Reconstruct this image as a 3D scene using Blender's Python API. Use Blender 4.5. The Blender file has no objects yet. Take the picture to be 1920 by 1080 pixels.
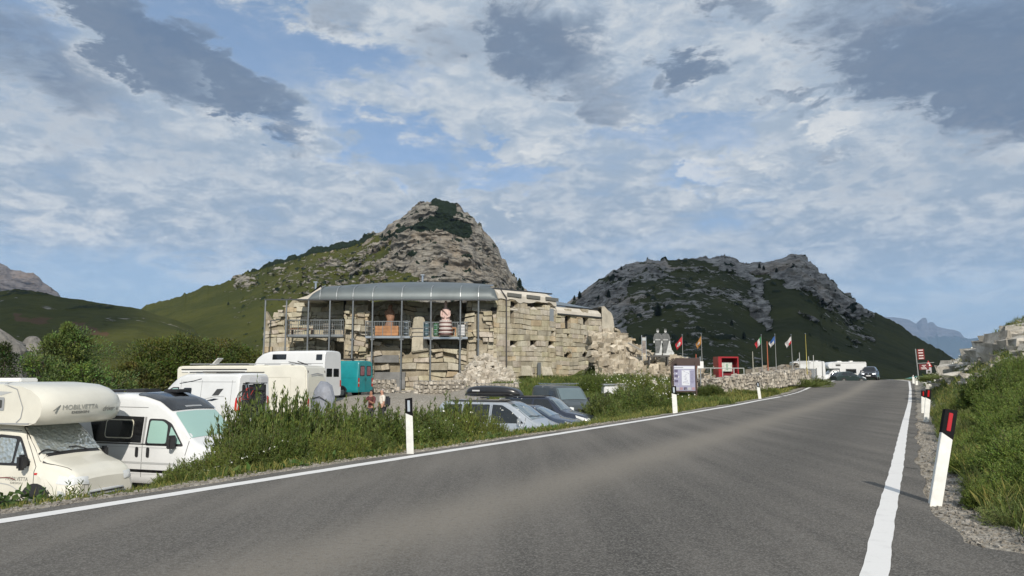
import bpy, bmesh, math, random
import numpy as np
from mathutils import Vector, Matrix
from mathutils.bvhtree import BVHTree
# ---------------------------------------------------------------- scene, camera, sky, sun, exposure
S = bpy.context.scene
COL = S.collection
FPX = 1400.0; PITCH = math.atan(166 / FPX); CAMZ = 1.45
cd = bpy.data.cameras.new("camera"); cam = bpy.data.objects.new("camera", cd); COL.objects.link(cam)
cd.sensor_width = 36; cd.lens = FPX / 1920 * 36; cd.clip_start = 0.05; cd.clip_end = 60000
cam.location = (0, 0, CAMZ); cam.rotation_euler = (math.pi / 2 + PITCH, 0, 0); S.camera = cam
S.view_settings.view_transform = 'Standard'; S.view_settings.look = 'None'
S.view_settings.exposure = 0.05; S.view_settings.gamma = 1
SUN_EL = math.radians(31.5); SUN_AZ = math.radians(180 - 7)
SD = Vector((math.sin(SUN_AZ) * math.cos(SUN_EL), math.cos(SUN_AZ) * math.cos(SUN_EL), math.sin(SUN_EL)))
sl = bpy.data.lights.new("sun", 'SUN'); sl.energy = 4.4; sl.angle = math.radians(0.55); sl.color = (1, .93, .83)
sun = bpy.data.objects.new("sun", sl); COL.objects.link(sun); sun.rotation_euler = SD.to_track_quat('Z', 'Y').to_euler()
W_ = bpy.data.worlds.new("World"); S.world = W_; W_.use_nodes = True

class NT:
    """tiny node-building helper"""
    def __init__(s, tree): s.t = tree; s.n = tree.nodes; s.l = tree.links
    def new(s, typ, **kw):
        nd = s.n.new(typ)
        for k, v in kw.items(): setattr(nd, k, v)
        return nd
    def put(s, sock, v):
        if isinstance(v, bpy.types.NodeSocket): s.l.new(v, sock)
        elif v is not None:
            if hasattr(sock.default_value, '__len__') and isinstance(v, (tuple, list)) and len(sock.default_value) == 4 and len(v) == 3: v = (*v, 1)
            sock.default_value = v
    def m(s, op, a, b=None, c=None, clamp=False):
        nd = s.new('ShaderNodeMath', operation=op, use_clamp=clamp)
        s.put(nd.inputs[0], a); s.put(nd.inputs[1], b)
        if c is not None: s.put(nd.inputs[2], c)
        return nd.outputs[0]
    def mix(s, f, a, b, mode='MIX'):
        nd = s.new('ShaderNodeMix', data_type='RGBA', blend_type=mode)
        s.put(nd.inputs[0], f); s.put(nd.inputs[6], a); s.put(nd.inputs[7], b); return nd.outputs[2]
    def noise(s, vec, scale, detail=4, rough=.55, dist=0.0):
        nd = s.new('ShaderNodeTexNoise'); s.put(nd.inputs['Vector'], vec)
        nd.inputs['Scale'].default_value = scale; nd.inputs['Detail'].default_value = detail
        nd.inputs['Roughness'].default_value = rough; nd.inputs['Distortion'].default_value = dist; return nd.outputs[0]
    def ramp(s, f, lo, hi, a=0.0, b=1.0):
        nd = s.new('ShaderNodeMapRange', interpolation_type='SMOOTHSTEP'); s.put(nd.inputs[0], f)
        for i, v in enumerate((lo, hi, a, b)): s.put(nd.inputs[i + 1], v)
        return nd.outputs[0]
    def comb(s, x, y, z):
        nd = s.new('ShaderNodeCombineXYZ'); s.put(nd.inputs[0], x); s.put(nd.inputs[1], y); s.put(nd.inputs[2], z); return nd.outputs[0]

def build_sky():
    g = NT(W_.node_tree); g.n.clear()
    out = g.new('ShaderNodeOutputWorld'); bg = g.new('ShaderNodeBackground')
    sky = g.new('ShaderNodeTexSky', sky_type='NISHITA'); sky.sun_disc = False
    sky.sun_elevation = SUN_EL; sky.sun_rotation = SUN_AZ; sky.altitude = 2200; sky.air_density = 1.0; sky.dust_density = 1.2
    tc = g.new('ShaderNodeTexCoord'); sp = g.new('ShaderNodeSeparateXYZ'); g.l.new(tc.outputs['Generated'], sp.inputs[0])
    x, y, z = sp.outputs
    az = g.m('MULTIPLY', g.m('ARCTAN2', x, y), 57.29578)      # degrees to the right of north
    el = g.m('MULTIPLY', g.m('ARCSINE', z), 57.29578)
    zc = g.m('ADD', g.m('MAXIMUM', z, 0.0), 0.16)
    pv = g.comb(g.m('DIVIDE', x, zc), g.m('DIVIDE', y, zc), 0.0)   # the cloud sheet seen in perspective
    dv = g.comb(az, g.m('MULTIPLY', el, 2.3), 0.0)
    n1 = g.noise(pv, 1.1, 7, .6, .3)
    n2 = g.noise(pv, 3.0, 8, .6, .6)
    n3 = g.noise(dv, .065, 9, .62, .45)
    n4 = g.noise(dv, .20, 8, .66, .3)
    n5 = g.noise(dv, .55, 9, .68, .5); n6 = g.noise(pv, 7.5, 8, .68, .8)
    nb = g.m('ADD', g.m('MULTIPLY', n1, .45), g.m('ADD', g.m('MULTIPLY', n3, .35), g.m('MULTIPLY', n4, .20)))
    cover = g.ramp(nb, .27, .50)
    # high blue holes
    wx = g.m('ADD', az, g.m('MULTIPLY', g.m('SUBTRACT', n3, .5), 22))
    wy = g.m('ADD', el, g.m('MULTIPLY', g.m('SUBTRACT', n4, .5), 11))
    wx2 = g.m('ADD', az, g.m('ADD', g.m('MULTIPLY', g.m('SUBTRACT', n4, .5), 11), g.m('MULTIPLY', g.m('SUBTRACT', n5, .5), 6)))
    wy2 = g.m('ADD', el, g.m('ADD', g.m('MULTIPLY', g.m('SUBTRACT', n2, .5), 5), g.m('MULTIPLY', g.m('SUBTRACT', n6, .5), 5)))
    def blob(px, py, rx, ry, rot, amp, soft=True):
        a, e = azel(px, py); c, s_ = math.cos(math.radians(rot)), math.sin(math.radians(rot))
        ux, uy = (wx, wy) if soft else (wx2, wy2)
        dx = g.m('SUBTRACT', ux, a); dy = g.m('SUBTRACT', uy, e)
        u = g.m('DIVIDE', g.m('ADD', g.m('MULTIPLY', dx, c), g.m('MULTIPLY', dy, s_)), rx)
        v = g.m('DIVIDE', g.m('SUBTRACT', g.m('MULTIPLY', dy, c), g.m('MULTIPLY', dx, s_)), ry)
        d = g.m('ADD', g.m('MULTIPLY', u, u), g.m('MULTIPLY', v, v))
        return g.m('MULTIPLY', g.ramp(d, 2.3, .1), amp)
    def total(lst):
        r = None
        for b in lst:
            o = blob(*b); r = o if r is None else g.m('MAXIMUM', r, o)
        return r
    blue = total([(430, 60, 7, 2.2, -20, .9), (600, 90, 6, 1.6, -8, .9), (740, 265, 5, 1.8, -20, .85), (520, 232, 1.6, .7, 0, .9, False),
                  (20, 40, 4, 1.6, -20, .7), (930, 320, 3.0, 1.0, 0, .7), (1290, 245, 6, 1.0, 0, .5), (1300, 340, 2, .8, 0, .6, False), (60, 560, 14, 3.2, 0, .45), (330, 560, 12, 2.4, 0, .45)])
    dark = total([(230, 60, 6.5, 1.9, -36, .95, False), (400, 140, 7.5, 1.5, -28, 1.0, False), (360, 165, 6, 1.1, -12, .8, False), (60, 110, 6.5, 2.3, -22, .75, False),
                  (150, 215, 9, 2.0, -8, .38), (280, 250, 7, 1.3, -8, .4), (620, 20, 3.6, 1.4, -5, .6, False),
                  (1010, 90, 5.2, 3.2, -10, .95, False), (860, 80, 4.0, 1.5, 8, .6, False), (1100, 170, 4.2, 1.6, -20, .7, False), (1280, 125, 2.9, .8, -2, .9, False), (1260, 160, 1.6, .6, 8, .7, False),
                  (1500, 182, 2.6, .5, 8, .65, False), (1580, 160, 4.0, .6, 6, .7, False), (1385, 15, 2.3, 1.1, 0, .75, False), (1640, 25, 7, 1.8, -6, .75, False), (1800, 100, 8, 3.2, -8, 1.0, False),
                  (1890, 170, 4.8, 3.0, 15, 1.0, False), (1700, 120, 4, 1.5, 0, .6, False), (1545, 285, 1.8, .5, -8, .55, False), (1010, 340, 4.5, 2.2, 0, .28), (1750, 300, 9, 1.8, 0, .35)])
    lite = total([(1560, 225, 2.4, 1.0, 0, .9, False), (1500, 315, 3.4, 1.1, 0, .5, False), (1330, 335, 2.0, 1.0, 0, .8, False), (1050, 285, 1.9, .8, 0, .6, False), (950, 415, 1.6, .9, 0, .8),
                  (1720, 30, 1.3, 1.0, 30, .8, False), (1880, 235, 3.0, .8, 15, .9, False), (1640, 95, 2.6, .8, 20, .5, False), (600, 240, 3.2, 1.2, 0, .5), (200, 400, 7, .9, -8, .5), (20, 370, 3, 1.4, -30, .5), (90, 65, 5, .9, -20, .4),
                  (1340, 410, 1.6, .9, 0, .4, False), (1440, 330, .9, .7, 0, .6, False), (350, 110, 2.5, .7, -12, .5, False)])
    fr = g.m('ADD', g.m('MULTIPLY', g.m('SUBTRACT', n4, .5), 1.5), g.m('ADD', g.m('MULTIPLY', g.m('SUBTRACT', n5, .5), 1.2), g.m('MULTIPLY', g.m('SUBTRACT', n3, .5), .8)))
    core = g.m('ADD', dark, g.m('MULTIPLY', fr, .55)); dark = g.ramp(core, .22, .95)
    lite = g.ramp(g.m('ADD', lite, g.m('MULTIPLY', fr, .7)), .35, .95)
    skyc = g.mix(1.0, sky.outputs[0], (1.15, 1.3, 1.42), 'MULTIPLY')
    skyc = g.mix(.35, skyc, (3.2, 4.5, 6.0))
    skyc = g.mix(g.ramp(el, 14, 0, 0, .6), skyc, (3.3, 4.3, 5.5))
    hz = g.ramp(el, 5, 26)
    base = g.mix(hz, (3.3, 4.2, 5.3), (4.6, 5.4, 6.3))
    base = g.mix(g.m('MULTIPLY', g.ramp(g.m('ADD', g.m('MULTIPLY', n4, .6), g.m('MULTIPLY', n5, .4)), .42, .61), .88), base, (7.1, 7.4, 7.6))
    base = g.mix(g.m('MULTIPLY', g.ramp(g.m('ADD', g.m('MULTIPLY', n6, .55), g.m('MULTIPLY', n5, .45)), .50, .36), .3), base, (3.3, 4.1, 5.1))
    base = g.mix(g.m('MULTIPLY', g.ramp(n3, .47, .33), .5), base, (3.2, 4.0, 5.0))
    cf = g.m('MULTIPLY', cover, g.m('SUBTRACT', 1.0, blue), clamp=True)
    cf = g.m('MULTIPLY', cf, g.ramp(el, 2, 12, .35, .95))
    c = g.mix(cf, skyc, base)
    c = g.mix(g.m('MULTIPLY', lite, .6), c, (8.6, 8.6, 8.4))
    c = g.mix(g.m('MULTIPLY', dark, .88), c, g.mix(g.ramp(g.m('ADD', core, g.m('MULTIPLY', n6, .9)), .75, 1.45), (2.9, 3.55, 4.5), (1.35, 1.95, 2.95)))
    g.l.new(c, bg.inputs[0]); bg.inputs[1].default_value = 0.095
    g.l.new(bg.outputs[0], out.inputs[0])

def ray(px, py):
    a = (px - 960) / FPX; b = (540 - py) / FPX
    return Vector((a, math.cos(PITCH) - b * math.sin(PITCH), math.sin(PITCH) + b * math.cos(PITCH)))
def azel(px, py):
    d = ray(px, py).normalized(); return math.degrees(math.atan2(d.x, d.y)), math.degrees(math.asin(d.z))
def P(px, py, Y):
    d = ray(px, py); t = Y / d.y; return Vector((d.x * t, Y, CAMZ + d.z * t))
def PX(px, Y, py=700): return P(px, py, Y).x
def PZ(py, Y, px=960): return P(px, py, Y).z
def proj(X, Y, Z):
    z = Z - CAMZ; c, s = math.cos(PITCH), math.sin(PITCH)
    d = Y * c + z * s; u = -Y * s + z * c
    return 960 + FPX * X / d, 540 - FPX * u / d
build_sky()

# ---------------------------------------------------------------- numpy noise
def _h(i, j, k, seed):
    n = (i.astype(np.int64) * 374761393 + j.astype(np.int64) * 668265263 + k.astype(np.int64) * 2147483647 + seed * 1274126177) & 0xffffffff
    n = ((n ^ (n >> 13)) * 1274126177) & 0xffffffff
    n = ((n ^ (n >> 16)) * 2246822519) & 0xffffffff
    return ((n ^ (n >> 15)) & 0xffff) / 65535.0
def vn(x, y, z=0.0, seed=0):
    x, y, z = np.broadcast_arrays(np.asarray(x, float), np.asarray(y, float), np.asarray(z, float))
    i, j, k = np.floor(x), np.floor(y), np.floor(z); f, g, h = x - i, y - j, z - k
    f = f * f * (3 - 2 * f); g = g * g * (3 - 2 * g); h = h * h * (3 - 2 * h); r = 0
    for a in (0, 1):
        for b in (0, 1):
            for c in (0, 1):
                r = r + _h(i + a, j + b, k + c, seed) * (f if a else 1 - f) * (g if b else 1 - g) * (h if c else 1 - h)
    return r
def fbm(x, y, z=0.0, o=5, seed=0, gain=.5):
    r = 0; a = 1; t = 0
    for q in range(o):
        r = r + a * vn(x * 2 ** q + 7.3 * q, y * 2 ** q + 3.1 * q, np.asarray(z) * 2 ** q + 1.7 * q, seed + q); t += a; a *= gain
    return r / t
def ridged(x, y, z=0.0, o=5, seed=0):
    r = 0; a = 1; t = 0
    for q in range(o):
        r = r + a * (1 - np.abs(2 * vn(x * 2 ** q + 5.3 * q, y * 2 ** q + 1.1 * q, np.asarray(z) * 2 ** q, seed + q) - 1)) ** 1.6; t += a; a *= .52
    return r / t
def sstep(x, a, b):
    t = np.clip((x - a) / (b - a), 0, 1); return t * t * (3 - 2 * t)
def inpoly(x, y, poly):
    r = np.zeros(x.shape, bool); n = len(poly)
    for q in range(n):
        x1, y1 = poly[q]; x2, y2 = poly[(q + 1) % n]
        if y1 == y2: continue
        c = ((y1 > y) != (y2 > y)) & (x < (x2 - x1) * (y - y1) / (y2 - y1) + x1); r ^= c
    return r

# ---------------------------------------------------------------- materials
MATS = {}
def lin(*c): return tuple((v / 255) ** 2.2 for v in c)
def mat(name, col, rough=.6, metal=0.0, var=0.0, vscale=3.0, bump=0.0, bscale=20.0, coat=0.0, spec=.5, tint=False, trans=0.0, emit=0.0, alpha=1.0):
    if name in MATS: return MATS[name]
    m = bpy.data.materials.new(name); m.use_nodes = True; g = NT(m.node_tree)
    b = g.n['Principled BSDF']; b.inputs['Roughness'].default_value = rough; b.inputs['Metallic'].default_value = metal
    b.inputs['Coat Weight'].default_value = coat; b.inputs['Specular IOR Level'].default_value = spec
    b.inputs['Base Color'].default_value = (*col, 1); c = None
    geo = g.new('ShaderNodeTexCoord')
    if var:
        n = g.noise(geo.outputs['Object'], vscale, 6, .6)
        c = g.mix(g.ramp(n, .3, .7), tuple(v * (1 - var) for v in col), tuple(min(1, v * (1 + var)) for v in col))
    if tint:
        at = g.new('ShaderNodeAttribute', attribute_name='tint')
        c = g.mix(1.0, c if c is not None else col, at.outputs['Color'], 'MULTIPLY')
    if c is not None: g.l.new(c, b.inputs['Base Color'])
    if bump:
        n = g.noise(geo.outputs['Object'], bscale, 5, .65)
        bp = g.new('ShaderNodeBump'); bp.inputs['Strength'].default_value = bump; bp.inputs['Distance'].default_value = .03
        g.l.new(n, bp.inputs['Height']); g.l.new(bp.outputs[0], b.inputs['Normal'])
    if trans:
        tr = g.new('ShaderNodeBsdfTranslucent'); mx = g.new('ShaderNodeMixShader'); mx.inputs[0].default_value = trans
        g.put(tr.inputs[0], c if c is not None else col)
        g.l.new(b.outputs[0], mx.inputs[1]); g.l.new(tr.outputs[0], mx.inputs[2]); g.l.new(mx.outputs[0], g.n['Material Output'].inputs[0])
    if alpha < 1: b.inputs['Alpha'].default_value = alpha
    if emit: b.inputs['Emission Color'].default_value = (*col, 1); b.inputs['Emission Strength'].default_value = emit
    MATS[name] = m; return m

# ---------------------------------------------------------------- mesh collector
class MB:
    def __init__(s): s.v = []; s.f = []; s.t = []; s.mi = []; s.cur = 0; s.tint = (1, 1, 1)
    def add(s, vs, fs):
        o = len(s.v); s.v += [tuple(p) for p in vs]; s.t += [s.tint] * len(vs)
        s.f += [tuple(i + o for i in f) for f in fs]; s.mi += [s.cur] * len(fs); return s
    def box(s, c, d, rz=0.0, taper=1.0, M=None):
        x, y, z = d[0] / 2, d[1] / 2, d[2] / 2
        vs = [(-x, -y, -z), (x, -y, -z), (x, y, -z), (-x, y, -z), (-x * taper, -y * taper, z), (x * taper, -y * taper, z), (x * taper, y * taper, z), (-x * taper, y * taper, z)]
        R = M or Matrix.Rotation(rz, 3, 'Z'); c = Vector(c)
        return s.add([R @ Vector(p) + c for p in vs], [(0, 3, 2, 1), (4, 5, 6, 7), (0, 1, 5, 4), (1, 2, 6, 5), (2, 3, 7, 6), (3, 0, 4, 7)])
    def bar(s, a, b, w, h=None, n=4, r2=None):
        a, b = Vector(a), Vector(b); h = h or w; d = (b - a); L = d.length
        if L < 1e-6: return s
        q = d.to_track_quat('Z', 'Y'); k = (r2 / w) if r2 is not None else 1; vs = []
        off = math.pi / 4 if n == 4 else 0; sc = math.sqrt(2) if n == 4 else 1
        for zz, kk in ((0, 1), (L, k)):
            for i in range(n):
                t = 2 * math.pi * i / n + off
                vs.append(a + q @ Vector((math.cos(t) * w / 2 * sc * kk, math.sin(t) * h / 2 * sc * kk, zz)))
        fs = [(i, (i + 1) % n, n + (i + 1) % n, n + i) for i in range(n)] + [tuple(range(n - 1, -1, -1)), tuple(range(n, 2 * n))]
        return s.add(vs, fs)
    def path(s, pts, w, n=6):
        for a, b in zip(pts, pts[1:]): s.bar(a, b, w, n=n)
        return s
    def prism(s, poly, a, b, ax='y'):
        """extrude a 2-D polygon between a and b along ax"""
        mk = {'y': lambda p, t: (p[0], t, p[1]), 'x': lambda p, t: (t, p[0], p[1]), 'z': lambda p, t: (p[0], p[1], t)}[ax]
        n = len(poly); return s.add([mk(p, a) for p in poly] + [mk(p, b) for p in poly],
            [tuple(range(n)), tuple(range(2 * n - 1, n - 1, -1))] + [(i, i + n, (i + 1) % n + n, (i + 1) % n) for i in range(n)])
    def cyl(s, c, r, h, ax='y', n=16, r2=None):
        c = Vector(c); d = {'x': Vector((h / 2, 0, 0)), 'y': Vector((0, h / 2, 0)), 'z': Vector((0, 0, h / 2))}[ax]
        return s.bar(c - d, c + d, 2 * r, n=n, r2=None if r2 is None else 2 * r2)
    def grid(s, fn, nu, nv):
        vs = [fn(i / (nu - 1), j / (nv - 1)) for i in range(nu) for j in range(nv)]
        return s.add(vs, [(i * nv + j, (i + 1) * nv + j, (i + 1) * nv + j + 1, i * nv + j + 1) for i in range(nu - 1) for j in range(nv - 1)])
    def build(s, name, m, parent=None, loc=None, rz=None, bevel=0.0, seg=2, smooth=True, ang=35, fix=True):
        me = bpy.data.meshes.new(name); me.from_pydata(s.v, [], s.f)
        for q in (m if isinstance(m, (list, tuple)) else [m]): me.materials.append(q)
        if s.v:
            at = me.color_attributes.new('tint', 'FLOAT_COLOR', 'POINT')
            at.data.foreach_set('color', np.hstack([np.array(s.t, float), np.ones((len(s.t), 1))]).ravel())
        me.polygons.foreach_set('material_index', s.mi)
        if fix or bevel:
            b = bmesh.new(); b.from_mesh(me)
            if fix: bmesh.ops.recalc_face_normals(b, faces=b.faces)
            if bevel:
                ed = [e for e in b.edges if len(e.link_faces) == 2 and e.calc_face_angle(0) > .4]
                bmesh.ops.bevel(b, geom=ed, offset=bevel, segments=seg, affect='EDGES', clamp_overlap=True)
            b.to_mesh(me); b.free()
        if smooth: me.shade_smooth(); me.set_sharp_from_angle(angle=math.radians(ang))
        return link(name, me, parent, loc, rz)
def link(name, me, parent=None, loc=None, rz=None):
    o = bpy.data.objects.new(name, me); COL.objects.link(o)
    if parent: o.parent = parent
    if loc is not None: o.location = loc
    if rz is not None: o.rotation_euler.z = rz
    return o
def tag(o, label=None, cat=None, group=None, kind=None):
    if label: o['label'] = label
    if cat: o['category'] = cat
    if group: o['group'] = group
    if kind: o['kind'] = kind
    return o
def thing(name, label, cat, loc=(0, 0, 0), rz=0, group=None):
    o = link(name, None, None, loc, rz); o.empty_display_size = .3; return tag(o, label, cat, group)
def npmesh(name, V, F, m, parent=None, tint=None, smooth=False, attrs=None):
    me = bpy.data.meshes.new(name); n = F.shape[1]
    me.vertices.add(len(V)); me.vertices.foreach_set('co', np.ascontiguousarray(V, np.float32).ravel())
    me.loops.add(F.size); me.loops.foreach_set('vertex_index', np.ascontiguousarray(F, np.int32).ravel())
    me.polygons.add(len(F)); me.polygons.foreach_set('loop_start', np.arange(0, F.size, n, dtype=np.int32))
    me.update(calc_edges=True)
    me.materials.append(m)
    al = dict(attrs or {})
    if tint is not None: al['tint'] = tint
    for k, c in al.items():
        at = me.color_attributes.new(k, 'FLOAT_COLOR', 'POINT'); at.data.foreach_set('color', np.hstack([c, np.ones((len(c), 1))]).astype(np.float32).ravel())
    if smooth: me.shade_smooth()
    else: me.shade_flat()
    return link(name, me, parent)
def gridfaces(nu, nv):
    i = np.arange(nu - 1)[:, None] * nv + np.arange(nv - 1)[None]
    return np.stack([i, i + nv, i + nv + 1, i + 1], -1).reshape(-1, 4)
def copy_tree(o, loc=None, rz=None, label=None, parent=None, scale=None):
    c = o.copy(); COL.objects.link(c); c.parent = parent
    if loc is not None: c.location = loc
    if rz is not None: c.rotation_euler.z = rz
    if scale is not None: c.scale = scale
    if label: c['label'] = label
    for ch in list(o.children): copy_tree(ch, parent=c)
    return c
# ---------------------------------------------------------------- road profile and ground height
_yc = np.array([-40, 38, 50, 60, 70, 80, 90, 98, 106, 120, 150, 200, 300, 9000.])
_zc = np.array([0, 0, .10, .26, .48, .72, .94, 1.05, 1.0, .5, -1.2, -4, -8, -8.])
def zr(Y):
    return np.interp(np.asarray(Y, float), _yc, _zc)
_yy = np.arange(-40, 9000, 1.0); _k = np.ones(7) / 7
_zs = np.convolve(np.pad(zr(_yy), 3, mode='edge'), _k, 'valid')
def zr(Y): return np.interp(np.asarray(Y, float), _yy, _zs)
def on_road(px, py):
    d = ray(px, py); lo, hi = 2.0, 99.0
    for _ in range(50):
        m = (lo + hi) / 2
        if CAMZ + d.z * m / d.y > zr(m): lo = m
        else: hi = m
    return (d.x * lo / d.y, lo)
def edgefn(pts, slope=.543):
    w = sorted([on_road(*p) for p in pts], key=lambda q: q[1]); xs = np.array([q[0] for q in w]); ys = np.array([q[1] for q in w])
    ys = np.concatenate([[-40], ys, [200, 9000]]); 
    xs = np.concatenate([[xs[0] - slope * (ys[1] + 40)], xs, [0, 0]]); xs[-2] = xs[-3] + .36 * (200 - ys[-3]); xs[-1] = xs[-2] + 200
    def f(Y): return np.interp(np.asarray(Y, float), ys, xs)
    return f
XL = edgefn([(0, 978), (400, 915), (768, 857), (1000, 821), (1240, 783), (1423, 751), (1473, 742), (1497, 735.5), (1517, 727), (1546, 718), (1566, 713.5)])
XR = edgefn([(1640, 1080), (1657, 984), (1681, 880), (1695, 804), (1706, 754), (1707, 730), (1705, 715)])
XE = edgefn([(1800, 1010), (1782, 984), (1745, 945), (1727, 905), (1722, 860), (1719, 805), (1718, 760), (1716, 735), (1714, 717)])
def XRe(Y):  # right asphalt edge: a wide apron where the camera stands
    Y = np.asarray(Y, float); return np.where(Y < 6.7, np.maximum(XE(6.7) + (6.7 - Y) * .9, 0), XE(Y)) + .05 * np.sin(Y * 1.3) + .03 * np.sin(Y * 3.7)
def XLe(Y): return XL(Y) - .48 - .05 * np.sin(np.asarray(Y) * 1.1) - .04 * np.sin(np.asarray(Y) * 2.9)
_cp = np.array([(-11, 17, -1.7), (-9, 15, -1.7), (-7, 19.5, -1.72), (-14, 26, -1.4), (-8, 25, -1.5), (-16, 34.5, -1.0), (-13, 40, -.85), (-10, 37, -.95), (-15, 46, -.12), (-12, 51, .12), (-1, 27, -1.3), (1.5, 31, -1.0), (5, 37, -.92),
    (-6, 36, -.85), (-7, 50, .15), (-6, 57, .35), (-1, 56, .75), (3, 62, 1.25), (9, 69, 2.2), (-12, 58, .3), (-20, 60, .2), (4, 50, .2), (9, 56, 1.3), (12, 60, 2.3), (15, 57, 1.3), (9, 46, -.3), (12, 47, -.15), (13, 52, .05), (20, 58, .4), (30, 75, .85), (36, 90, .95), (24, 70, .7), (18, 66, .9), (15, 75, 1.6),
    (-24, 24, -2.6), (-30, 45, -2.6), (-45, 70, -5), (-60, 110, -6), (-15, 90, -3), (10, 110, -2), (40, 130, -1.5), (-30, 150, -8), (30, 200, -8), (100, 220, -8), (-100, 60, -7), (-100, 0, -5), (-20, -10, -2.5), (-150, 250, -10), (-4, 8, -1.2), (-9, 2, -1.5), (60, 160, -3)])
def zpark(X, Y):
    X, Y = np.asarray(X, float), np.asarray(Y, float); num = 0; den = 0
    for cx, cy, cz in _cp:
        w = 1 / ((X - cx) ** 2 + (Y - cy) ** 2 + 1.5) ** 1.7; num = num + w * cz; den = den + w
    return num / den
def ground(X, Y):
    X, Y = np.asarray(X, float), np.asarray(Y, float); z0 = zr(Y); o = XLe(Y) - X; p = X - XRe(Y)
    zl = z0 - .03 - .05 * sstep(o, 0, 1)
    w = np.interp(Y, [0, 30, 45, 55, 9000], [3.2, 4.0, 4.0, 6, 10])
    bl = sstep(o, 1.0, 1.0 + w); zl = zl * (1 - bl) + (zpark(X, Y)) * bl
    k = np.interp(Y, [-10, 6, 14, 22, 32, 42, 60, 80, 100, 140, 200], [.12, .14, .18, .27, .55, .92, .8, .3, .05, -.03, -.06])
    pr = np.maximum(p - .45, 0)
    rise = k * 16 * (1 - np.exp(-pr / 16))
    zrt = z0 - .03 + rise + .12 * np.minimum(pr, 2) * (fbm(X * .8, Y * .8, seed=3) - .5)
    zrt = zrt + np.minimum(pr * .25, 1) * 1.1 * np.clip(k, 0, 1) * (ridged(X * .45, Y * .45, o=4, seed=9) - .45)
    z = np.where(o > 0, zl, np.where(p > 0, zrt, z0 - .03))
    far = np.clip((np.hypot(X, Y) - 5) / 60, 0, 1)
    amp = np.where(o > 0, np.clip(o - .6, 0, 1.5), np.where(p > 0, np.clip(p - .2, 0, 1), 0)) * .10
    return z + amp * (fbm(X * .6, Y * .6, seed=5) - .5) * (1 + 3 * far)
def G(x, y): return float(ground(np.array([x]), np.array([y]))[0])

def ground_material():
    m = bpy.data.materials.new('meadow_and_gravel'); m.use_nodes = True; g = NT(m.node_tree); b = g.n['Principled BSDF']
    tc = g.new('ShaderNodeTexCoord').outputs['Object']; at = g.new('ShaderNodeAttribute', attribute_name='cov')
    sp = g.new('ShaderNodeSeparateColor'); g.l.new(at.outputs['Color'], sp.inputs[0]); gr, rk, dry = sp.outputs
    n1 = g.noise(tc, .35, 6, .6); n2 = g.noise(tc, 4.5, 6, .7); n3 = g.noise(tc, 38, 3, .7)
    grass = g.mix(g.ramp(n1, .35, .65), (.055, .085, .018), (.095, .115, .03))
    grass = g.mix(g.ramp(n2, .4, .75), grass, (.13, .12, .045))
    vor = g.new('ShaderNodeTexVoronoi'); g.l.new(tc, vor.inputs['Vector']); vor.inputs['Scale'].default_value = 26
    vc = g.new('ShaderNodeSeparateColor'); g.l.new(vor.outputs['Color'], vc.inputs[0])
    grav = g.mix(vc.outputs[0], (.17, .155, .13), (.42, .39, .34)); grav = g.mix(g.ramp(n2, .45, .8), grav, (.2, .17, .12))
    rock = g.mix(g.ramp(n2, .3, .7), (.20, .19, .17), (.45, .43, .38)); rock = g.mix(g.ramp(g.noise(tc, 1.4, 7, .7, 1.0), .50, .56, 0, .75), rock, (.09, .088, .08))
    f1 = g.ramp(g.m('ADD', gr, g.m('MULTIPLY', g.m('SUBTRACT', n2, .5), .9)), .42, .58)
    f2 = g.ramp(g.m('ADD', rk, g.m('MULTIPLY', g.m('SUBTRACT', g.noise(tc, .9, 7, .65), .5), 1.6)), .45, .56)
    c = g.mix(f1, grass, grav); c = g.mix(f2, c, rock); g.l.new(c, b.inputs['Base Color']); b.inputs['Roughness'].default_value = .95; b.inputs['Specular IOR Level'].default_value = .2
    bp = g.new('ShaderNodeBump'); bp.inputs['Strength'].default_value = .7; bp.inputs['Distance'].default_value = .05
    g.l.new(g.m('ADD', g.m('ADD', n2, g.m('MULTIPLY', n3, .35)), g.m('MULTIPLY', vor.outputs['Distance'], .5)), bp.inputs['Height']); g.l.new(bp.outputs[0], b.inputs['Normal']); return m
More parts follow.
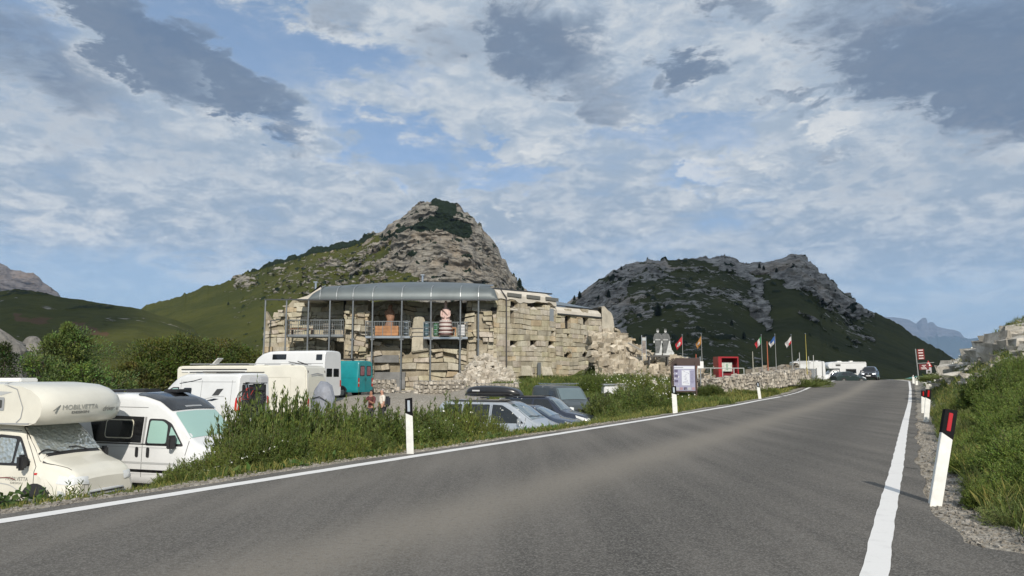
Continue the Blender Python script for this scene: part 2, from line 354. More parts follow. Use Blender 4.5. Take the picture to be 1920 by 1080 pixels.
def build_ground():
    Ys = np.concatenate([np.arange(-40, 2, 1.5), np.arange(2, 30, .28), np.arange(30, 70, .45), np.arange(70, 112, .8), np.arange(112, 220, 4), np.geomspace(220, 9000, 30)])
    offl = np.concatenate([np.geomspace(9000, 70, 26), np.arange(68, 30, -2), np.arange(30, 9, -.75), np.arange(9, 2.5, -.3), np.arange(2.5, .05, -.14), [0.0]])
    offr = np.concatenate([[0.0], np.arange(.1, 2, .14), np.arange(2, 14, .3), np.arange(14, 40, 1.2), np.geomspace(42, 9000, 26)])
    YY = Ys[:, None]; L = XLe(Ys)[:, None]; R = XRe(Ys)[:, None]
    X = np.hstack([L - offl[None], L + (R - L) * .33, L + (R - L) * .66, R + offr[None]]); Y = np.broadcast_to(YY, X.shape)
    Z = ground(X, Y)
    o = L - X; p = X - R
    nz = fbm(X * 1.1, Y * 1.1, seed=21); nb = fbm(X * .15, Y * .15, seed=22)
    gv = np.where(o > 0, 1 - sstep(o + (nz - .5) * .9, .35, .95), np.where(p > 0, 1 - sstep(p + (nz - .5) * 1.2, .55, 1.15), 1.0))
    gv = np.maximum(gv, np.where((o > 4.0) & (Y < 62) & (X > -22), sstep(o + (nz - .5) * 3, 4.2, 6), 0) * np.where(X > PX(975, 50) * Y / 50 + 0, np.where(Y < 42, 1, 0), 1))
    lot = (X > 14) & (Y > 50) & (o > 2) & (Y < 112); gv = np.where(lot, np.maximum(gv, .9), gv)
    rk = np.where(p > 1.5, sstep(Y, 24, 34) * sstep(110 - Y, 0, 20) * (.42 + .10 * sstep(p, 2, 7)), 0.0)
    rk = np.where((X > 6) & (X < 17) & (Y > 56) & (Y < 68) & (o > 5), .6, rk)
    npmesh('ground', np.stack([X, Y, Z], -1).reshape(-1, 3), gridfaces(*X.shape)[:, ::-1], ground_material(), smooth=True,
           attrs={'cov': np.stack([gv, rk, gv * 0], -1).reshape(-1, 3)})['kind'] = 'structure'
def road_material():
    m = bpy.data.materials.new('asphalt'); m.use_nodes = True; g = NT(m.node_tree); b = g.n['Principled BSDF']
    tc = g.new('ShaderNodeTexCoord').outputs['Object']; at = g.new('ShaderNodeAttribute', attribute_name='cov')
    sp = g.new('ShaderNodeSeparateColor'); g.l.new(at.outputs['Color'], sp.inputs[0]); lane, worn, _ = sp.outputs
    mp = g.new('ShaderNodeMapping'); g.l.new(tc, mp.inputs[0]); mp.inputs['Rotation'].default_value = (0, 0, math.radians(28.5)); mp.inputs['Scale'].default_value = (1, .06, 1)
    st = g.noise(mp.outputs[0], 1.6, 5, .6); n1 = g.noise(tc, .5, 6, .6); n2 = g.noise(tc, 55, 4, .8); n3 = g.noise(tc, 14, 5, .7)
    c = g.mix(g.ramp(st, .3, .7), (.092, .087, .080), (.155, .144, .130))
    c = g.mix(g.m('MULTIPLY', g.m('MULTIPLY', worn, .8), g.ramp(n1, .05, .45, .5, 1)), c, (.235, .212, .178))
    c = g.mix(g.m('MULTIPLY', lane, .68), c, (.050, .049, .047))
    c = g.mix(g.ramp(n3, .5, .7, 0, .35), c, (.04, .04, .04))
    vor = g.new('ShaderNodeTexVoronoi'); g.l.new(tc, vor.inputs['Vector']); vor.inputs['Scale'].default_value = 75
    vc = g.new('ShaderNodeSeparateColor'); g.l.new(vor.outputs['Color'], vc.inputs[0])
    c = g.mix(g.ramp(vc.outputs[0], .35, .95, 0, .6), c, (.24, .23, .21)); c = g.mix(g.ramp(n2, .55, .75, 0, .6), c, (.028, .028, .028))
    g.l.new(c, b.inputs['Base Color']); b.inputs['Roughness'].default_value = .93; b.inputs['Specular IOR Level'].default_value = .12
    bp = g.new('ShaderNodeBump'); bp.inputs['Strength'].default_value = .6; bp.inputs['Distance'].default_value = .012
    g.l.new(g.m('ADD', n2, g.m('MULTIPLY', vor.outputs['Distance'], .7)), bp.inputs['Height']); g.l.new(bp.outputs[0], b.inputs['Normal']); return m
def strip(name, xa, xb, dz, Ys, m, kind='structure', nx=2, attrs=None):
    A, B = xa(Ys)[:, None], xb(Ys)[:, None]; t = np.linspace(0, 1, nx)[None]; X = A + (B - A) * t; Y = np.broadcast_to(Ys[:, None], X.shape)
    V = np.stack([X, Y, np.broadcast_to((zr(Ys) + dz)[:, None], X.shape)], -1).reshape(-1, 3)
    o = npmesh(name, V, gridfaces(*X.shape)[:, ::-1], m, smooth=True, attrs=attrs(X, Y) if attrs else None); o['kind'] = kind; return o
def build_road():
    Ys = np.concatenate([np.arange(-38, 2, 1), np.arange(2, 20, .2), np.arange(20, 115, .5), np.arange(115, 210, 4)])
    def cov(X, Y):
        L, R = XL(Y), XR(Y); w = (X - L) / (R - L); n = fbm(X * .4, Y * .4, seed=31)
        worn = np.exp(-((w - .50 + .03 * np.sin(Y * .05)) / .085) ** 2) * (.75 + .5 * n) + .22 * np.exp(-((w - .12) / .1) ** 2)
        lane = np.exp(-((w - .78) / .12) ** 2) * .9 + .25 * np.exp(-((w - .3) / .1) ** 2)
        lane = lane * sstep(fbm(X * .05, Y * .05, seed=33), .2, .6)
        return {'cov': np.stack([np.clip(lane, 0, 1), np.clip(worn, 0, 1), X * 0], -1).reshape(-1, 3)}
    strip('road', XLe, XRe, 0, Ys, road_material(), nx=60, attrs=cov)
    def linem():
        m = bpy.data.materials.new('road_paint'); m.use_nodes = True; g = NT(m.node_tree); b = g.n['Principled BSDF']
        tc = g.new('ShaderNodeTexCoord').outputs['Object']; n = g.noise(tc, 40, 5, .8); n2 = g.noise(tc, 3, 6, .7)
        c = g.mix(g.ramp(n, .55, .78, 0, .5), (.72, .71, .69), (.3, .3, .3)); c = g.mix(g.ramp(n2, .5, .75, 0, .35), c, (.42, .41, .39)); g.l.new(c, b.inputs[0]); b.inputs['Roughness'].default_value = .7; return m
    lm = linem(); j = lambda Y, s: .005 * np.sin(Y * 5.1 + s) + .003 * np.sin(Y * 11.7 + s)
    Y1 = np.concatenate([np.arange(-30, 20, .15), np.arange(20, 120, .5)])
    strip('edge_line', lambda Y: XR(Y) - .105 + j(Y, 1), lambda Y: XR(Y) + .105 + j(Y, 2), .005, Y1, lm)
    YL = np.concatenate([np.arange(-20, 20, .2), np.arange(20, 50.6, .5)])
    strip('edge_line', lambda Y: XL(Y) - .14 + j(Y, 3), lambda Y: XL(Y) + .14 + j(Y, 4), .005, YL, lm)
    y = 51.4
    while y < 63: 
        strip('edge_line', lambda Y: XL(Y) - .14, lambda Y: XL(Y) + .14, .005, np.array([y, y + .5, y + 1.1]), lm); y += 2.0
    strip('edge_line', lambda Y: XL(Y) - .14, lambda Y: XL(Y) + .14, .005, np.arange(63.5, 118, .5), lm)
    # thin dark lines across the lane near the right line
    dark_line = mat('dark_line', (.02, .02, .02), .7)
    for px0, py0, px1, py1 in ((1697, 877, 1721, 880), (1700, 811, 1720, 815)):
        q = MB(); a = on_road(px0, py0); b = on_road(px1, py1)
        for i in range(10):
            t0, t1 = i / 10, (i + 1) / 10; f = lambda t: (a[0] + (b[0] - a[0]) * t, a[1] + (b[1] - a[1]) * t + .03 * math.sin(t * 9 + px0), float(zr(a[1])) + .008)
            q.bar(f(t0), f(t1), .011, .003)
        q.build('dark_road_line', dark_line)['kind'] = 'structure'

# ---------------------------------------------------------------- mountains
def mtn_material(name, rockA, rockB, grassA, grassB, pine, rs, strat=1.0):
    m = bpy.data.materials.new(name); m.use_nodes = True; g = NT(m.node_tree); b = g.n['Principled BSDF']
    tc = g.new('ShaderNodeTexCoord').outputs['Object']; at = g.new('ShaderNodeAttribute', attribute_name='cov')
    sp = g.new('ShaderNodeSeparateColor'); g.l.new(at.outputs['Color'], sp.inputs[0]); rk, pn, rd = sp.outputs
    n1 = g.noise(tc, .012 * rs, 8, .65); n2 = g.noise(tc, .09 * rs, 8, .7)
    mp = g.new('ShaderNodeMapping'); g.l.new(tc, mp.inputs[0]); mp.inputs['Scale'].default_value = (.35, .35, 2.4)
    mp.inputs['Rotation'].default_value = (math.radians(8), math.radians(6), 0)
    n3 = g.noise(mp.outputs[0], .11 * rs, 8, .72, .6)
    rock = g.mix(g.ramp(n2, .3, .7), rockA, rockB); rock = g.mix(g.ramp(n3, .52, .38, 0, .85 * strat), rock, tuple(v * .25 for v in rockA))
    rock = g.mix(g.ramp(n1, .5, .7, 0, .4), rock, (rockB[0] * 1.05, rockB[1] * .85, rockB[2] * .66))
    grass = g.mix(g.ramp(n1, .35, .62), grassA, grassB); grass = g.mix(g.ramp(n2, .5, .72, 0, .7), grass, tuple(v * .62 for v in grassA))
    f = g.ramp(g.m('ADD', rk, g.m('MULTIPLY', g.m('SUBTRACT', n2, .5), 1.7)), .44, .56)
    c = g.mix(g.m('MULTIPLY', rd, .8), grass, (.13, .06, .045)); c = g.mix(f, c, rock)
    fp = g.ramp(g.m('ADD', pn, g.m('MULTIPLY', g.m('SUBTRACT', n2, .5), .5)), .42, .55); c = g.mix(fp, c, pine)
    g.l.new(c, b.inputs['Base Color']); b.inputs['Roughness'].default_value = .95; b.inputs['Specular IOR Level'].default_value = .1
    bp = g.new('ShaderNodeBump'); bp.inputs['Strength'].default_value = .8; bp.inputs['Distance'].default_value = 3.5 / rs
    g.l.new(g.m('ADD', g.m('MULTIPLY', n3, g.m('ADD', f, .1)), g.m('MULTIPLY', n2, .35)), bp.inputs['Height']); g.l.new(bp.outputs[0], b.inputs['Normal']); return m
def mountain(name, sil, Yr, Yf, zf, nx, nu, cover, m, pw=1.4, rockamp=10, soft=6, back=.35, silamp=1.0, seed=1, strata=0.0, lean=None):
    sil = np.array(sil, float); w = np.array([P(a, b, Yr) for a, b in sil]); X = np.linspace(w[0, 0], w[-1, 0], nx)
    hr = np.interp(X, w[:, 0], w[:, 2]); sc = Yr / 1000
    nb = int(nu * back); u = np.concatenate([np.linspace(0, 1, nu), 1 + np.linspace(.02, 1, nb)])[:, None]; XX = np.broadcast_to(X[None], (len(u), nx)).copy()
    hn = hr[None] + (ridged(X / (18 * sc), 0 * X, seed=seed)[None] - .5) * 9 * sc * silamp + (fbm(X / (5 * sc), 0 * X, seed=seed + 3)[None] - .5) * 5 * sc * silamp
    spurs = (fbm(XX / (120 * sc), u * 2.0, seed=seed + 5) - .5)
    hb = hr[None]; hn = hb + (hn - hb) * np.clip((u - .55) / .45, 0, 1) ** 1.5
    prof = np.where(u <= 1, np.clip(u, 0, 1) ** pw, 1 - (u - 1) ** 1.5 * .8)
    Y = Yf + (Yr - Yf) * np.clip(u, 0, 1) + np.where(u > 1, (u - 1) * (Yr - Yf) * .9, 0) + 0 * XX
    XX = XX * Y / Yr
    Z = zf + (hn - zf) * prof
    Z = Z + spurs * soft * 2.2 * np.sin(np.pi * np.clip(u, 0, 1)) * sc
    px, py = proj(XX, Y, Z)
    jx = (fbm(XX / (14 * sc), Z / (10 * sc), u * 3, seed=seed + 8) - .5) * 34; jy = (fbm(XX / (14 * sc) + 50, Z / (10 * sc), u * 3, seed=seed + 9) - .5) * 26
    rk, pn, rd = cover(px, py, jx, jy, XX, Y, Z); rk = np.clip(rk * .72 + .42 * (fbm(XX / (45 * sc), Z / (30 * sc), Y / (60 * sc), seed=seed + 40) - .5) + .12 + .25 * (ridged(XX / (25 * sc), Z / (20 * sc), Y / (50 * sc), seed=seed + 41) - .5), 0, 1) * np.clip(rk * 12 - .5, 0, 1)
    rm = sstep(rk, .25, .7) * np.sin(np.pi * np.clip(u * .5, 0, .5)) ** .5
    rr = ridged(XX / (30 * sc), Y / (40 * sc), Z / (30 * sc), o=6, seed=seed + 11) - .5
    lay = fbm(XX / (60 * sc), Y / (60 * sc), Z / (5.0 * sc), o=4, seed=seed + 13) - .5
    edge = np.where(u > 1, 1, np.clip((1 - u) * 8, .15, 1))
    Y = Y - rm * edge * (rr * rockamp * 1.6 + lay * rockamp * 1.5 * strata) * sc
    Z = Z + rm * edge * rr * rockamp * .55 * sc + (fbm(XX / (9 * sc), Y / (9 * sc), seed=seed + 17) - .5) * 1.2 * sc + sstep(pn, .3, .6) * (fbm(XX / (3 * sc), Y / (4 * sc), seed=seed + 15)) * 4 * sc
    V = np.stack([XX, Y, Z], -1).reshape(-1, 3)
    o = npmesh(name, V, gridfaces(*XX.shape), m, smooth=True, attrs={'cov': np.stack([rk, pn, rd], -1).reshape(-1, 3)}); o['kind'] = 'structure'; return o
def build_mountains():
    m1 = mtn_material('alpine_rock_and_meadow', (.15, .14, .122), (.31, .29, .25), (.038, .045, .008), (.061, .065, .012), (.012, .02, .010), 1.0)
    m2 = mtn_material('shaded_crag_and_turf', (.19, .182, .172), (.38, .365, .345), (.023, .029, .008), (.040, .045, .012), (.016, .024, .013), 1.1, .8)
    m3 = mtn_material('far_dolomite', (.12, .105, .10), (.20, .18, .17), (.03, .045, .03), (.05, .06, .04), (.03, .04, .03), .28, 1.0)
    S1 = [(60, 700), (120, 655), (180, 615), (230, 590), (262, 577), (290, 567), (320, 558), (350, 550), (400, 533), (440, 520), (470, 510), (520, 492), (560, 477), (610, 462), (660, 454), (682, 446), (692, 436), (702, 437), (715, 432), (730, 420), (742, 413), (755, 406), (770, 394), (783, 385), (796, 379), (815, 376), (838, 378), (850, 384), (862, 388), (872, 400), (886, 404), (892, 416), (903, 423), (912, 440), (924, 450), (934, 463), (941, 480), (948, 488), (955, 508), (964, 520), (972, 535), (990, 550), (1010, 566), (1040, 590), (1100, 640), (1150, 690)]
    def c1(px, py, jx, jy, X, Y, Z):
        a, b = px + jx * .6, py + jy * .6
        rock = inpoly(a, b, [(688, 440), (770, 380), (820, 360), (880, 380), (960, 480), (1060, 600), (900, 620), (760, 560), (790, 520), (705, 500), (745, 450), (715, 470), (690, 480), (680, 455)]).astype(float)
        rk = .12 + .88 * rock
        scr = np.exp(-(((a - 660) / 90) ** 2 + ((b - 500) / 45) ** 2)); rk = np.maximum(rk, .14 + .26 * scr)
        rk = np.where(inpoly(a, b, [(700, 440), (722, 440), (660, 520), (640, 520)]), .55, rk)
        rk = np.where((a - 460) ** 2 / 500 + (b - 530) ** 2 / 260 < 1, .5, rk)
        rk = np.where(a < 420, .05, rk)
        spot = sstep(fbm(X / 5.5, Z / 3.5, Y / 14, seed=91, o=3), .60, .66) * np.exp(-((px - 630) / 130) ** 2 - ((py - 530) / 60) ** 2) * (px > 430); rk = np.maximum(rk, spot * 1.0)
        pn = inpoly(a, b, [(812, 372), (845, 372), (856, 392), (860, 402), (845, 410), (885, 425), (885, 450), (840, 440), (815, 430), (790, 440), (768, 440), (775, 430), (812, 408), (820, 392), (805, 385)]) | inpoly(a, b, [(714, 452), (775, 424), (778, 432), (722, 462)]) \
            | inpoly(px + jx * .3, py + jy * .25, [(462, 505), (520, 484), (560, 470), (610, 456), (660, 447), (676, 446), (690, 440), (704, 440), (690, 452), (660, 462), (640, 470), (600, 476), (570, 484), (530, 494), (500, 503), (468, 514)])
        sp = sstep(fbm(X / 9, Z / 6, Y / 40, seed=77), .66, .70) * (px > 450) * .8
        return rk, np.maximum(pn.astype(float), sp), 0.9 * inpoly(a, b, [(235, 640), (275, 645), (262, 665), (240, 690), (210, 690), (225, 660)])
    mountain('mountain', S1, 1150, 520, -20, 760, 420, c1, m1, pw=1.25, rockamp=17, soft=9, seed=4, strata=1.7, silamp=.9)
    S2 = [(960, 700), (1000, 640), (1040, 600), (1075, 562), (1088, 550), (1100, 540), (1120, 525), (1150, 507), (1175, 495), (1200, 490), (1240, 486), (1290, 486), (1330, 487), (1350, 483), (1370, 484), (1400, 497), (1425, 496), (1440, 491), (1450, 487), (1470, 482), (1490, 477), (1504, 484), (1515, 489), (1530, 498), (1536, 510), (1545, 514), (1556, 526), (1562, 532), (1580, 548), (1620, 575), (1680, 606), (1730, 637), (1785, 670), (1830, 695), (1900, 740)]
    def c2(px, py, jx, jy, X, Y, Z):
        a, b = px + jx, py + jy; n = fbm(X / 40, Z / 30, Y / 60, seed=61)
        top = np.interp(px, [p[0] for p in S2], [p[1] for p in S2])
        rk = .30 + .35 * (n - .45) * 2
        rk = np.maximum(rk, .95 * sstep(34 - (py - top) + jy, 0, 20) * (px < 1570) * (px > 1060) * sstep(n, .30, .5))
        rk = np.where(inpoly(a, b, [(1415, 470), (1530, 470), (1570, 540), (1640, 590), (1600, 600), (1500, 545), (1440, 520)]), .9, rk)
        rk = np.where(inpoly(a, b, [(1385, 495), (1430, 540), (1450, 600), (1440, 625), (1410, 590), (1410, 540)]), .82, rk)
        rk = np.where(inpoly(a, b, [(1080, 560), (1180, 520), (1170, 600), (1210, 690), (1120, 660)]), np.maximum(rk, .68), rk)
        rk = np.where(inpoly(a, b, [(1440, 500), (1600, 640), (1785, 690), (1785, 720), (1400, 720), (1450, 620)]) & (rk < .8), .10, rk)
        st = sstep(ridged((a - b * 1.55) / 26, b / 120, seed=66, o=4), .62, .75) * inpoly(a, b, [(1460, 520), (1560, 540), (1680, 612), (1600, 660), (1500, 600)])
        rk = np.maximum(rk, st * .75); rk = np.where((px > 1640), .08, rk)
        return rk, sstep(fbm(X / 12, Z / 8, Y / 50, seed=71), .70, .73) * .9 * (px < 1620), 0 * px
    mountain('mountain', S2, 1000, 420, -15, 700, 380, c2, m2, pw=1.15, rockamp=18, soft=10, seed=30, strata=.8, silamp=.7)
    SH = [(-700, 500), (-300, 520), (-100, 538), (0, 547), (30, 541), (60, 547), (110, 556), (170, 565), (262, 579), (330, 600), (420, 640), (560, 700)]
    def ch(px, py, jx, jy, X, Y, Z):
        a, b = px + jx, py + jy
        red = inpoly(a, b, [(30, 588), (95, 600), (95, 612), (30, 598)]) | inpoly(a, b, [(130, 606), (205, 622), (200, 630), (130, 614)])
        return .04 + 0 * px + .3 * sstep(fbm(X / 30, Y / 30, seed=55), .66, .7) + .5 * ((px - 22) ** 2 + (py - 545) ** 2 * 6 < 200), sstep(fbm(X / 60, Z / 20, seed=52), .62, .66) * .5, .7 * red
    mountain('hill', SH, 900, 430, -20, 400, 200, ch, m1, pw=1.1, rockamp=2, soft=12, seed=50, silamp=.12)
    SL = [(-260, 470), (-160, 478), (-60, 470), (-10, 490), (2, 494), (12, 496), (20, 505), (38, 507), (50, 511), (62, 511), (72, 518), (80, 528), (90, 534), (100, 543), (108, 547), (116, 560), (140, 580), (200, 640)]
    cr = lambda px, py, jx, jy, X, Y, Z: (1.0 + 0 * px, 0 * px, 0 * px)
    mountain('far_mountain', SL, 5200, 3900, -100, 260, 160, cr, m3, pw=1.3, rockamp=26, soft=6, seed=80, strata=1.0, silamp=.35)
    SR = [(1560, 640), (1640, 592), (1660, 594), (1690, 596), (1706, 600), (1718, 607), (1722, 602), (1728, 597), (1735, 600), (1739, 608), (1742, 604), (1750, 604), (1757, 613), (1775, 616), (1790, 618), (1800, 622), (1808, 632), (1815, 635), (1832, 634), (1850, 631), (1880, 640), (1940, 648), (2100, 660), (2300, 690)]
    cr2 = lambda px, py, jx, jy, X, Y, Z: (np.where(py + jy * .4 < 632, .95, .3), 0 * px, 0 * px)
    mountain('far_mountain', SR, 22000, 19500, -300, 420, 160, cr2, mtn_material('haze_toned_mesa', (.07, .075, .085), (.13, .13, .14), (.02, .035, .03), (.035, .05, .04), (.02, .03, .03), .07, .6), pw=1.2, rockamp=8, soft=5, seed=90, strata=.8, silamp=.07)  # forest and rock darkened and blued in colour for haze and cloud shadow

def build_haze():
    m = bpy.data.materials.new('thin_air'); m.use_nodes = True; g = NT(m.node_tree); g.n.clear()
    o = g.new('ShaderNodeOutputMaterial'); v = g.new('ShaderNodeVolumePrincipled'); v.inputs['Color'].default_value = (.50, .70, 1, 1); v.inputs['Density'].default_value = .00003; v.inputs['Anisotropy'].default_value = .1
    g.l.new(v.outputs[0], o.inputs['Volume'])
    h = MB().box((0, 12250, 870), (46000, 30500, 2060)).build('haze', m, smooth=False); tag(h, kind='stuff'); h.visible_shadow = True
def build_shade_cloud():
    # unseen clouds added behind the camera to shade the second mountain and left hill
    M = mat('shade_cloud', (.9, .9, .9), 1.0, spec=0)
    def puff(c, rx, ry, rz, seed):
        nu, nv = 70, 36; th = np.linspace(0, 2 * np.pi, nu)[:, None]; ph = np.linspace(0, np.pi, nv)[None]
        x, y, z = np.cos(th) * np.sin(ph), np.sin(th) * np.sin(ph), np.cos(ph) + 0 * th
        r = .8 + .5 * fbm(x * 2.5 + 9, y * 2.5 + 9, z * 2.5 + 9, seed=seed, o=5)
        V = np.stack([c[0] + x * r * rx, c[1] + y * r * ry, c[2] + z * r * rz], -1).reshape(-1, 3)
        return tag(npmesh('shade_cloud', V, gridfaces(nu, nv), M, smooth=True), kind='structure')
    t = 4200
    q = Vector((450, 800, 60)) + SD * t; puff(q, 430, 480, 90, 3)
    q = Vector((-640, 760, 30)) + SD * t; puff(q, 230, 300, 70, 5)
build_ground(); build_road(); build_mountains(); build_haze(); build_shade_cloud()
# ---------------------------------------------------------------- vehicles
GL = lambda: mat('dark_glass', (.012, .015, .017), .06, spec=.8)
def glass(name='pale_screen_glass', col=(.30, .47, .42)): return mat(name, col, .18, spec=.7, coat=.6)
RUB = lambda: mat('rubber', (.018, .018, .018), .75)
BLK = lambda: mat('black_plastic', (.022, .022, .024), .5)
CHR = lambda: mat('silver_trim', (.55, .56, .57), .25, .9)
def loft(st, width_round=.25):
    """closed body from stations (x, z0, zb, z1, wb, wt, r)"""
    st = np.array(sorted(st, key=lambda q: -q[0]), float); xs = st[:, 0][::-1]
    xd = np.unique(np.concatenate([np.linspace(xs[0], xs[-1], 60), xs])); m = MB(); rings = []
    cols = []
    for k in range(1, 7):
        v = np.interp(xd, xs, st[:, k][::-1])
        vi = np.interp(xd - .05, xs, st[:, k][::-1]); vj = np.interp(xd + .05, xs, st[:, k][::-1]); cols.append((vi + v * 2 + vj) / 4)
    for x, z0, zb, z1, wb, wt, r in zip(xd, *cols):
        zb = min(zb, z1 - r * .6 - .04); r = min(r, wt * .8)
        h = [(0, z0), (wb * .93, z0), (wb * .985, z0 + .08), (wb, z0 + .2 * (zb - z0)), (wb * 1.005, z0 + .6 * (zb - z0)), (wb, zb)]
        for t in (.25, .5, .75): h.append((wb + (wt - wb) * t, zb + (z1 - r - zb) * t))
        for a in (0, 22, 45, 68, 90): h.append((wt - r + r * math.cos(math.radians(a)), z1 - r + r * math.sin(math.radians(a))))
        h += [((wt - r) * .5, z1 + .015), (0, z1 + .022)]
        rings.append([(x, -a, b) for a, b in h] + [(x, a, b) for a, b in h[-2:0:-1]])
    n = len(rings[0]); vs = [p for r_ in rings for p in r_]
    fs = [(i * n + j, i * n + (j + 1) % n, (i + 1) * n + (j + 1) % n, (i + 1) * n + j) for i in range(len(rings) - 1) for j in range(n)]
    def cap(i):  # inner ring for softer ends
        return tuple(range(i * n, (i + 1) * n))
    fs += [cap(0), cap(len(rings) - 1)[::-1]]
    m.add(vs, fs); return m
class Body:
    def __init__(s, mb, name, m, parent, bevel=0, ang=28):
        s.o = mb.build(name, m, parent, bevel=bevel, ang=ang); s.root = parent
        s.bvh = BVHTree.FromPolygons([v.co.copy() for v in s.o.data.vertices], [tuple(p.vertices) for p in s.o.data.polygons], epsilon=0)
    def hit(s, ax, a, b):
        o, d = {'R': (Vector((a, -6, b)), Vector((0, 1, 0))), 'L': (Vector((a, 6, b)), Vector((0, -1, 0))), 'T': (Vector((a, b, 9)), Vector((0, 0, -1))),
                'F': (Vector((9, a, b)), Vector((-1, 0, 0))), 'B': (Vector((-9, a, b)), Vector((1, 0, 0)))}[ax]
        p, n, i, t = s.bvh.ray_cast(o, d)
        if p is None: p, n, i, t = s.bvh.find_nearest(o + d * (6 if ax in 'RL' else 9)); n = n if n is not None else -d
        if n.dot(d) > 0: n = -n
        return p, n
    def decal(s, name, poly, ax, m, off=.007, rings=4, step=.12, parent=None, rnd=0.0):
        pts = []; n = len(poly)
        if rnd:
            q = []
            for i in range(n):
                a, b, c = Vector(poly[i - 1]), Vector(poly[i]), Vector(poly[(i + 1) % n])
                da, dc = (a - b), (c - b); r = min(rnd, da.length * .45, dc.length * .45); p0 = b + da.normalized() * r; p1 = b + dc.normalized() * r
                for t in (0, .33, .67, 1): q.append(tuple(p0 * (1 - t) ** 2 + b * 2 * t * (1 - t) + p1 * t * t))
            poly = q; n = len(poly)
        for i in range(n):
            a, b = Vector(poly[i]), Vector(poly[(i + 1) % n]); k = max(1, int((b - a).length / step))
            for j in range(k): pts.append(a + (b - a) * j / k)
        c = sum(pts, Vector((0, 0))) / len(pts); vs = []; 
        def w(p): h, nn = s.hit(ax, p.x, p.y); return h + nn * off
        K = len(pts)
        for r in range(rings): vs += [w(c + (p - c) * (1 - r / rings)) for p in pts]
        vs.append(w(c)); fs = [(r * K + i, r * K + (i + 1) % K, (r + 1) * K + (i + 1) % K, (r + 1) * K + i) for r in range(rings - 1) for i in range(K)]
        fs += [((rings - 1) * K + i, (rings - 1) * K + (i + 1) % K, rings * K) for i in range(K)]
        mb = MB().add(vs, fs); return mb.build(name, m, parent or s.root, fix=True)
    def line(s, name, pts, ax, w, m, off=.008, parent=None):
        """thin strip following the surface"""
        vs = []; fs = []; q = []
        for a, b in zip(pts, pts[1:]):
            a, b = Vector(a), Vector(b); k = max(1, int((b - a).length / .1)); q += [a + (b - a) * j / k for j in range(k)]
        q.append(Vector(pts[-1]))
        for i, p in enumerate(q):
            d = (q[min(i + 1, len(q) - 1)] - q[max(i - 1, 0)]).normalized(); nn = Vector((-d.y, d.x)) * w / 2
            for t in (p + nn, p - nn): h, no = s.hit(ax, t.x, t.y); vs.append(h + no * off)
        fs = [(2 * i, 2 * i + 1, 2 * i + 3, 2 * i + 2) for i in range(len(q) - 1)]
        return MB().add(vs, fs).build(name, m, parent or s.root)
    def text(s, name, txt, ax, a, b, size, m, flip=1, shear=0.0, bold=0.0, sx=1.0, parent=None, off=.01):
        cu = bpy.data.curves.new('t', 'FONT'); cu.body = txt; cu.size = size; cu.shear = shear; cu.offset = bold; cu.align_x = 'CENTER'; cu.resolution_u = 3
        to = bpy.data.objects.new('t', cu); COL.objects.link(to); bpy.context.view_layer.update()
        me = bpy.data.meshes.new_from_object(to.evaluated_get(bpy.context.evaluated_depsgraph_get()))
        bpy.data.objects.remove(to); bpy.data.curves.remove(cu)
        bm = bmesh.new(); bm.from_mesh(me); bmesh.ops.subdivide_edges(bm, edges=[e for e in bm.edges if e.calc_length() > .1], cuts=1)
        for v in bm.verts: h, n = s.hit(ax, a + v.co.x * flip * sx, b + v.co.y); v.co = h + n * off
        bm.to_mesh(me); bm.free(); me.materials.clear(); me.materials.append(m); return link(name, me, parent or s.root)
def wheel(root, x, y, r, w=.2, hub=None):
    t = MB().cyl((x, y, r), r, w, 'y', 28).build('wheel', RUB(), root, bevel=.03)
    MB().cyl((x, y + (.012 if y > 0 else -.012), r), r * .64, w, 'y', 20).build('rim', hub or CHR(), t, bevel=.012)
    return t
def mirror_pair(root, x, y, z, s=1.0, sides=(-1, 1), col=None):
    for k in sides:
        MB().box((x, k * (y + .13 * s), z), (.12 * s, .2 * s, .3 * s)).box((x + .01, k * (y + .02), z - .06 * s), (.05, .14 * s, .05)).build('mirror', col or BLK(), root, bevel=.04 * s)
def base_van(label, group, paint, L=6.0, H=2.55, W=1.02, low=.34, lw=1.0, roofx=None, name='panel_van', cat='van', nose=1.0):
    """a cab-over-bonnet van body with +x forward"""
    root = thing(name, label, cat, group=group); F = L / 2
    st = [(F + .02, low + .05, .55, .82, W * .74, W * .66, .10), (F - .06, low, .6, .98, W * .90, W * .82, .14), (F - .3, low, .7, 1.16, W * .975, W * .86, .16), (F - .8, low, .9, 1.36, W, W * .86, .16), (F - .95, low, 1.0, 1.44, W, W * .87, .12),
          (F - 1.30, low, 1.22, 1.80, W, W * .86, .14), (F - 1.72, low, 1.25, H - .42, W, W * .85, .18), (F - 2.1, low, 1.3, H - .16, W, W * .86, .2), (F - 2.6, low, 1.3, H - .03, W, W * .88, .2), (F - 3.2, low, 1.3, H, W, W * .89, .17), (-F + .15, low, 1.3, H, W, W * .89, .17), (-F + .04, low, 1.3, H - .03, W * .985, W * .88, .17), (-F, low + .04, 1.3, H - .1, W * .95, W * .85, .17)]
    b = Body(loft(st), 'body', paint, root)
    gl = GL(); return root, b, F
def rectp(x0, z0, x1, z1): return [(x0, z0), (x1, z0), (x1, z1), (x0, z1)]
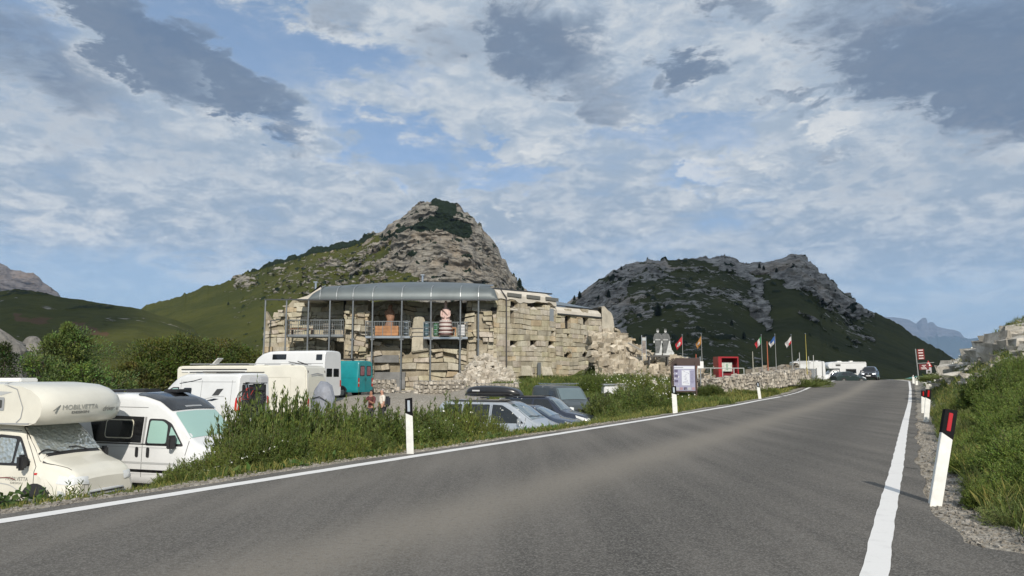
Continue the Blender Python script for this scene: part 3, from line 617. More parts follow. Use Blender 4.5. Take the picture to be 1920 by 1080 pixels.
def cab_glass(b, F, H, W, side, m, mside=None, shape=0):
    b.decal('windscreen', [(F - 1.02, -W * .82), (F - 1.02, W * .82), (F - 1.66, W * .74), (F - 1.66, -W * .74)], 'T', m, rnd=.06, step=.08, rings=6)
    for sd in side:
        d = b.decal('door_window', [(F - 1.15, 1.30), (F - 1.62, 1.86), (F - 1.85, 1.97), (F - 2.32, 1.98), (F - 2.34, 1.30)], sd, BLK(), off=.006, rnd=.07, step=.08)
        b.decal('pane', [(F - 1.68, 1.36), (F - 1.72, 1.82), (F - 1.88, 1.92), (F - 2.26, 1.93), (F - 2.28, 1.36)], sd, mside or m, off=.012, rnd=.06, step=.08, parent=d)
        b.decal('pane', [(F - 1.24, 1.36), (F - 1.62, 1.79), (F - 1.63, 1.36)], sd, mside or m, off=.012, rnd=.03, step=.08, parent=d)
def seams(b, xs, sides, z0=.5, z1=2.3, m=None):
    m = m or mat('panel_gap', (.06, .06, .06), .8)
    for sd in sides:
        for x in xs: b.line('door_seam', [(x, z0), (x, z1)], sd, .014, m, off=.004)
def arch(b, x, r, sides):
    for sd in sides:
        b.decal('wheel_arch', [(x + r * math.cos(t), max(.36, .36 + r * math.sin(t))) for t in np.linspace(0, math.pi, 12)], sd, BLK(), off=.004)
WHITE = lambda: mat('white_paint', (.66, .67, .67), .22, var=.04, vscale=1.2, coat=.5)
CREAM = lambda: mat('cream_paint', (.66, .64, .56), .3, var=.05, vscale=1.5, coat=.3)

def overcab_camper(label, name='overcab_camper', detail=True, loc=None, rz=0, group=None, body=None):
    P_ = body or CREAM(); W = .98
    root = thing(name, label, 'camper', loc, rz, group); F = 3.0
    st = [(F + .02, .42, .55, .84, .74, .66, .10), (F - .06, .40, .6, 1.0, .90, .80, .14), (F - .3, .4, .7, 1.14, .96, .85, .16), (F - .8, .4, .9, 1.28, .98, .86, .14), (F - .95, .4, 1.0, 1.36, .98, .87, .12),
          (F - 1.3, .4, 1.2, 1.72, .98, .85, .14), (F - 1.68, .4, 1.22, 2.05, .98, .84, .18), (F - 1.95, .4, 1.25, 2.12, .98, .85, .18), (F - 3.1, .4, 1.25, 2.14, .98, .87, .17)]
    cab = Body(loft(st), 'cab', P_, root)
    # habitation box with the alcove reaching over the cab: side profile with a bulging nose
    pr = [(-3.4, .45), (-3.4, 2.85), (-3.3, 2.98), (F - 1.9, 3.02), (F - 1.2, 2.97), (F - .86, 2.88), (F - .62, 2.72), (F - .53, 2.5), (F - .56, 2.28), (F - .68, 2.12), (F - .9, 2.06), (F - 2.45, 2.08), (F - 2.5, .45)]
    # the front of the alcove swells towards its middle
    mb = MB(); nt = 15; vs = []
    for j in range(nt):
        t = -1 + 2 * j / (nt - 1); y = 1.12 * t; k = 1 - abs(t) ** 7 * 1.0
        for (x, z) in pr:
            xx = x - (.16 * t * t + .08 * abs(t) ** 8) * max(0, min(1, (x - (F - 2.0)) / 1.0)) ; zz = z - (.05 if z > 2.7 and x > F - 1.95 else 0) * abs(t) ** 6
            if abs(t) == 1: yy = y
            else: yy = y
            vs.append((xx, yy, zz))
    n = len(pr); fs = [(j * n + i, (j + 1) * n + i, (j + 1) * n + (i + 1) % n, j * n + (i + 1) % n) for j in range(nt - 1) for i in range(n)] + [tuple(range(n)), tuple(range((nt - 1) * n, nt * n))[::-1]]
    mb.add(vs, fs); box = Body(mb, 'living_box', P_, root, ang=40)
    dk, ch = BLK(), mat('grey_trim', (.3, .31, .32), .45)
    quilt = bpy.data.materials.get('silver_quilt')
    if not quilt:
        quilt = bpy.data.materials.new('silver_quilt'); quilt.use_nodes = True; g = NT(quilt.node_tree); bs = g.n['Principled BSDF']
        bs.inputs['Base Color'].default_value = (.55, .60, .60, 1); bs.inputs['Metallic'].default_value = .75; bs.inputs['Roughness'].default_value = .3; bs.inputs['Coat Weight'].default_value = .5
        tc = g.new('ShaderNodeTexCoord').outputs['Object']; v = g.new('ShaderNodeTexVoronoi'); g.l.new(tc, v.inputs['Vector']); v.inputs['Scale'].default_value = 11
        bp = g.new('ShaderNodeBump'); bp.inputs['Strength'].default_value = 1; bp.inputs['Distance'].default_value = .03; g.l.new(g.m('ADD', v.outputs['Distance'], g.m('MULTIPLY', g.noise(tc, 6, 4), .8)), bp.inputs['Height']); g.l.new(bp.outputs[0], bs.inputs['Normal'])
    ws = cab.decal('windscreen', [(F - .93, -.88), (F - .93, .88), (F - 1.66, .76), (F - 1.66, -.76)], 'T', dk, off=.006, rnd=.06, step=.08, rings=6)
    cab.decal('sun_blind', [(F - 1.0, -.81), (F - 1.0, .81), (F - 1.62, .71), (F - 1.62, -.71)], 'T', quilt, off=.014, rnd=.05, step=.08, rings=6, parent=ws)
    for k in (-.35, .42): cab.line('wiper', [(F - .97, k), (F - 1.06, k - .28), (F - 1.06, k - .5)], 'T', .025, dk, off=.03)
    for sd in 'RL':
        d = cab.decal('door_window', [(F - 1.14, 1.16), (F - 1.60, 1.80), (F - 2.22, 1.84), (F - 2.28, 1.16)], sd, dk, off=.006, rnd=.07, step=.08)
        cab.decal('sun_blind', [(F - 1.66, 1.22), (F - 1.68, 1.74), (F - 2.16, 1.77), (F - 2.2, 1.22)], sd, quilt, off=.012, rnd=.05, step=.08, parent=d)
        cab.decal('pane', [(F - 1.25, 1.22), (F - 1.59, 1.70), (F - 1.6, 1.22)], sd, quilt, off=.012, rnd=.03, step=.08, parent=d)
        k = -1 if sd == 'R' else 1
        cab.line('door_seam', [(F - 1.0, .5), (F - 1.02, 1.15), (F - 1.55, 1.92), (F - 2.3, 1.95)], sd, .014, mat('panel_gap', (.06, .06, .06), .8), off=.004)
        cab.line('door_seam', [(F - 2.36, .5), (F - 2.36, 1.95)], sd, .014, mat('panel_gap', (.06, .06, .06), .8), off=.004)
        cab.decal('door_handle', rectp(F - 2.28, 1.02, F - 2.1, 1.08), sd, dk, off=.03)
        cab.decal('indicator', rectp(F - 1.0, .98, F - .93, 1.02), sd, mat('red_lens', (.5, .02, .015), .2), off=.01)
        hl = cab.decal('headlight', [(F - .42, .80), (F - .06, .76), (F - .04, .92), (F - .42, .98)], sd, mat('lamp_glass', (.62, .64, .64), .12, spec=.8), off=.012)
        MB().box((F - 1.2, k * 1.14, 1.26), (.16, .2, .34)).build('mirror', dk, root, bevel=.05).data.shade_smooth()
        MB().box((F - 1.22, k * 1.02, 1.24), (.05, .12, .14)).build('mirror_arm', dk, root, bevel=.01)
        wheel(root, F - .95, k * .86, .34, .2, CHR()); wheel(root, -1.9, k * .98, .34, .2, CHR()); arch(cab, F - .95, .44, sd); 
    cab.decal('headlight', [(-.82, .79), (-.50, .76), (-.50, .92), (-.82, .95)], 'F', mat('lamp_glass', (.62, .64, .64), .12, spec=.8), off=.02)
    cab.decal('headlight', [(.82, .79), (.50, .76), (.50, .92), (.82, .95)], 'F', mat('lamp_glass', (.62, .64, .64), .12, spec=.8), off=.02)
    bp = MB(); vs = []
    prf = [(0, .34), (.10, .36), (.14, .46), (.12, .60), (0, .66)]
    nt = 13
    for j in range(nt):
        t = -1 + 2 * j / (nt - 1); ins = .26 * abs(t) ** 3
        vs += [(F - .06 + a - ins, t * (.99 - .0 * a), z) for a, z in prf]
    bp.add(vs, [(j * 5 + i, (j + 1) * 5 + i, (j + 1) * 5 + i + 1, j * 5 + i + 1) for j in range(nt - 1) for i in range(4)] + [tuple(range(5)), tuple(range((nt - 1) * 5, nt * 5))[::-1]])
    bump = bp.build('bumper', mat('grey_bumper', (.48, .50, .51), .5, var=.08, vscale=4), root, ang=50)
    for z in (.42, .49, .56): MB().box((F + .078 - abs(z - .49) * .15, 0, z), (.03, .95, .03)).build('grille', dk, bump)
    cab.line('bonnet_seam', [(F - .22, -.74), (F - .92, -.86)], 'T', .012, mat('panel_gap', (.06, .06, .06), .8), off=.004); cab.line('bonnet_seam', [(F - .22, .74), (F - .92, .86)], 'T', .012, mat('panel_gap', (.06, .06, .06), .8), off=.004)
    # side of the box: grey moulding around the alcove flank, windows, stripes
    for sd in 'RL':
        g1 = box.decal('roof_flash', [(-3.2, 2.80), (F - 1.95, 2.72), (F - 1.62, 2.80), (-3.2, 2.93)], sd, mat('grey_stripe', (.42, .43, .43), .4), off=.005)
        w1 = box.decal('alcove_window', rectp(F - 2.6, 2.38, F - 1.84, 2.68), sd, ch, off=.012, rnd=.04)
        box.decal('pane', rectp(F - 2.55, 2.44, F - 1.90, 2.62), sd, mat('smoked_pane', (.06, .06, .055), .12, spec=.7), off=.018, rnd=.03, parent=w1)
        w2 = box.decal('side_window', rectp(-1.9, 1.4, -.3, 2.05), sd, ch, off=.012, rnd=.06); box.decal('pane', rectp(-1.84, 1.46, -.36, 1.99), sd, GL(), off=.02, rnd=.05, parent=w2)
        box.line('edge_moulding', [(F - 2.48, 2.09), (F - 1.02, 2.10)], sd, .03, ch, off=.01)
        box.line('edge_moulding', [(F - 1.98, 3.0), (F - 1.5, 2.86), (F - 1.30, 2.45), (F - 1.34, 2.22), (F - 1.46, 2.12)], sd, .022, ch, off=.01)
        rr = mat('maroon_stripe', (.16, .03, .03), .4)
        for q in range(2): cab.line('stripe', [(F - 2.34 + .9 * t, .98 - q * .06 - (.17 + .13 * q) * t ** 1 - .04 * math.sin(t * 6)) for t in np.linspace(0, 1 - .1 * (1 - q), 9)], sd, .02, (rr, mat('grey_stripe', (.3, .31, .31), .4))[q], off=.011)
    if detail:
        tg = mat('faded_lettering', (.22, .22, .20), .5)
        box.text('lettering', 'MOBILVETTA', 'F', -.28, 2.40, .15, mat('pale_lettering', (.35, .35, .32), .5), sx=1.05)
        box.text('lettering', 'DESIGN', 'F', -.28, 2.31, .07, tg, sx=1.9, bold=.004)
        box.text('lettering', 'driver', 'F', .55, 2.33, .17, tg, shear=.35, bold=.003); box.text('lettering', '61', 'F', .92, 2.33, .11, tg, bold=.003)
        cab.text('lettering', 'MOBILVETTA', 'R', F - 1.48, .84, .12, tg, sx=.9); cab.text('lettering', 'DESIGN', 'R', F - 1.48, .77, .06, tg, sx=1.7)
        MB().bar((F - .62, -.95, 2.38), (F - .62, -.78, 2.50), .02).build('lettering', tg, box.o)
    [MB().box(p_, d_).build('roof_hatch', mat('hatch_white', (.7, .7, .68), .4), box.o, bevel=.03) for p_, d_ in (((-1.5, .2, 3.06), (.5, .5, .14)), ((.2, 0, 3.05), (.7, .5, .12)))]
    return root

def white_van():   # beside the camper in front
    H = 2.62; root, b, F = base_van('white camper van with black window band and black roof visor, beside the cream camper', None, WHITE(), L=6.0, H=H)
    pale = glass(); cab_glass(b, F, H, 1.02, 'RL', pale); blk = mat('gloss_black', (.01, .01, .011), .12, coat=.5)
    for sd in 'RL':
        b.decal('window_band', [(F - 2.48, 1.36), (F - 2.48, 2.02), (F - 4.35, 2.06), (F - 4.05, 1.36)], sd, blk, off=.006)
        w = b.decal('side_window', rectp(F - 3.72, 1.46, F - 2.78, 1.95), sd, mat('pale_frame', (.55, .52, .42), .4), off=.012, rnd=.1); b.decal('pane', rectp(F - 3.69, 1.49, F - 2.81, 1.92), sd, GL(), off=.018, rnd=.08, parent=w)
        b.line('window_line', [(F - 2.42, 1.36), (F - 2.42, 2.02)], sd, .06, mat('silver_stripe', (.3, .3, .3), .3), off=.012)
        for z, w_, c in ((1.33, .03, 'b'), (.86, .05, 'g'), (.66, .07, 'b'), (1.25, .012, 'g')):
            b.line('stripe', [(-F + .2, z), (F - 1.3, z)], sd, w_, blk if c == 'b' else mat('grey_stripe', (.42, .43, .43), .4), off=.008)
        b.line('sill', [(-F + .15, .45), (F - 1.6, .45)], sd, .26, blk, off=.01)
        for x in (F - 2.58, F - 2.22): b.decal('door_handle', rectp(x - .05, 1.0, x + .05, 1.26), sd, BLK(), off=.02, rnd=.05)
        b.decal('headlight', [(F - .55, .92), (F - .12, .84), (F - .2, 1.02), (F - .6, 1.16)], sd, mat('lamp_glass', (.62, .64, .64), .12, spec=.8), off=.01)
        arch(b, F - 1.0, .46, sd); arch(b, -F + 1.15, .46, sd); b.line('gutter', [(F - 2.4, 2.26), (-F + .2, 2.28)], sd, .012, mat('panel_gap', (.06, .06, .06), .8), off=.005)
    seams(b, (F - 2.42, F - 3.95, F - 1.05), 'RL', z1=2.0)
    v = b.decal('roof_visor', [(F - 1.70, -.80), (F - 1.70, .80), (F - 2.85, .84), (F - 2.85, -.84)], 'T', blk, off=.03, step=.08, rnd=.08)
    b.line('visor_lettering', [(F - 1.78, -.3), (F - 1.78, .3)], 'T', .05, mat('grey_trim', (.3, .31, .32), .45), off=.034, parent=v)
    b.decal('grille', [(-.45, .62), (.45, .62), (.5, .86), (-.5, .86)], 'F', BLK(), off=.01); b.decal('bumper', [(-.9, .36), (.9, .36), (.92, .56), (-.92, .56)], 'F', BLK(), off=.02)
    for x, y in ((F - 1.0, .9), (-F + 1.15, .9)):
        for k in (-1, 1): wheel(root, x, k * y, .36, .22)
    mirror_pair(root, F - 1.38, 1.0, 1.42, 1.1)
    MB().box((F - 3.5, 0, H + .05), (.7, .6, .10)).build('roof_hatch', BLK(), root, bevel=.03); MB().box((F - 2.6, .3, H + .05), (.5, .5, .09)).build('roof_hatch', BLK(), root, bevel=.02)
    MB().bar((F - 3.4, -.8, H + .05), (-F + .3, -.8, H + .05), .06).build('roof_rail', BLK(), root); MB().box((-1.4, .1, H + .06), (1.1, .7, .03)).build('solar_panel', BLK(), root)
    return root
def rear_door_glass(b, m, F): b.decal('rear_window', [(-.72, 1.5), (-.08, 1.5), (-.08, 2.0), (-.70, 2.0)], 'B', m, rnd=.06); b.decal('rear_window', [(.72, 1.5), (.08, 1.5), (.08, 2.0), (.70, 2.0)], 'B', m, rnd=.06)
def rack_van():
    H = 2.6; root, b, F = base_van('white camper van with dark chevron on its side and bicycles on its open rear', None, WHITE(), L=6.0, H=H)
    cab_glass(b, F, H, 1.02, 'RL', glass()); blk = mat('gloss_black', (.01, .01, .011), .12, coat=.5); gs = mat('grey_stripe', (.42, .43, .43), .4)
    for sd in 'RL':
        b.decal('side_window', rectp(F - 3.15, 1.42, F - 2.62, 1.95), sd, GL(), rnd=.08); b.decal('small_hatch', rectp(F - 4.35, .84, F - 4.2, .98), sd, blk); b.decal('small_hatch', rectp(-F + .2, .84, -F + .32, .98), sd, blk)
        b.line('stripe', [(F - 2.3, 2.14), (F - 3.2, 2.26), (F - 3.7, 2.36)], sd, .035, blk)
        b.decal('chevron', [(F - 4.45, 1.60), (F - 4.72, 1.90), (F - 5.12, 1.92), (F - 4.85, 1.62)], sd, mat('dark_grey', (.05, .05, .05), .4)); b.decal('chevron', [(F - 4.1, 1.38), (F - 4.6, 1.48), (F - 4.9, 1.46), (F - 4.5, 1.36)], sd, blk)
        b.line('stripe', [(F - 3.7, 1.2), (F - 4.0, 1.44), (F - 4.6, 1.56), (F - 5.2, 1.58)], sd, .03, gs); arch(b, F - 1.0, .46, sd); arch(b, -F + 1.15, .46, sd)
        b.line('sill', [(-F + .15, .42), (F - 1.6, .42)], sd, .16, blk, off=.01)
        b.line('panel_line', [(F - 2.5, 2.22), (-F + .2, 2.22)], sd, .012, mat('panel_gap', (.06, .06, .06), .8), off=.005)
    seams(b, (F - 2.42, F - 3.75, F - 5.6), 'RL')
    op = b.decal('rear_opening', [(-.78, .62), (.78, .62), (.74, 2.1), (-.74, 2.1)], 'B', mat('dark_inside', (.01, .01, .012), .8), step=.1)
    for k in (-1, 1):
        b.decal('tail_light', [(k * .97, .9), (k * .84, .9), (k * .82, 1.6), (k * .93, 1.5)], 'B', mat('red_lens', (.5, .02, .015), .2), off=.02); b.decal('tail_light', [(-F + .02, .9), (-F + .14, .95), (-F + .10, 1.5), (-F + .02, 1.6)], 'R' if k < 0 else 'L', mat('red_lens', (.5, .02, .015), .2), off=.012)
    for x in (F - 1.0, -F + 1.15):
        for k in (-1, 1): wheel(root, x, k * .9, .36, .22)
    mirror_pair(root, F - 1.38, 1.0, 1.42, 1.1); MB().bar((F - 2.8, -.8, H + .06), (-F + .2, -.8, H + .06), .05).bar((F - 2.8, .8, H + .06), (-F + .2, .8, H + .06), .05).build('roof_rail', BLK(), root)
    MB().box((-1.2, .1, H + .08), (1.6, 1.0, .04)).build('solar_panel', BLK(), root); MB().box((.7, 0, H + .06), (.5, .5, .10)).build('roof_hatch', mat('hatch_white', (.7, .7, .68), .4), root, bevel=.02)
    MB().box((-F - .02, 0, 2.28), (.06, .34, .06)).build('brake_light', mat('red_lens', (.5, .02, .015), .2), root)
    return root
def motorhome():
    root = thing('motorhome', 'long cream motorhome with a plain side hatch, behind the white van with bicycles', 'motorhome'); L = 7.6; F = L / 2; H = 2.92; cr = CREAM()
    pr = [(-F, .45), (-F - .04, 1.6), (-F + .02, H - .25), (-F + .12, H - .06), (-F + .3, H), (F - 1.6, H), (F - .2, H - .02), (F + .02, H - .12), (F, 2.1), (F - .3, 2.0), (F - .25, .45)]
    mb = MB().prism(pr, -1.14, 1.14, 'y'); b = Body(mb, 'body', cr, root, bevel=.06)
    for sd in 'LR':
        b.line('hatch_seam', [(-F + 2.4, 1.0), (-F + 2.4, 2.3), (-F + .9, 2.3), (-F + .9, 1.0), (-F + 2.4, 1.0)], sd, .018, mat('cream_shadow_gap', (.45, .43, .36), .6)); b.decal('side_window', rectp(F - 2.4, 1.5, F - 1.2, 2.0), sd, GL(), rnd=.06)
        b.line('awning', [(F - .3, 2.72), (-F + 3.4, 2.72)], sd, .05, BLK(), off=.06); b.line('awning', [(F - .3, 2.62), (-F + 3.4, 2.62)], sd, .10, mat('hatch_white', (.7, .7, .68), .4), off=.05)
        b.line('skirt', [(F - .4, .52), (-F + .1, .52)], sd, .12, mat('grey_trim', (.3, .31, .32), .45))
    b.decal('rear_panel', [(-.85, 1.5), (.85, 1.5), (.85, 2.35), (-.85, 2.35)], 'B', mat('cream_panel', (.68, .66, .56), .4), rnd=.1); b.line('spoiler', [(-.7, 2.42), (0, 2.5), (.7, 2.42)], 'B', .06, mat('grey_trim', (.3, .31, .32), .45), off=.05)
    for k in (-1, 1): b.decal('tail_light', [(k * 1.0, .8), (k * .85, .8), (k * .85, 1.2), (k * 1.0, 1.2)], 'B', mat('red_lens', (.5, .02, .015), .2), off=.02); b.decal('corner_lamp', [(k * 1.0, 2.55), (k * .92, 2.55), (k * .92, 2.65), (k * 1.0, 2.65)], 'B', BLK(), off=.02)
    for x in (F - 1.3, -F + 1.9):
        for k in (-1, 1): wheel(root, x, k * 1.02, .36, .22)
    rk = MB()
    for k in (-.9, .9): rk.bar((F - .6, k, H + .09), (-F + .8, k, H + .09), .04)
    rk.build('roof_rail', mat('grey_trim', (.3, .31, .32), .45), root); MB().box((1.2, 0, H + .08), (1.4, .9, .05)).build('solar_panel', BLK(), root)
    [MB().box(p_, d_).build('roof_hatch', mat('hatch_white', (.7, .7, .68), .4), root, bevel=.03) for p_, d_ in (((-2.2, .2, H + .08), (.6, .5, .14)), ((-.6, .0, H + .06), (.5, .5, .1)))]
    MB().box((F - 1.6, -.1, H + .26), (.5, .5, .05), M=Matrix.Rotation(.75, 3, 'Y')).build('raised_hatch', mat('hatch_white', (.7, .7, .68), .4), root, bevel=.02)
    MB().bar((-2.9, -.7, H + .05), (-2.3, -.7, H + .24), .05).bar((-3.2, .1, H + .05), (-2.4, .5, H + .2), .04).build('roof_bar', BLK(), root)
    return root
def high_van():
    H = 3.08; root, b, F = base_van('tall white high-roof van between the cream motorhome and the teal van', None, WHITE(), L=6.6, H=H)
    cab_glass(b, F, H, 1.02, 'RL', GL())
    for sd in 'RL':
        b.decal('roof_window', rectp(F - 3.9, 2.55, F - 2.9, 2.88), sd, GL(), rnd=.04); b.decal('side_window', rectp(F - 4.2, 1.5, F - 3.0, 2.0), sd, GL(), rnd=.05); arch(b, F - 1.0, .46, sd)
        b.decal('rear_quarter_window', rectp(-F + .18, 2.5, -F + .6, 2.85), sd, GL(), rnd=.04)
        b.line('panel_line', [(F - 2.5, 2.3), (-F + .1, 2.3)], sd, .02, mat('panel_gap', (.06, .06, .06), .8), off=.005)
    rear_door_glass(b, GL(), F)
    for k in (-1, 1): b.decal('tail_light', [(k * .97, .9), (k * .84, .9), (k * .84, 1.3), (k * .97, 1.3)], 'B', mat('red_lens', (.5, .02, .015), .2), off=.02)
    for x in (F - 1.0, -F + 1.15):
        for k in (-1, 1): wheel(root, x, k * .9, .36, .22)
    mirror_pair(root, F - 1.38, 1.0, 1.42, 1.1)
    return root
def teal_van():
    H = 2.45; tp = mat('teal_paint', (.008, .215, .235), .35, var=.12, vscale=1.5, coat=.3); root, b, F = base_van('teal panel van with pink curtained rear windows, in front of the stone fort', None, tp, L=5.4, H=H)
    cab_glass(b, F, H, 1.02, 'RL', GL()); cur = mat('pink_curtain_glass', (.20, .07, .09), .25, coat=.6)
    for q in (-1, 1):
        w = b.decal('rear_window', [(q * .74, 1.42), (q * .12, 1.42), (q * .12, 2.12), (q * .72, 2.12)], 'B', BLK(), rnd=.08, off=.006); b.decal('pane', [(q * .68, 1.48), (q * .18, 1.48), (q * .18, 2.06), (q * .66, 2.06)], 'B', cur, rnd=.06, off=.014, parent=w)
        tl = b.decal('tail_light', [(q * .98, .72), (q * .80, .72), (q * .80, 1.30), (q * .97, 1.30)], 'B', mat('red_lens', (.5, .02, .015), .2), off=.02)
        b.decal('lamp_segment', [(q * .96, .92), (q * .82, .92), (q * .82, 1.04), (q * .96, 1.04)], 'B', mat('amber_lens', (.6, .5, .42), .2), off=.028, parent=tl)
        b.line('door_handle', [(q * .08, 1.1), (q * .08, 1.3)], 'B', .04, BLK(), off=.03)
    b.line('door_seam', [(0, .5), (0, 2.25)], 'B', .02, mat('panel_gap', (.06, .06, .06), .8)); seams(b, (F - 2.4, F - 3.5), 'RL')
    for sd in 'RL': arch(b, -F + 1.2, .44, sd); arch(b, F - 1.0, .44, sd); b.line('panel_line', [(F - 2.4, 1.3), (-F + .1, 1.3)], sd, .02, mat('teal_dark', (.004, .12, .14), .5), off=.004)
    for x in (F - 1.0, -F + 1.2):
        for k in (-1, 1): wheel(root, x, k * .9, .36, .22)
    mirror_pair(root, F - 1.38, 1.0, 1.42, 1.1); r = MB()
    for x in (-2.2, -1.2, -.2): r.bar((x, -.85, H + .10), (x, .85, H + .10), .05); [r.bar((x, k * .8, H - .03), (x, k * .8, H + .1), .05) for k in (-1, 1)]
    r.bar((-2.4, -.8, H + .13), (0.1, -.8, H + .13), .04).bar((-2.4, .8, H + .13), (0.1, .8, H + .13), .04).build('roof_bar', BLK(), root)
    return root
def minivan():
    root = thing('minivan', 'silver minivan with dark windows carrying a black roof box, behind the low roadside bush', 'minivan'); F = 2.5; sp = mat('silver_paint', (.50, .53, .56), .28, .6, var=.04, coat=.5)
    st = [(2.52, .34, .5, .66, .66, .6, .1), (2.42, .26, .52, .80, .84, .74, .14), (2.15, .22, .6, .95, .93, .80, .16), (1.7, .22, .8, 1.08, .95, .82, .16), (1.45, .22, .95, 1.17, .95, .80, .12), (1.1, .22, 1.0, 1.40, .95, .76, .12), (.72, .22, 1.04, 1.66, .95, .74, .13), (.35, .22, 1.06, 1.82, .95, .74, .14), (-.1, .22, 1.07, 1.88, .95, .75, .14), (-1.8, .22, 1.08, 1.88, .95, .76, .14), (-2.25, .22, 1.08, 1.82, .94, .75, .14), (-2.4, .25, 1.1, 1.66, .93, .74, .14), (-2.5, .3, 1.1, 1.3, .9, .72, .14)]
    b = Body(loft(st), 'body', sp, root); tint = mat('dark_glass', (.012, .015, .017), .06, spec=.8)
    b.decal('windscreen', [(1.36, -.76), (1.36, .76), (.52, .66), (.52, -.66)], 'T', mat('windscreen_glass', (.10, .14, .15), .05, spec=.9, coat=1), rnd=.06, step=.08, rings=6)
    b.line('wiper', [(1.3, .1), (1.22, -.35), (1.2, -.6)], 'T', .03, BLK(), off=.02); b.line('wiper', [(1.3, .55), (1.22, .15)], 'T', .03, BLK(), off=.02)
    for sd in 'RL':
        d = b.decal('door_window', [(1.12, 1.10), (.55, 1.54), (.22, 1.72), (-.15, 1.74), (-.16, 1.10)], sd, tint, rnd=.05, step=.08)
        b.decal('side_window', rectp(-1.30, 1.12, -.26, 1.74), sd, tint, rnd=.05, step=.08); b.decal('side_window', [(-1.38, 1.12), (-2.22, 1.14), (-2.10, 1.72), (-1.38, 1.74)], sd, tint, rnd=.05, step=.08)
        b.decal('door_handle', rectp(.02, .98, .24, 1.05), sd, BLK(), off=.025, rnd=.02); b.decal('door_handle', rectp(-.5, .98, -.3, 1.05), sd, BLK(), off=.025, rnd=.02)
        b.decal('headlight', [(2.0, .66), (2.36, .62), (2.3, .74), (1.92, .88)], sd, mat('lamp_glass', (.62, .64, .64), .12, spec=.8), off=.012)
        arch(b, 1.62, .40, sd); arch(b, -1.5, .40, sd); b.line('rub_strip', [(1.2, .58), (-2.3, .58)], sd, .05, mat('silver_dark', (.25, .26, .27), .5), off=.008)
        b.line('roof_rail', [(.3, 1.84), (-2.0, 1.85)], sd, .04, BLK(), off=.02)
    seams(b, (1.14, -.2, -1.34), 'RL', .4, 1.7)
    b.decal('headlight', [(-.86, .62), (-.52, .60), (-.50, .74), (-.84, .80)], 'F', mat('lamp_glass', (.62, .64, .64), .12, spec=.8), off=.012); b.decal('headlight', [(.86, .62), (.52, .60), (.50, .74), (.84, .80)], 'F', mat('lamp_glass', (.62, .64, .64), .12, spec=.8), off=.012)
    b.decal('grille', [(-.42, .6), (.42, .6), (.40, .74), (-.40, .74)], 'F', BLK(), off=.01); b.decal('rear_window', [(-.66, 1.2), (.66, 1.2), (.6, 1.66), (-.6, 1.66)], 'B', tint, rnd=.06)
    for x in (1.62, -1.5):
        for k in (-1, 1): wheel(root, x, k * .84, .33, .2)
    mirror_pair(root, .98, .90, 1.16, .8, col=sp)
    return root
def roof_box(parent_loc, rz):
    o = thing('roof_box', 'long black roof box strapped on top of the silver minivan', 'roof box', parent_loc, rz); mb = MB()
    st = np.linspace(-1.15, 1.15, 30); rings = []
    for x in st:
        t = x / 1.15; k = (1 - abs(t) ** 5) ** .5 if abs(t) < 1 else 0.0; k = max(k, .04); w = .42 * (.75 + .25 * k) * (1 - .18 * max(0, t)) * max(k, .55); top = .40 * k * (1 - .25 * max(0, t) ** 1.5) + .03; bt = .02 + .06 * (1 - k)
        rings.append([(x, w * math.copysign(abs(math.cos(a)) ** .6, math.cos(a)), bt + (top - bt) * (.5 + .5 * math.copysign(abs(math.sin(a)) ** .6, math.sin(a)))) for a in np.linspace(0, 2 * math.pi, 20, endpoint=False)])
    n = 20; mb.add([p for r in rings for p in r], [(i * n + j, i * n + (j + 1) % n, (i + 1) * n + (j + 1) % n, (i + 1) * n + j) for i in range(29) for j in range(n)] + [tuple(range(n)), tuple(range(29 * n, 30 * n))[::-1]])
    b = Body(mb, 'shell', mat('box_black', (.015, .015, .017), .3, coat=.3), o, ang=60)
    b.line('seam', [(-1.1, .14), (1.1, .14)], 'R', .02, mat('box_seam', (.05, .05, .05), .4)); b.decal('badge', rectp(-.72, .22, -.40, .27), 'R', mat('badge_grey', (.5, .5, .5), .4), off=.008)
    MB().box((.5, 0, -.03), (.06, 1.1, .05)).box((-.5, 0, -.03), (.06, 1.1, .05)).build('crossbar', mat('grey_trim', (.3, .31, .32), .45), o)
    return o
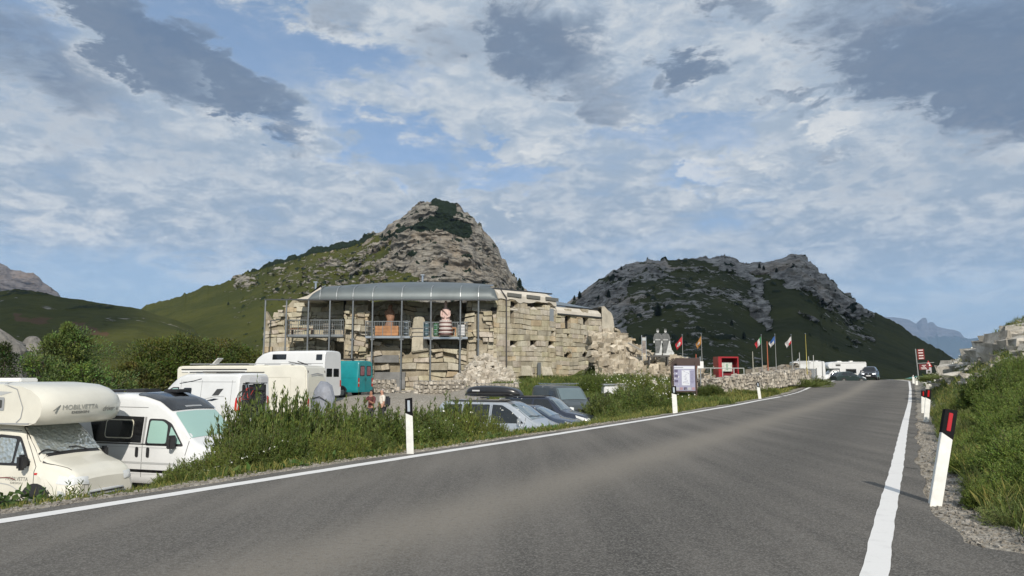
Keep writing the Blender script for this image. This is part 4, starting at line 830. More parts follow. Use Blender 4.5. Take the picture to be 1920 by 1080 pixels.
def car(name, label, paint, cat='car', H=1.48, L=4.4, rails=False, suv=False, loc=None, rz=0, front=True, glassm=None):
    root = thing(name, label, cat, loc, rz); F = L / 2; h = H; bz = .92 if not suv else 1.05; W = .9 if not suv else .95; lo = .2 if not suv else .28
    st = [(F, lo + .12, .4, bz - .34, W * .70, W * .62, .1), (F - .1, lo + .02, .45, bz - .18, W * .9, W * .78, .14), (F - .4, lo, .5, bz - .07, W, W * .84, .15), (F - 1.05, lo, .7, bz + .04, W, W * .86, .12), (F - 1.2, lo, .8, bz + .10, W, W * .84, .10), (F - 1.65, lo, bz, h - .16, W, W * .68, .12),
          (F - 1.95, lo, bz, h - .03, W, W * .67, .12), (F - 2.4, lo, bz, h, W, W * .68, .12), (-F + .9, lo, bz, h - .03, W, W * .68, .12), (-F + .45, lo, bz, h - .14, W * .99, W * .66, .12), (-F + .12, lo, bz - .04, bz + .12, W * .96, W * .7, .12), (-F, lo + .1, .7, bz - .05, W * .88, W * .7, .12)]
    b = Body(loft(st), 'body', paint, root); g = GL(); gw = glassm or mat('windscreen_glass', (.10, .14, .15), .05, spec=.9, coat=1)
    b.decal('windscreen', [(F - 1.22, -W * .80), (F - 1.22, W * .80), (F - 1.80, W * .62), (F - 1.80, -W * .62)], 'T', gw, rnd=.05, step=.08, rings=6)
    for sd in 'RL':
        b.decal('door_window', [(F - 1.42, bz + .04), (F - 1.86, h - .13), (F - 2.45, h - .10), (F - 2.45, bz + .04)], sd, g, rnd=.04, step=.08); b.decal('side_window', [(F - 2.52, bz + .04), (F - 2.52, h - .10), (-F + .95, h - .13), (-F + .62, bz + .10), (-F + 1.0, bz + .04)], sd, g, rnd=.04, step=.08)
        b.decal('headlight', [(F - .55, bz - .18), (F - .12, bz - .32), (F - .16, bz - .2), (F - .6, bz - .08)], sd, mat('lamp_glass', (.62, .64, .64), .12, spec=.8), off=.012); arch(b, F - .85, .36, sd); arch(b, -F + .85, .36, sd)
        b.decal('door_handle', rectp(F - 2.4, bz - .12, F - 2.2, bz - .07), sd, CHR(), off=.02)
        if rails: b.line('roof_rail', [(F - 2.0, h - .03), (-F + .7, h - .05)], sd, .04, BLK(), off=.03)
    seams(b, (F - 1.32, F - 2.48), 'RL', .35, bz)
    for k in (-1, 1):
        b.decal('headlight', [(k * W * .84, bz - .36), (k * W * .48, bz - .36), (k * W * .46, bz - .22), (k * W * .84, bz - .18)], 'F', mat('head_lamp', (.85, .88, .9), .1, emit=.6) if suv else mat('lamp_glass', (.62, .64, .64), .12, spec=.8), off=.014)
    b.decal('grille', [(-W * .42, bz - .38), (W * .42, bz - .38), (W * .40, bz - .22), (-W * .40, bz - .22)], 'F', BLK(), off=.01); b.decal('number_plate', rectp(-.26, bz - .56, .26, bz - .45), 'F', mat('plate_white', (.75, .75, .73), .4), off=.025)
    if suv: b.decal('badge', [(.07 * math.cos(t), bz - .29 + .07 * math.sin(t)) for t in np.linspace(0, 6.28, 12, endpoint=False)], 'F', CHR(), off=.025); b.decal('air_intake', rectp(-.8, lo + .06, .8, lo + .22), 'F', BLK(), off=.012)
    b.decal('rear_window', [(-W * .6, bz + .08), (W * .6, bz + .08), (W * .55, h - .16), (-W * .55, h - .16)], 'B', g)
    for x in (F - .85, -F + .85):
        for k in (-1, 1): wheel(root, x, k * (W - .1), .33 if not suv else .38, .22)
    mirror_pair(root, F - 1.55, W - .04, bz + .10, .6, col=paint)
    return root
def small_van(label, loc, rz, paint):
    root = thing('small_van', label, 'van', loc, rz); F = 2.15
    st = [(F, .34, .5, .72, .66, .6, .1), (F - .1, .24, .55, .92, .82, .74, .14), (F - .5, .22, .7, 1.06, .89, .78, .15), (F - .95, .22, .9, 1.16, .9, .8, .12), (F - 1.5, .22, 1.05, 1.72, .9, .76, .13), (F - 1.75, .22, 1.05, 1.84, .9, .76, .14), (-F + .2, .22, 1.05, 1.88, .9, .78, .12), (-F, .26, 1.05, 1.82, .88, .77, .12)]
    b = Body(loft(st), 'body', paint, root)
    b.decal('windscreen', [(F - .98, -.76), (F - .98, .76), (F - 1.55, .70), (F - 1.55, -.70)], 'T', mat('windscreen_glass', (.10, .14, .15), .05, spec=.9, coat=1), rnd=.05, step=.08, rings=6)
    for sd in 'RL': b.decal('door_window', [(F - 1.15, 1.10), (F - 1.6, 1.6), (F - 2.2, 1.64), (F - 2.2, 1.10)], sd, GL(), rnd=.04); b.decal('headlight', [(F - .5, .78), (F - .12, .72), (F - .14, .84), (F - .5, .98)], sd, mat('lamp_glass', (.62, .64, .64), .12, spec=.8), off=.012); arch(b, F - .8, .36, sd)
    for k in (-1, 1): b.decal('headlight', [(k * .76, .70), (k * .5, .70), (k * .48, .84), (k * .76, .9)], 'F', mat('lamp_glass', (.62, .64, .64), .12, spec=.8), off=.014)
    b.decal('grille', [(-.4, .62), (.4, .62), (.4, .78), (-.4, .78)], 'F', BLK(), off=.01)
    for x in (F - .8, -F + .7):
        for k in (-1, 1): wheel(root, x, k * .8, .32, .2)
    mirror_pair(root, F - 1.3, .88, 1.18, .75)
    r = MB()
    for x in (-1.2, -.2): r.bar((x, -.8, 1.95), (x, .8, 1.95), .05)
    r.bar((-1.5, -.75, 1.98), (.2, -.75, 1.98), .04).bar((-1.5, .75, 1.98), (.2, .75, 1.98), .04).build('roof_rack', CHR(), root)
    return root

def place_by_corner(root, px, Y, dx, dy, rz_deg, dz=0.0, hit=True):
    """put the local point (dx, dy) of a vehicle on the ground under image column px at depth Y"""
    a = math.radians(rz_deg); wx = PX(px, Y); ox = dx * math.cos(a) - dy * math.sin(a); oy = dx * math.sin(a) + dy * math.cos(a)
    x, y = wx - ox, Y - oy; root.location = (x, y, G(x, y) + dz); root.rotation_euler.z = a; return root
def build_vehicles():
    place_by_corner(overcab_camper('cream overcab camper with silver quilted blinds behind its windscreen, nearest vehicle'), 204, 17.6, 2.9, 0, -16)
    place_by_corner(white_van(), 455, 19.6, 2.95, -.2, -19)
    place_by_corner(rack_van(), 447, 33.5, -3.0, 1.0, 155)
    place_by_corner(motorhome(), 575, 39, -3.8, 1.14, 168)
    place_by_corner(high_van(), 607, 45, -3.3, 1.0, 162, dz=.0)
    place_by_corner(teal_van(), 671, 50, -2.7, 1.0, 161)
    mv = place_by_corner(minivan(), 1056, 26.3, 2.5, -.6, -24)
    p = mv.matrix_basis @ Vector((-.30, 0, 1.97)); bpy.context.view_layer.update(); a = mv.rotation_euler.z; l = mv.location
    roof_box((l.x + math.cos(a) * -.45, l.y + math.sin(a) * -.45, l.z + 1.98), a)
    navy = mat('navy_paint', (.018, .024, .042), .25, coat=.6); dg = mat('slate_paint', (.045, .055, .06), .35, coat=.3)
    place_by_corner(car('parked_car', 'dark blue low car squeezed between the silver minivan and the navy estate', mat('blue_paint', (.03, .045, .075), .25, coat=.6), L=4.2, H=1.42), 1090, 28.6, 2.1, -.5, -21)
    place_by_corner(car('parked_car', 'navy estate car with black roof rails, second row behind the silver minivan', navy, L=4.6, H=1.6, rails=True), 1107, 31.2, 2.3, -.5, -22)
    small = small_van('slate grey small van with a roof rack, facing the road half behind the bush', (0, 0, 0), 0, dg); place_by_corner(small, 1092, 36.5, 2.1, 0, -68)
    # vehicles over the crest and in the far lot
    Y = 96; c = car('oncoming_car', 'black oncoming car with its headlamps lit, coming over the crest of the road', mat('black_paint', (.008, .008, .010), .2, coat=.6), H=1.72, L=4.7, suv=True, glassm=GL())
    c.location = (PX(1631, Y), Y, float(zr(Y)) - .02); c.rotation_euler.z = math.radians(-90 - 30)
    c = overcab_camper('white overcab camper in the far lot, directly left of the oncoming black car', detail=False, body=WHITE()); Y = 98; place_by_corner(c, 1576, Y, 0, 0, 176); c.location.z = .50; c.scale = (.85, 1, .95)
    c = car('parked_car', 'dark green small car parked in the far lot in front of the white overcab camper', mat('green_paint', (.02, .035, .035), .3, coat=.5), H=1.45, L=4.0, glassm=glass()); place_by_corner(c, 1590, 92, 0, 0, 8); c.location.z = .60
    c = motorhome(); c['label'] = 'white coach-built motorhome at the far lot beside the yellow mast'; c['category'] = 'motorhome'
    for o in c.children:
        if o.name.startswith('body'): o.data.materials[0] = WHITE()
    place_by_corner(c, 1514, 86, 0, 0, 172); c.location.z = .75; c.scale = (.45, .9, .82)
    c = high_van(); c['label'] = 'small white van just over the crest to the right of the oncoming car'; Y = 118; c.location = (PX(1665, Y), Y, -1.5); c.rotation_euler.z = math.radians(172); c.scale = (.6, .8, .8)
# ---------------------------------------------------------------- stone helpers
def stone_mat(name, A, B, dark=.5, scale=2.0):
    if name in MATS: return MATS[name]
    m = bpy.data.materials.new(name); m.use_nodes = True; g = NT(m.node_tree); b = g.n['Principled BSDF']
    tc = g.new('ShaderNodeTexCoord').outputs['Object']; at = g.new('ShaderNodeAttribute', attribute_name='tint')
    n1 = g.noise(tc, .45 * scale, 6, .65); n2 = g.noise(tc, 3.2 * scale, 7, .72); n3 = g.noise(tc, 12 * scale, 4, .7)
    c = g.mix(g.ramp(n1, .35, .65), A, B); c = g.mix(g.ramp(n2, .52, .72, 0, dark), c, tuple(v * .38 for v in A)); c = g.mix(g.ramp(n3, .55, .75, 0, .3), c, (.5, .46, .4))
    mp = g.new('ShaderNodeMapping'); g.l.new(tc, mp.inputs[0]); mp.inputs['Scale'].default_value = (1.3, 1.3, .16); st = g.noise(mp.outputs[0], 1.1 * scale, 7, .7)
    c = g.mix(g.ramp(st, .50, .68, 0, .45 * (dark > .45)), c, tuple(v * .45 for v in A)); c = g.mix(g.ramp(g.noise(tc, 1.1 * scale, 5, .7), .56, .68, 0, .4), c, (A[0] * .62, A[1] * .68, A[2] * .62))
    c = g.mix(1.0, c, at.outputs['Color'], 'MULTIPLY'); g.l.new(c, b.inputs[0]); b.inputs['Roughness'].default_value = .95; b.inputs['Specular IOR Level'].default_value = .15
    bp = g.new('ShaderNodeBump'); bp.inputs['Strength'].default_value = .8; bp.inputs['Distance'].default_value = .06
    g.l.new(g.m('ADD', n2, g.m('MULTIPLY', n3, .4)), bp.inputs['Height']); g.l.new(bp.outputs[0], b.inputs['Normal']); MATS[name] = m; return m
FORT = lambda: stone_mat('weathered_limestone', (.35, .308, .235), (.49, .45, .365))
GREYF = lambda: stone_mat('weathered_greenish_limestone', (.37, .34, .265), (.50, .46, .37))
PALE = lambda: stone_mat('pale_limestone', (.42, .375, .31), (.56, .52, .45), .45, 3.0)
_ico = None
def icov():
    global _ico
    if _ico is None:
        b = bmesh.new(); bmesh.ops.create_cube(b, size=1.5); bmesh.ops.triangulate(b, faces=b.faces); b.verts.ensure_lookup_table()
        _ico = (np.array([v.co[:] for v in b.verts]), np.array([[v.index for v in f.verts] for f in b.faces])); b.free()
    return _ico
def rocks_np(pts, sizes, seed=0, flat=.7, tv=.18, tcol=(1, 1, 1)):
    r = np.random.RandomState(seed); V0, F0 = icov(); n = len(pts); pts = np.array(pts, float); sizes = np.array(sizes, float)
    V = V0[None] * (1 + r.uniform(-.42, .22, (n, len(V0), 1))) * (1 + r.uniform(-.2, .2, (n, len(V0), 3))); V = V * r.uniform(.65, 1.25, (n, 1, 3)) * np.array([1, 1, flat])
    a = r.uniform(0, 6.28, n); c, s = np.cos(a), np.sin(a); tl = r.uniform(-.5, .5, n)
    x = V[..., 0] * c[:, None] - V[..., 1] * s[:, None]; y = V[..., 0] * s[:, None] + V[..., 1] * c[:, None]; z = V[..., 2] + tl[:, None] * x * .6
    V = np.stack([x, y, z], -1) * sizes[:, None, None] + pts[:, None]
    F = (F0[None] + (np.arange(n) * len(V0))[:, None, None]).reshape(-1, 3); t = np.repeat(1 + r.uniform(-tv, tv, (n, 1)) * np.array([[1, 1.05, 1.15]]), len(V0), 0) * np.array(tcol)
    return V.reshape(-1, 3), F, t
def rocks(name, pts, sizes, m, parent=None, **k):
    V, F, t = rocks_np(pts, sizes, **k); return npmesh(name, V, F, m, parent, tint=t)
def block_wall(name, A, B, z0, z1, m, parent, rh=(.28, .42), bw=(.4, .95), holes=(), relief=None, ragged=0.0, depth=.35, seed=1, rough=.03, tv=.11, back=None, gap=.010, miss=0.0, warp=.22):
    """coursed masonry from A to B (2-D); every stone is its own chamfered, slightly displaced block; z0/z1 numbers or functions of s; holes are (s0, z0, s1, z1)"""
    rn = random.Random(seed); A, B = Vector(A), Vector(B); L = (B - A).length; d = (B - A) / L; n = Vector((d.y, -d.x))
    f0 = z0 if callable(z0) else (lambda s: z0); f1 = z1 if callable(z1) else (lambda s: z1)
    zmin = min(f0(L * i / 20) for i in range(21)); zmax = max(f1(L * i / 20) for i in range(21)); mb = MB(); z = zmin
    def w(s, o, zz): return (A.x + d.x * s + n.x * o, A.y + d.y * s + n.y * o, zz)
    while z < zmax:
        h = rn.uniform(*rh); s = -rn.uniform(0, .4)
        while s < L:
            b = rn.uniform(*bw) * (1.25 if h > .36 else 1); iv = [(max(s, 0), min(s + b, L))]
            for (a0, h0, a1, h1) in holes:
                if min(h1, z + h) - max(h0, z) > h * .5:
                    nv = []
                    for (u, v) in iv:
                        if a1 <= u or a0 >= v: nv.append((u, v))
                        else:
                            if a0 - u > .08: nv.append((u, a0))
                            if v - a1 > .08: nv.append((a1, v))
                    iv = nv
            for (u, v) in iv:
                c = (u + v) / 2; zt = f1(c)
                if v - u < .07 or z + h * .3 > zt or z + h < f0(c): continue
                hh = min(h, zt - z) if zt - z < h else h
                if ragged and z + h > zt - ragged and rn.random() < .45: continue
                if miss and rn.random() < miss: continue
                o = (relief(c, z + h / 2) if relief else 0) + rn.uniform(-rough, rough); t = 1 + rn.uniform(-tv, tv); k = rn.random()
                mb.tint = (t, t * rn.uniform(.97, 1.02), t * rn.uniform(.88, 1.04)) if k > .12 else ((t * .68, t * .68, t * .66) if k < .06 else (t * 1.03, t * .93, t * .80))
                ch = rn.uniform(.015, .04) * 1; g = gap * rn.uniform(.6, 1.6); j = lambda: rn.uniform(-.03, .03)
                u0, u1, a0, a1 = u + g, v - g, z + g, z + hh - g
                if u1 - u0 < .05 or a1 - a0 < .05: continue
                bk = [w(u0, -depth, a0), w(u1, -depth, a0), w(u1, -depth, a1), w(u0, -depth, a1)]; mid = [w(p + j(), o - ch, q + j()) for p, q in ((u0, a0), (u1, a0), (u1, a1), (u0, a1))]
                fr = [w(p, o + j() * .6, q) for p, q in ((u0 + ch, a0 + ch), (u1 - ch, a0 + ch), (u1 - ch, a1 - ch), (u0 + ch, a1 - ch))]
                i = lambda a, b_: [(a + q, a + (q + 1) % 4, b_ + (q + 1) % 4, b_ + q) for q in range(4)]
                mb.add(bk + mid + fr, [(3, 2, 1, 0), (8, 9, 10, 11)] + i(0, 4) + i(4, 8))
            s += b
        z += h
    v = np.array(mb.v); ss = (v[:, 0] - A.x) * d.x + (v[:, 1] - A.y) * d.y; zz = v[:, 2].copy(); a1, a2 = warp, warp * .35
    ws = a1 * (vn(ss * .55, zz * .55, seed=seed + 3) - .5) * 2 + a2 * (vn(ss * 2.3, zz * 2.3, seed=seed + 4) - .5) * 2; wz = a1 * (vn(ss * .5, zz * .7, seed=seed + 5) - .5) * 2 + a2 * (vn(ss * 2.1, zz * 2.5, seed=seed + 6) - .5) * 2
    v[:, 0] += d.x * ws; v[:, 1] += d.y * ws; v[:, 2] += wz; mb.v = [tuple(q) for q in v]
    o = mb.build(name, m, parent, smooth=False, fix=False)
    if back is not None:
        q = MB(); q.tint = (.7, .68, .64); N = 24; vs = []
        for k in range(N + 1):
            s = L * k / N; vs += [w(s, -back, f0(s) - .3), w(s, -back, f1(s) - .12), w(s, -back - .5, f1(s) - .12), w(s, -back - .5, f0(s) - .3)]
        q.add(vs, [(4 * k + a, 4 * k + (a + 1) % 4, 4 * k + 4 + (a + 1) % 4, 4 * k + 4 + a) for k in range(N) for a in range(4)] + [(0, 1, 2, 3), (4 * N + 3, 4 * N + 2, 4 * N + 1, 4 * N)])
        q.build('wall_core', m, o, smooth=False)
    return o
FY = 60.0
def fx(zx, Y=FY): return PX(480 + zx / 3.856, Y, 640)
def fz(zy, Y=FY): return PZ(500 + zy / 3.856, Y)
def box_at(x0, x1, y0, y1, z0, z1, mb=None): return (mb or MB()).box(((x0 + x1) / 2, (y0 + y1) / 2, (z0 + z1) / 2), (x1 - x0, y1 - y0, z1 - z0))
def arch_ring(name, cx, zc, w, h, y, m, parent, t=.25):
    mb = MB(); N = 9
    for i in range(N):
        a0, a1 = math.pi * i / N + .02, math.pi * (i + 1) / N - .02; k = .86 + .1 * (i % 3); mb.tint = (k, k, k)
        mb.prism([(cx + math.cos(a0) * w, zc + math.sin(a0) * h), (cx + math.cos(a0) * (w + t), zc + math.sin(a0) * (h + t)), (cx + math.cos(a1) * (w + t), zc + math.sin(a1) * (h + t)), (cx + math.cos(a1) * w, zc + math.sin(a1) * h)], y - .1, y + .3, 'y')
    return mb.build(name, m, parent, smooth=False)
def build_fort():
    root = thing('stone_fort', 'ruined pale stone fort with a grey curved metal roof and steel poles along its front', 'fort', (fx(1750), FY, G(fx(1750), FY - .5)))
    bpy.context.view_layer.update(); inv = -root.location
    made = set(bpy.data.objects)
    F_, G_ = FORT(), GREYF(); steel = mat('galvanised_steel', (.20, .215, .225), .45, .5, var=.15, vscale=2); zinc = mat('zinc_roof', (.115, .135, .14), .5, .25, var=.16, vscale=.5)
    conc = mat('pale_concrete', (.52, .48, .41), .85, var=.12, vscale=.8, bump=.4, bscale=4); gconc = mat('grey_concrete', (.17, .17, .165), .9, var=.2, vscale=1.5, bump=.3, bscale=8); dark = mat('opening_shade', (.02, .018, .016), .9)  # the near-black colour stands in for shade inside gaps and openings
    rel = lambda a, f, seed: (lambda s, z: a * (float(fbm(np.array([s * f]), np.array([z * f]), seed=seed, o=3)[0]) - .5))
    zb = .0
    # left wing, ruined and recessed; the lit lower face steps forward
    xa, xb = fx(95, 61.5), fx(628, 61.5)
    top = lambda s: fz(238, 61.5) - (1.1 * max(0, 1 - s / 1.6) ** 1 + .25 * math.sin(s * 3)) * (1 if s < 2 else .0)
    block_wall('wall', (xa, 62.1), (xb, 62.1), -.1, top, G_, root, relief=rel(.5, .7, 5), ragged=.5, seed=11, back=.5, holes=[(fx(560) - fx(95), fz(650), fx(640) - fx(95), fz(520)), (.9, fz(292), 1.6, fz(268))])
    block_wall('wall', (xa - .3, 61.0), (fx(215, 61), 61.0), -.1, lambda s: fz(300) - .8 * abs(math.sin(s * 2.1)) , F_, root, relief=rel(.7, .9, 7), ragged=.9, seed=12, back=.35, rough=.08)
    block_wall('wall', (fx(215, 61.2), 61.2), (fx(560, 61.2), 61.2), -.1, lambda s: fz(520) - .2 * math.sin(s * 2), G_, root, relief=rel(.4, .9, 8), ragged=.4, seed=13, back=.35)
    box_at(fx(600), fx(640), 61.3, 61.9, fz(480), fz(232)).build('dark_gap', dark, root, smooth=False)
    # pillars of rough stone
    block_wall('pillar', (fx(632), 60.0), (fx(800), 60.0), -.2, fz(262), F_, root, rh=(.22, .5), bw=(.25, .85), relief=rel(1.4, 1.1, 9), rough=.2, gap=.022, miss=.05, seed=14, back=.26, depth=1.2, ragged=.25)
    block_wall('pillar', (fx(640), 60.4), (fx(800), 60.4), fz(300), fz(228), G_, root, rh=(.3, .5), bw=(.5, .9), relief=rel(.5, .9, 19), rough=.06, seed=44, back=.6, depth=.8)
    block_wall('pillar', (fx(1522), 60.0), (fx(1705), 59.95), -.2, fz(330), F_, root, rh=(.22, .5), bw=(.25, .85), relief=rel(1.3, 1.0, 10), rough=.2, gap=.022, miss=.05, seed=15, back=.26, depth=1.2)
    block_wall('pillar', (fx(1530), 60.1), (fx(1752), 60.05), fz(330), fz(236), G_, root, rh=(.28, .5), bw=(.5, 1.0), relief=rel(.6, .8, 20), rough=.07, seed=45, back=.6, depth=1.0)
    block_wall('pillar', (fx(1700), 60.05), (fx(1752), 59.98), -.2, fz(330), F_, root, rh=(.30, .42), bw=(.4, .7), seed=16, back=.4, depth=.6)
    box_at(fx(1698), fx(1740), 59.9, 60.2, fz(335), fz(295)).build('shade_inset', dark, root, smooth=False)
    # centre: shaded upper wall with two arched niches, stepped rubble and coursed stone below
    xc = fx(798)
    S_ = lambda a: fx(a, 61.9) - xc
    block_wall('wall', (xc, 61.9), (fx(1530), 61.9), fz(700), fz(228), G_, root, relief=rel(.15, .8, 21), seed=17, rh=(.34, .5), bw=(.6, 1.2), back=.9, depth=.6, rough=.02,
               holes=[(S_(880), fz(500), S_(1032), fz(335)), (S_(1300), fz(500), S_(1425), fz(340)), (S_(1235), fz(295), S_(1258), fz(270)), (S_(800), fz(290), S_(832), fz(248)), (S_(1500), fz(330), S_(1530), fz(240))])
    arch_ring('niche_arch', fx(958, 61.9), fz(388, 61.9), 1.25, 1.1, 61.75, G_, root); arch_ring('niche_arch', fx(1362, 61.9), fz(392, 61.9), 1.05, 1.1, 61.75, G_, root)
    o = MB().prism([(fx(1118), fz(620)), (fx(1122), fz(430)), (fx(1130), fz(362)), (fx(1160), fz(350)), (fx(1195), fz(352)), (fx(1212), fz(380)), (fx(1215), fz(500)), (fx(1250), fz(600))], 60.55, 61.9, 'y').build('buttress', GREYF(), root, bevel=.08)
    mb = MB(); mb.tint = (.95, 1.02, .9)
    for zy in (500, 442, 470): box_at(fx(1116), fx(1216), 60.5, 60.6, fz(zy) - .025, fz(zy) + .025, mb)
    mb.build('buttress_band', gconc, o)
    # lower tier steps forward and is ragged on its top
    xl = fx(835)
    block_wall('wall', (xl, 60.4), (fx(1530), 60.4), -.2, lambda s: fz(575) + .35 * math.sin(s * 1.7) + .25 * math.sin(s * 4.1), F_, root, relief=rel(.9, .7, 25), seed=18, rh=(.32, .55), bw=(.55, 1.15), back=.5, ragged=.6, rough=.11, depth=.5, gap=.018, miss=.05,
               holes=[(0, fz(690), fx(1030) - xl, fz(640)), (0, fz(882), fx(1078) - xl, fz(760)), (fx(1275) - xl, fz(672), fx(1298) - xl, fz(648)), (fx(1434) - xl, fz(672), fx(1452) - xl, fz(650))])
    for a, b, c, d in ((846, 1028, 692, 638), (846, 1076, 884, 762)): box_at(fx(a), fx(b), 60.5, 60.85, fz(c), fz(d)).build('concrete_infill', gconc, root, smooth=False)
    block_wall('wall', (fx(798), 60.15), (fx(848), 60.15), -.2, fz(640), F_, root, seed=19, back=.3, relief=rel(.4, .9, 4), rough=.06)
    for a, b, c, d in ((1273, 1300, 674, 646), (1432, 1454, 674, 648)): box_at(fx(a), fx(b), 60.55, 60.8, fz(c), fz(d)).build('shade_inset', dark, root, smooth=False)
    # side wall towards the road, two tiers of embrasures
    C0 = Vector((fx(1752), 59.98)); dv = Vector((1, 1)).normalized()
    def s_px(px):
        k = PX(px, 1.0, 640); return (C0.x - k * C0.y) / (k * dv.y - dv.x)
    def z_at(px, py): s = s_px(px); return PZ(py, C0.y + dv.y * s)
    s1, s2 = s_px(1043), s_px(1143); p1 = C0 + dv * s1; p2 = C0 + dv * s2
    gz = lambda s: .7 + .09 * s
    hol = []
    def H_(px, py, w, h): s = s_px(px); z = z_at(px, py); hol.append((s - w / 2, z - h / 2, s + w / 2, z + h / 2)); return s, z
    for px in (965, 1001, 1037): H_(px, 573, .85, .62)
    for px in (964, 1036): H_(px - 3, 592, .4, 1.3)
    for px in (963, 1000, 1035): H_(px, 645, .8, .55)
    for px in (1066, 1098): H_(px, 602, .8, 1.1)
    for px in (1065, 1097): H_(px, 666, .9, .6)
    for px, py in ((1067, 631), (1097, 631), (1037, 627)): H_(px, py, .3, .3)
    srf = rel(.18, .5, 30)
    block_wall('side_wall', C0[:], p1[:], lambda s: gz(s) - .6, lambda s: z_at(935, 560) - .12 + .25 * math.sin(s * 1.1), F_, root, seed=51, rh=(.34, .52), bw=(.5, 1.15), holes=hol, back=1.0, depth=.7, relief=srf, rough=.03, gap=.008, tv=.11, warp=.09)
    h2 = [(a - s1, b, c - s1, d) for a, b, c, d in hol]
    block_wall('side_wall', p1[:], p2[:], lambda s: gz(s + s1) - .6, lambda s: z_at(1060, 590), F_, root, seed=52, rh=(.34, .52), bw=(.5, 1.15), holes=h2, back=1.0, depth=.7, relief=srf, rough=.03, gap=.008, tv=.11, warp=.09)
    nr = Vector((dv.y, -dv.x))
    def wp(s, o): q = C0 + dv * s + nr * o; return q.x, q.y
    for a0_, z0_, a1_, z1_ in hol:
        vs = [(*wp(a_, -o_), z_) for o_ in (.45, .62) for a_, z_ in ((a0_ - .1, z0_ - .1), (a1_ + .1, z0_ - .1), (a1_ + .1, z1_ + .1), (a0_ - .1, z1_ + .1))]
        MB().add(vs, [(0, 1, 2, 3), (7, 6, 5, 4), (0, 4, 5, 1), (1, 5, 6, 2), (2, 6, 7, 3), (3, 7, 4, 0)]).build('shade_inset', dark, root, smooth=False)  # dark inset block supplies the shade of each embrasure recess
    for px in (965, 1001, 1037, 963.01, 1000.01, 1035.01):   # splayed sills inside the embrasures
        up = px == int(px); s = s_px(px); z = z_at(px, 573 if up else 645); vs = []
        for a, oo, zz in ((-.38, 0, -.34), (.38, 0, -.26), (.38, -.42, -.02), (-.38, -.42, -.30), (-.38, 0, -.4), (.38, 0, -.4), (.38, -.42, -.4), (-.38, -.42, -.4)): x, y = wp(s + a, oo); vs.append((x, y, z + zz))
        MB().add(vs, [(0, 1, 2, 3), (4, 7, 6, 5), (0, 4, 5, 1), (1, 5, 6, 2), (2, 6, 7, 3), (3, 7, 4, 0)]).build('embrasure_sill', conc, root, smooth=False)
    for px in (1066, 1098):
        for py, hh in ((592, .55), (662, .35)):
            s = s_px(px); z = z_at(px, py); mb = MB(); N = 6; mb.tint = (.92, .9, .86)
            for i in range(N):   # small arch filled in at its haunches
                t0, t1 = i / N, (i + 1) / N; zz = lambda t: z + hh * math.sin(math.pi * t) * .9 - .1
                (x0, y0), (x1, y1), (x2, y2), (x3, y3) = wp(s - .42 + .84 * t0, .02), wp(s - .42 + .84 * t1, .02), wp(s - .42 + .84 * t1, -.3), wp(s - .42 + .84 * t0, -.3)
                mb.add([(x0, y0, zz(t0)), (x1, y1, zz(t1)), (x2, y2, zz(t1)), (x3, y3, zz(t0)), (x0, y0, z + hh + .05), (x1, y1, z + hh + .05), (x2, y2, z + hh + .05), (x3, y3, z + hh + .05)], [(3, 2, 1, 0), (4, 5, 6, 7), (0, 1, 5, 4), (2, 3, 7, 6), (1, 2, 6, 5), (3, 0, 4, 7)])
            mb.build('window_arch', F_, root, smooth=False)
    for px in (948, 983, 1021):
        s = s_px(px); z = z_at(px, 697); vs = []
        for a, oo, zz in ((-.85, .5, -.35), (.55, .5, -.35), (.75, 0, .55), (-.35, 0, .55), (-.75, 0, -.45), (.55, 0, -.45)): x, y = wp(s + a, oo); vs.append((x, y, z + zz * .9))
        MB().add(vs, [(0, 1, 2, 3), (0, 4, 5, 1), (1, 5, 2), (0, 3, 4), (4, 3, 2, 5)]).build('sloped_ledge', stone_mat('weathered_greenish_limestone', (.3, .28, .22), (.4, .37, .3)), root, smooth=False)
    # pale concrete band on the wall head, leaning back
    def band(name, sa, sb, zlo, zhi, back_, wob, m, bul=.0):
        mb = MB(); N = 22; vs = []
        for i in range(N + 1):
            s = sa + (sb - sa) * i / N; lo = zlo(s) + wob * (float(fbm(np.array([s * 1.3]), np.array([3.0]), seed=8)[0]) - .5)
            for oo, zz in ((.06, lo), (.03 + bul, lo + (zhi(s) - lo) * .5), (-back_ * .6, zhi(s) - .12), (-back_, zhi(s)), (-back_ - 1.6, zhi(s)), (-.6, lo)): x, y = wp(s, oo); vs.append((x, y, zz))
        mb.add(vs, [(i * 6 + j, (i + 1) * 6 + j, (i + 1) * 6 + (j + 1) % 6, i * 6 + (j + 1) % 6) for i in range(N) for j in range(6)] + [tuple(range(6))[::-1], tuple(range(6 * N, 6 * N + 6))])
        return mb.build(name, m, root, ang=25)
    zt1 = z_at(935, 541); zl1 = z_at(935, 559)
    band('wall_head', -.05, s1, lambda s: zl1 - .15, lambda s: zt1 + .02 * s - .5 * max(0, (s - s1 + 1.2)) ** 2 * .4, .5, .7, conc)
    mb = MB()
    for px in (963, 999, 1034):
        s = s_px(px); x0, y0 = wp(s - .8, .1); x1, y1 = wp(s + .8, .1); mb.bar((x0, y0, zl1 + .38), (x1, y1, zl1 + .36), .10, .28)
    for k in range(3): pass
    mb.build('drip_ledge', mat('dark_slate', (.12, .12, .11), .8), root)  # dark grey ledge bars on the wall head
    zt2 = z_at(1060, 574); zl2 = z_at(1060, 590)
    band('wall_head', s1 + .1, s_px(1127), lambda s: zl2 - .05, lambda s: zt2 - .02, .45, .1, conc)
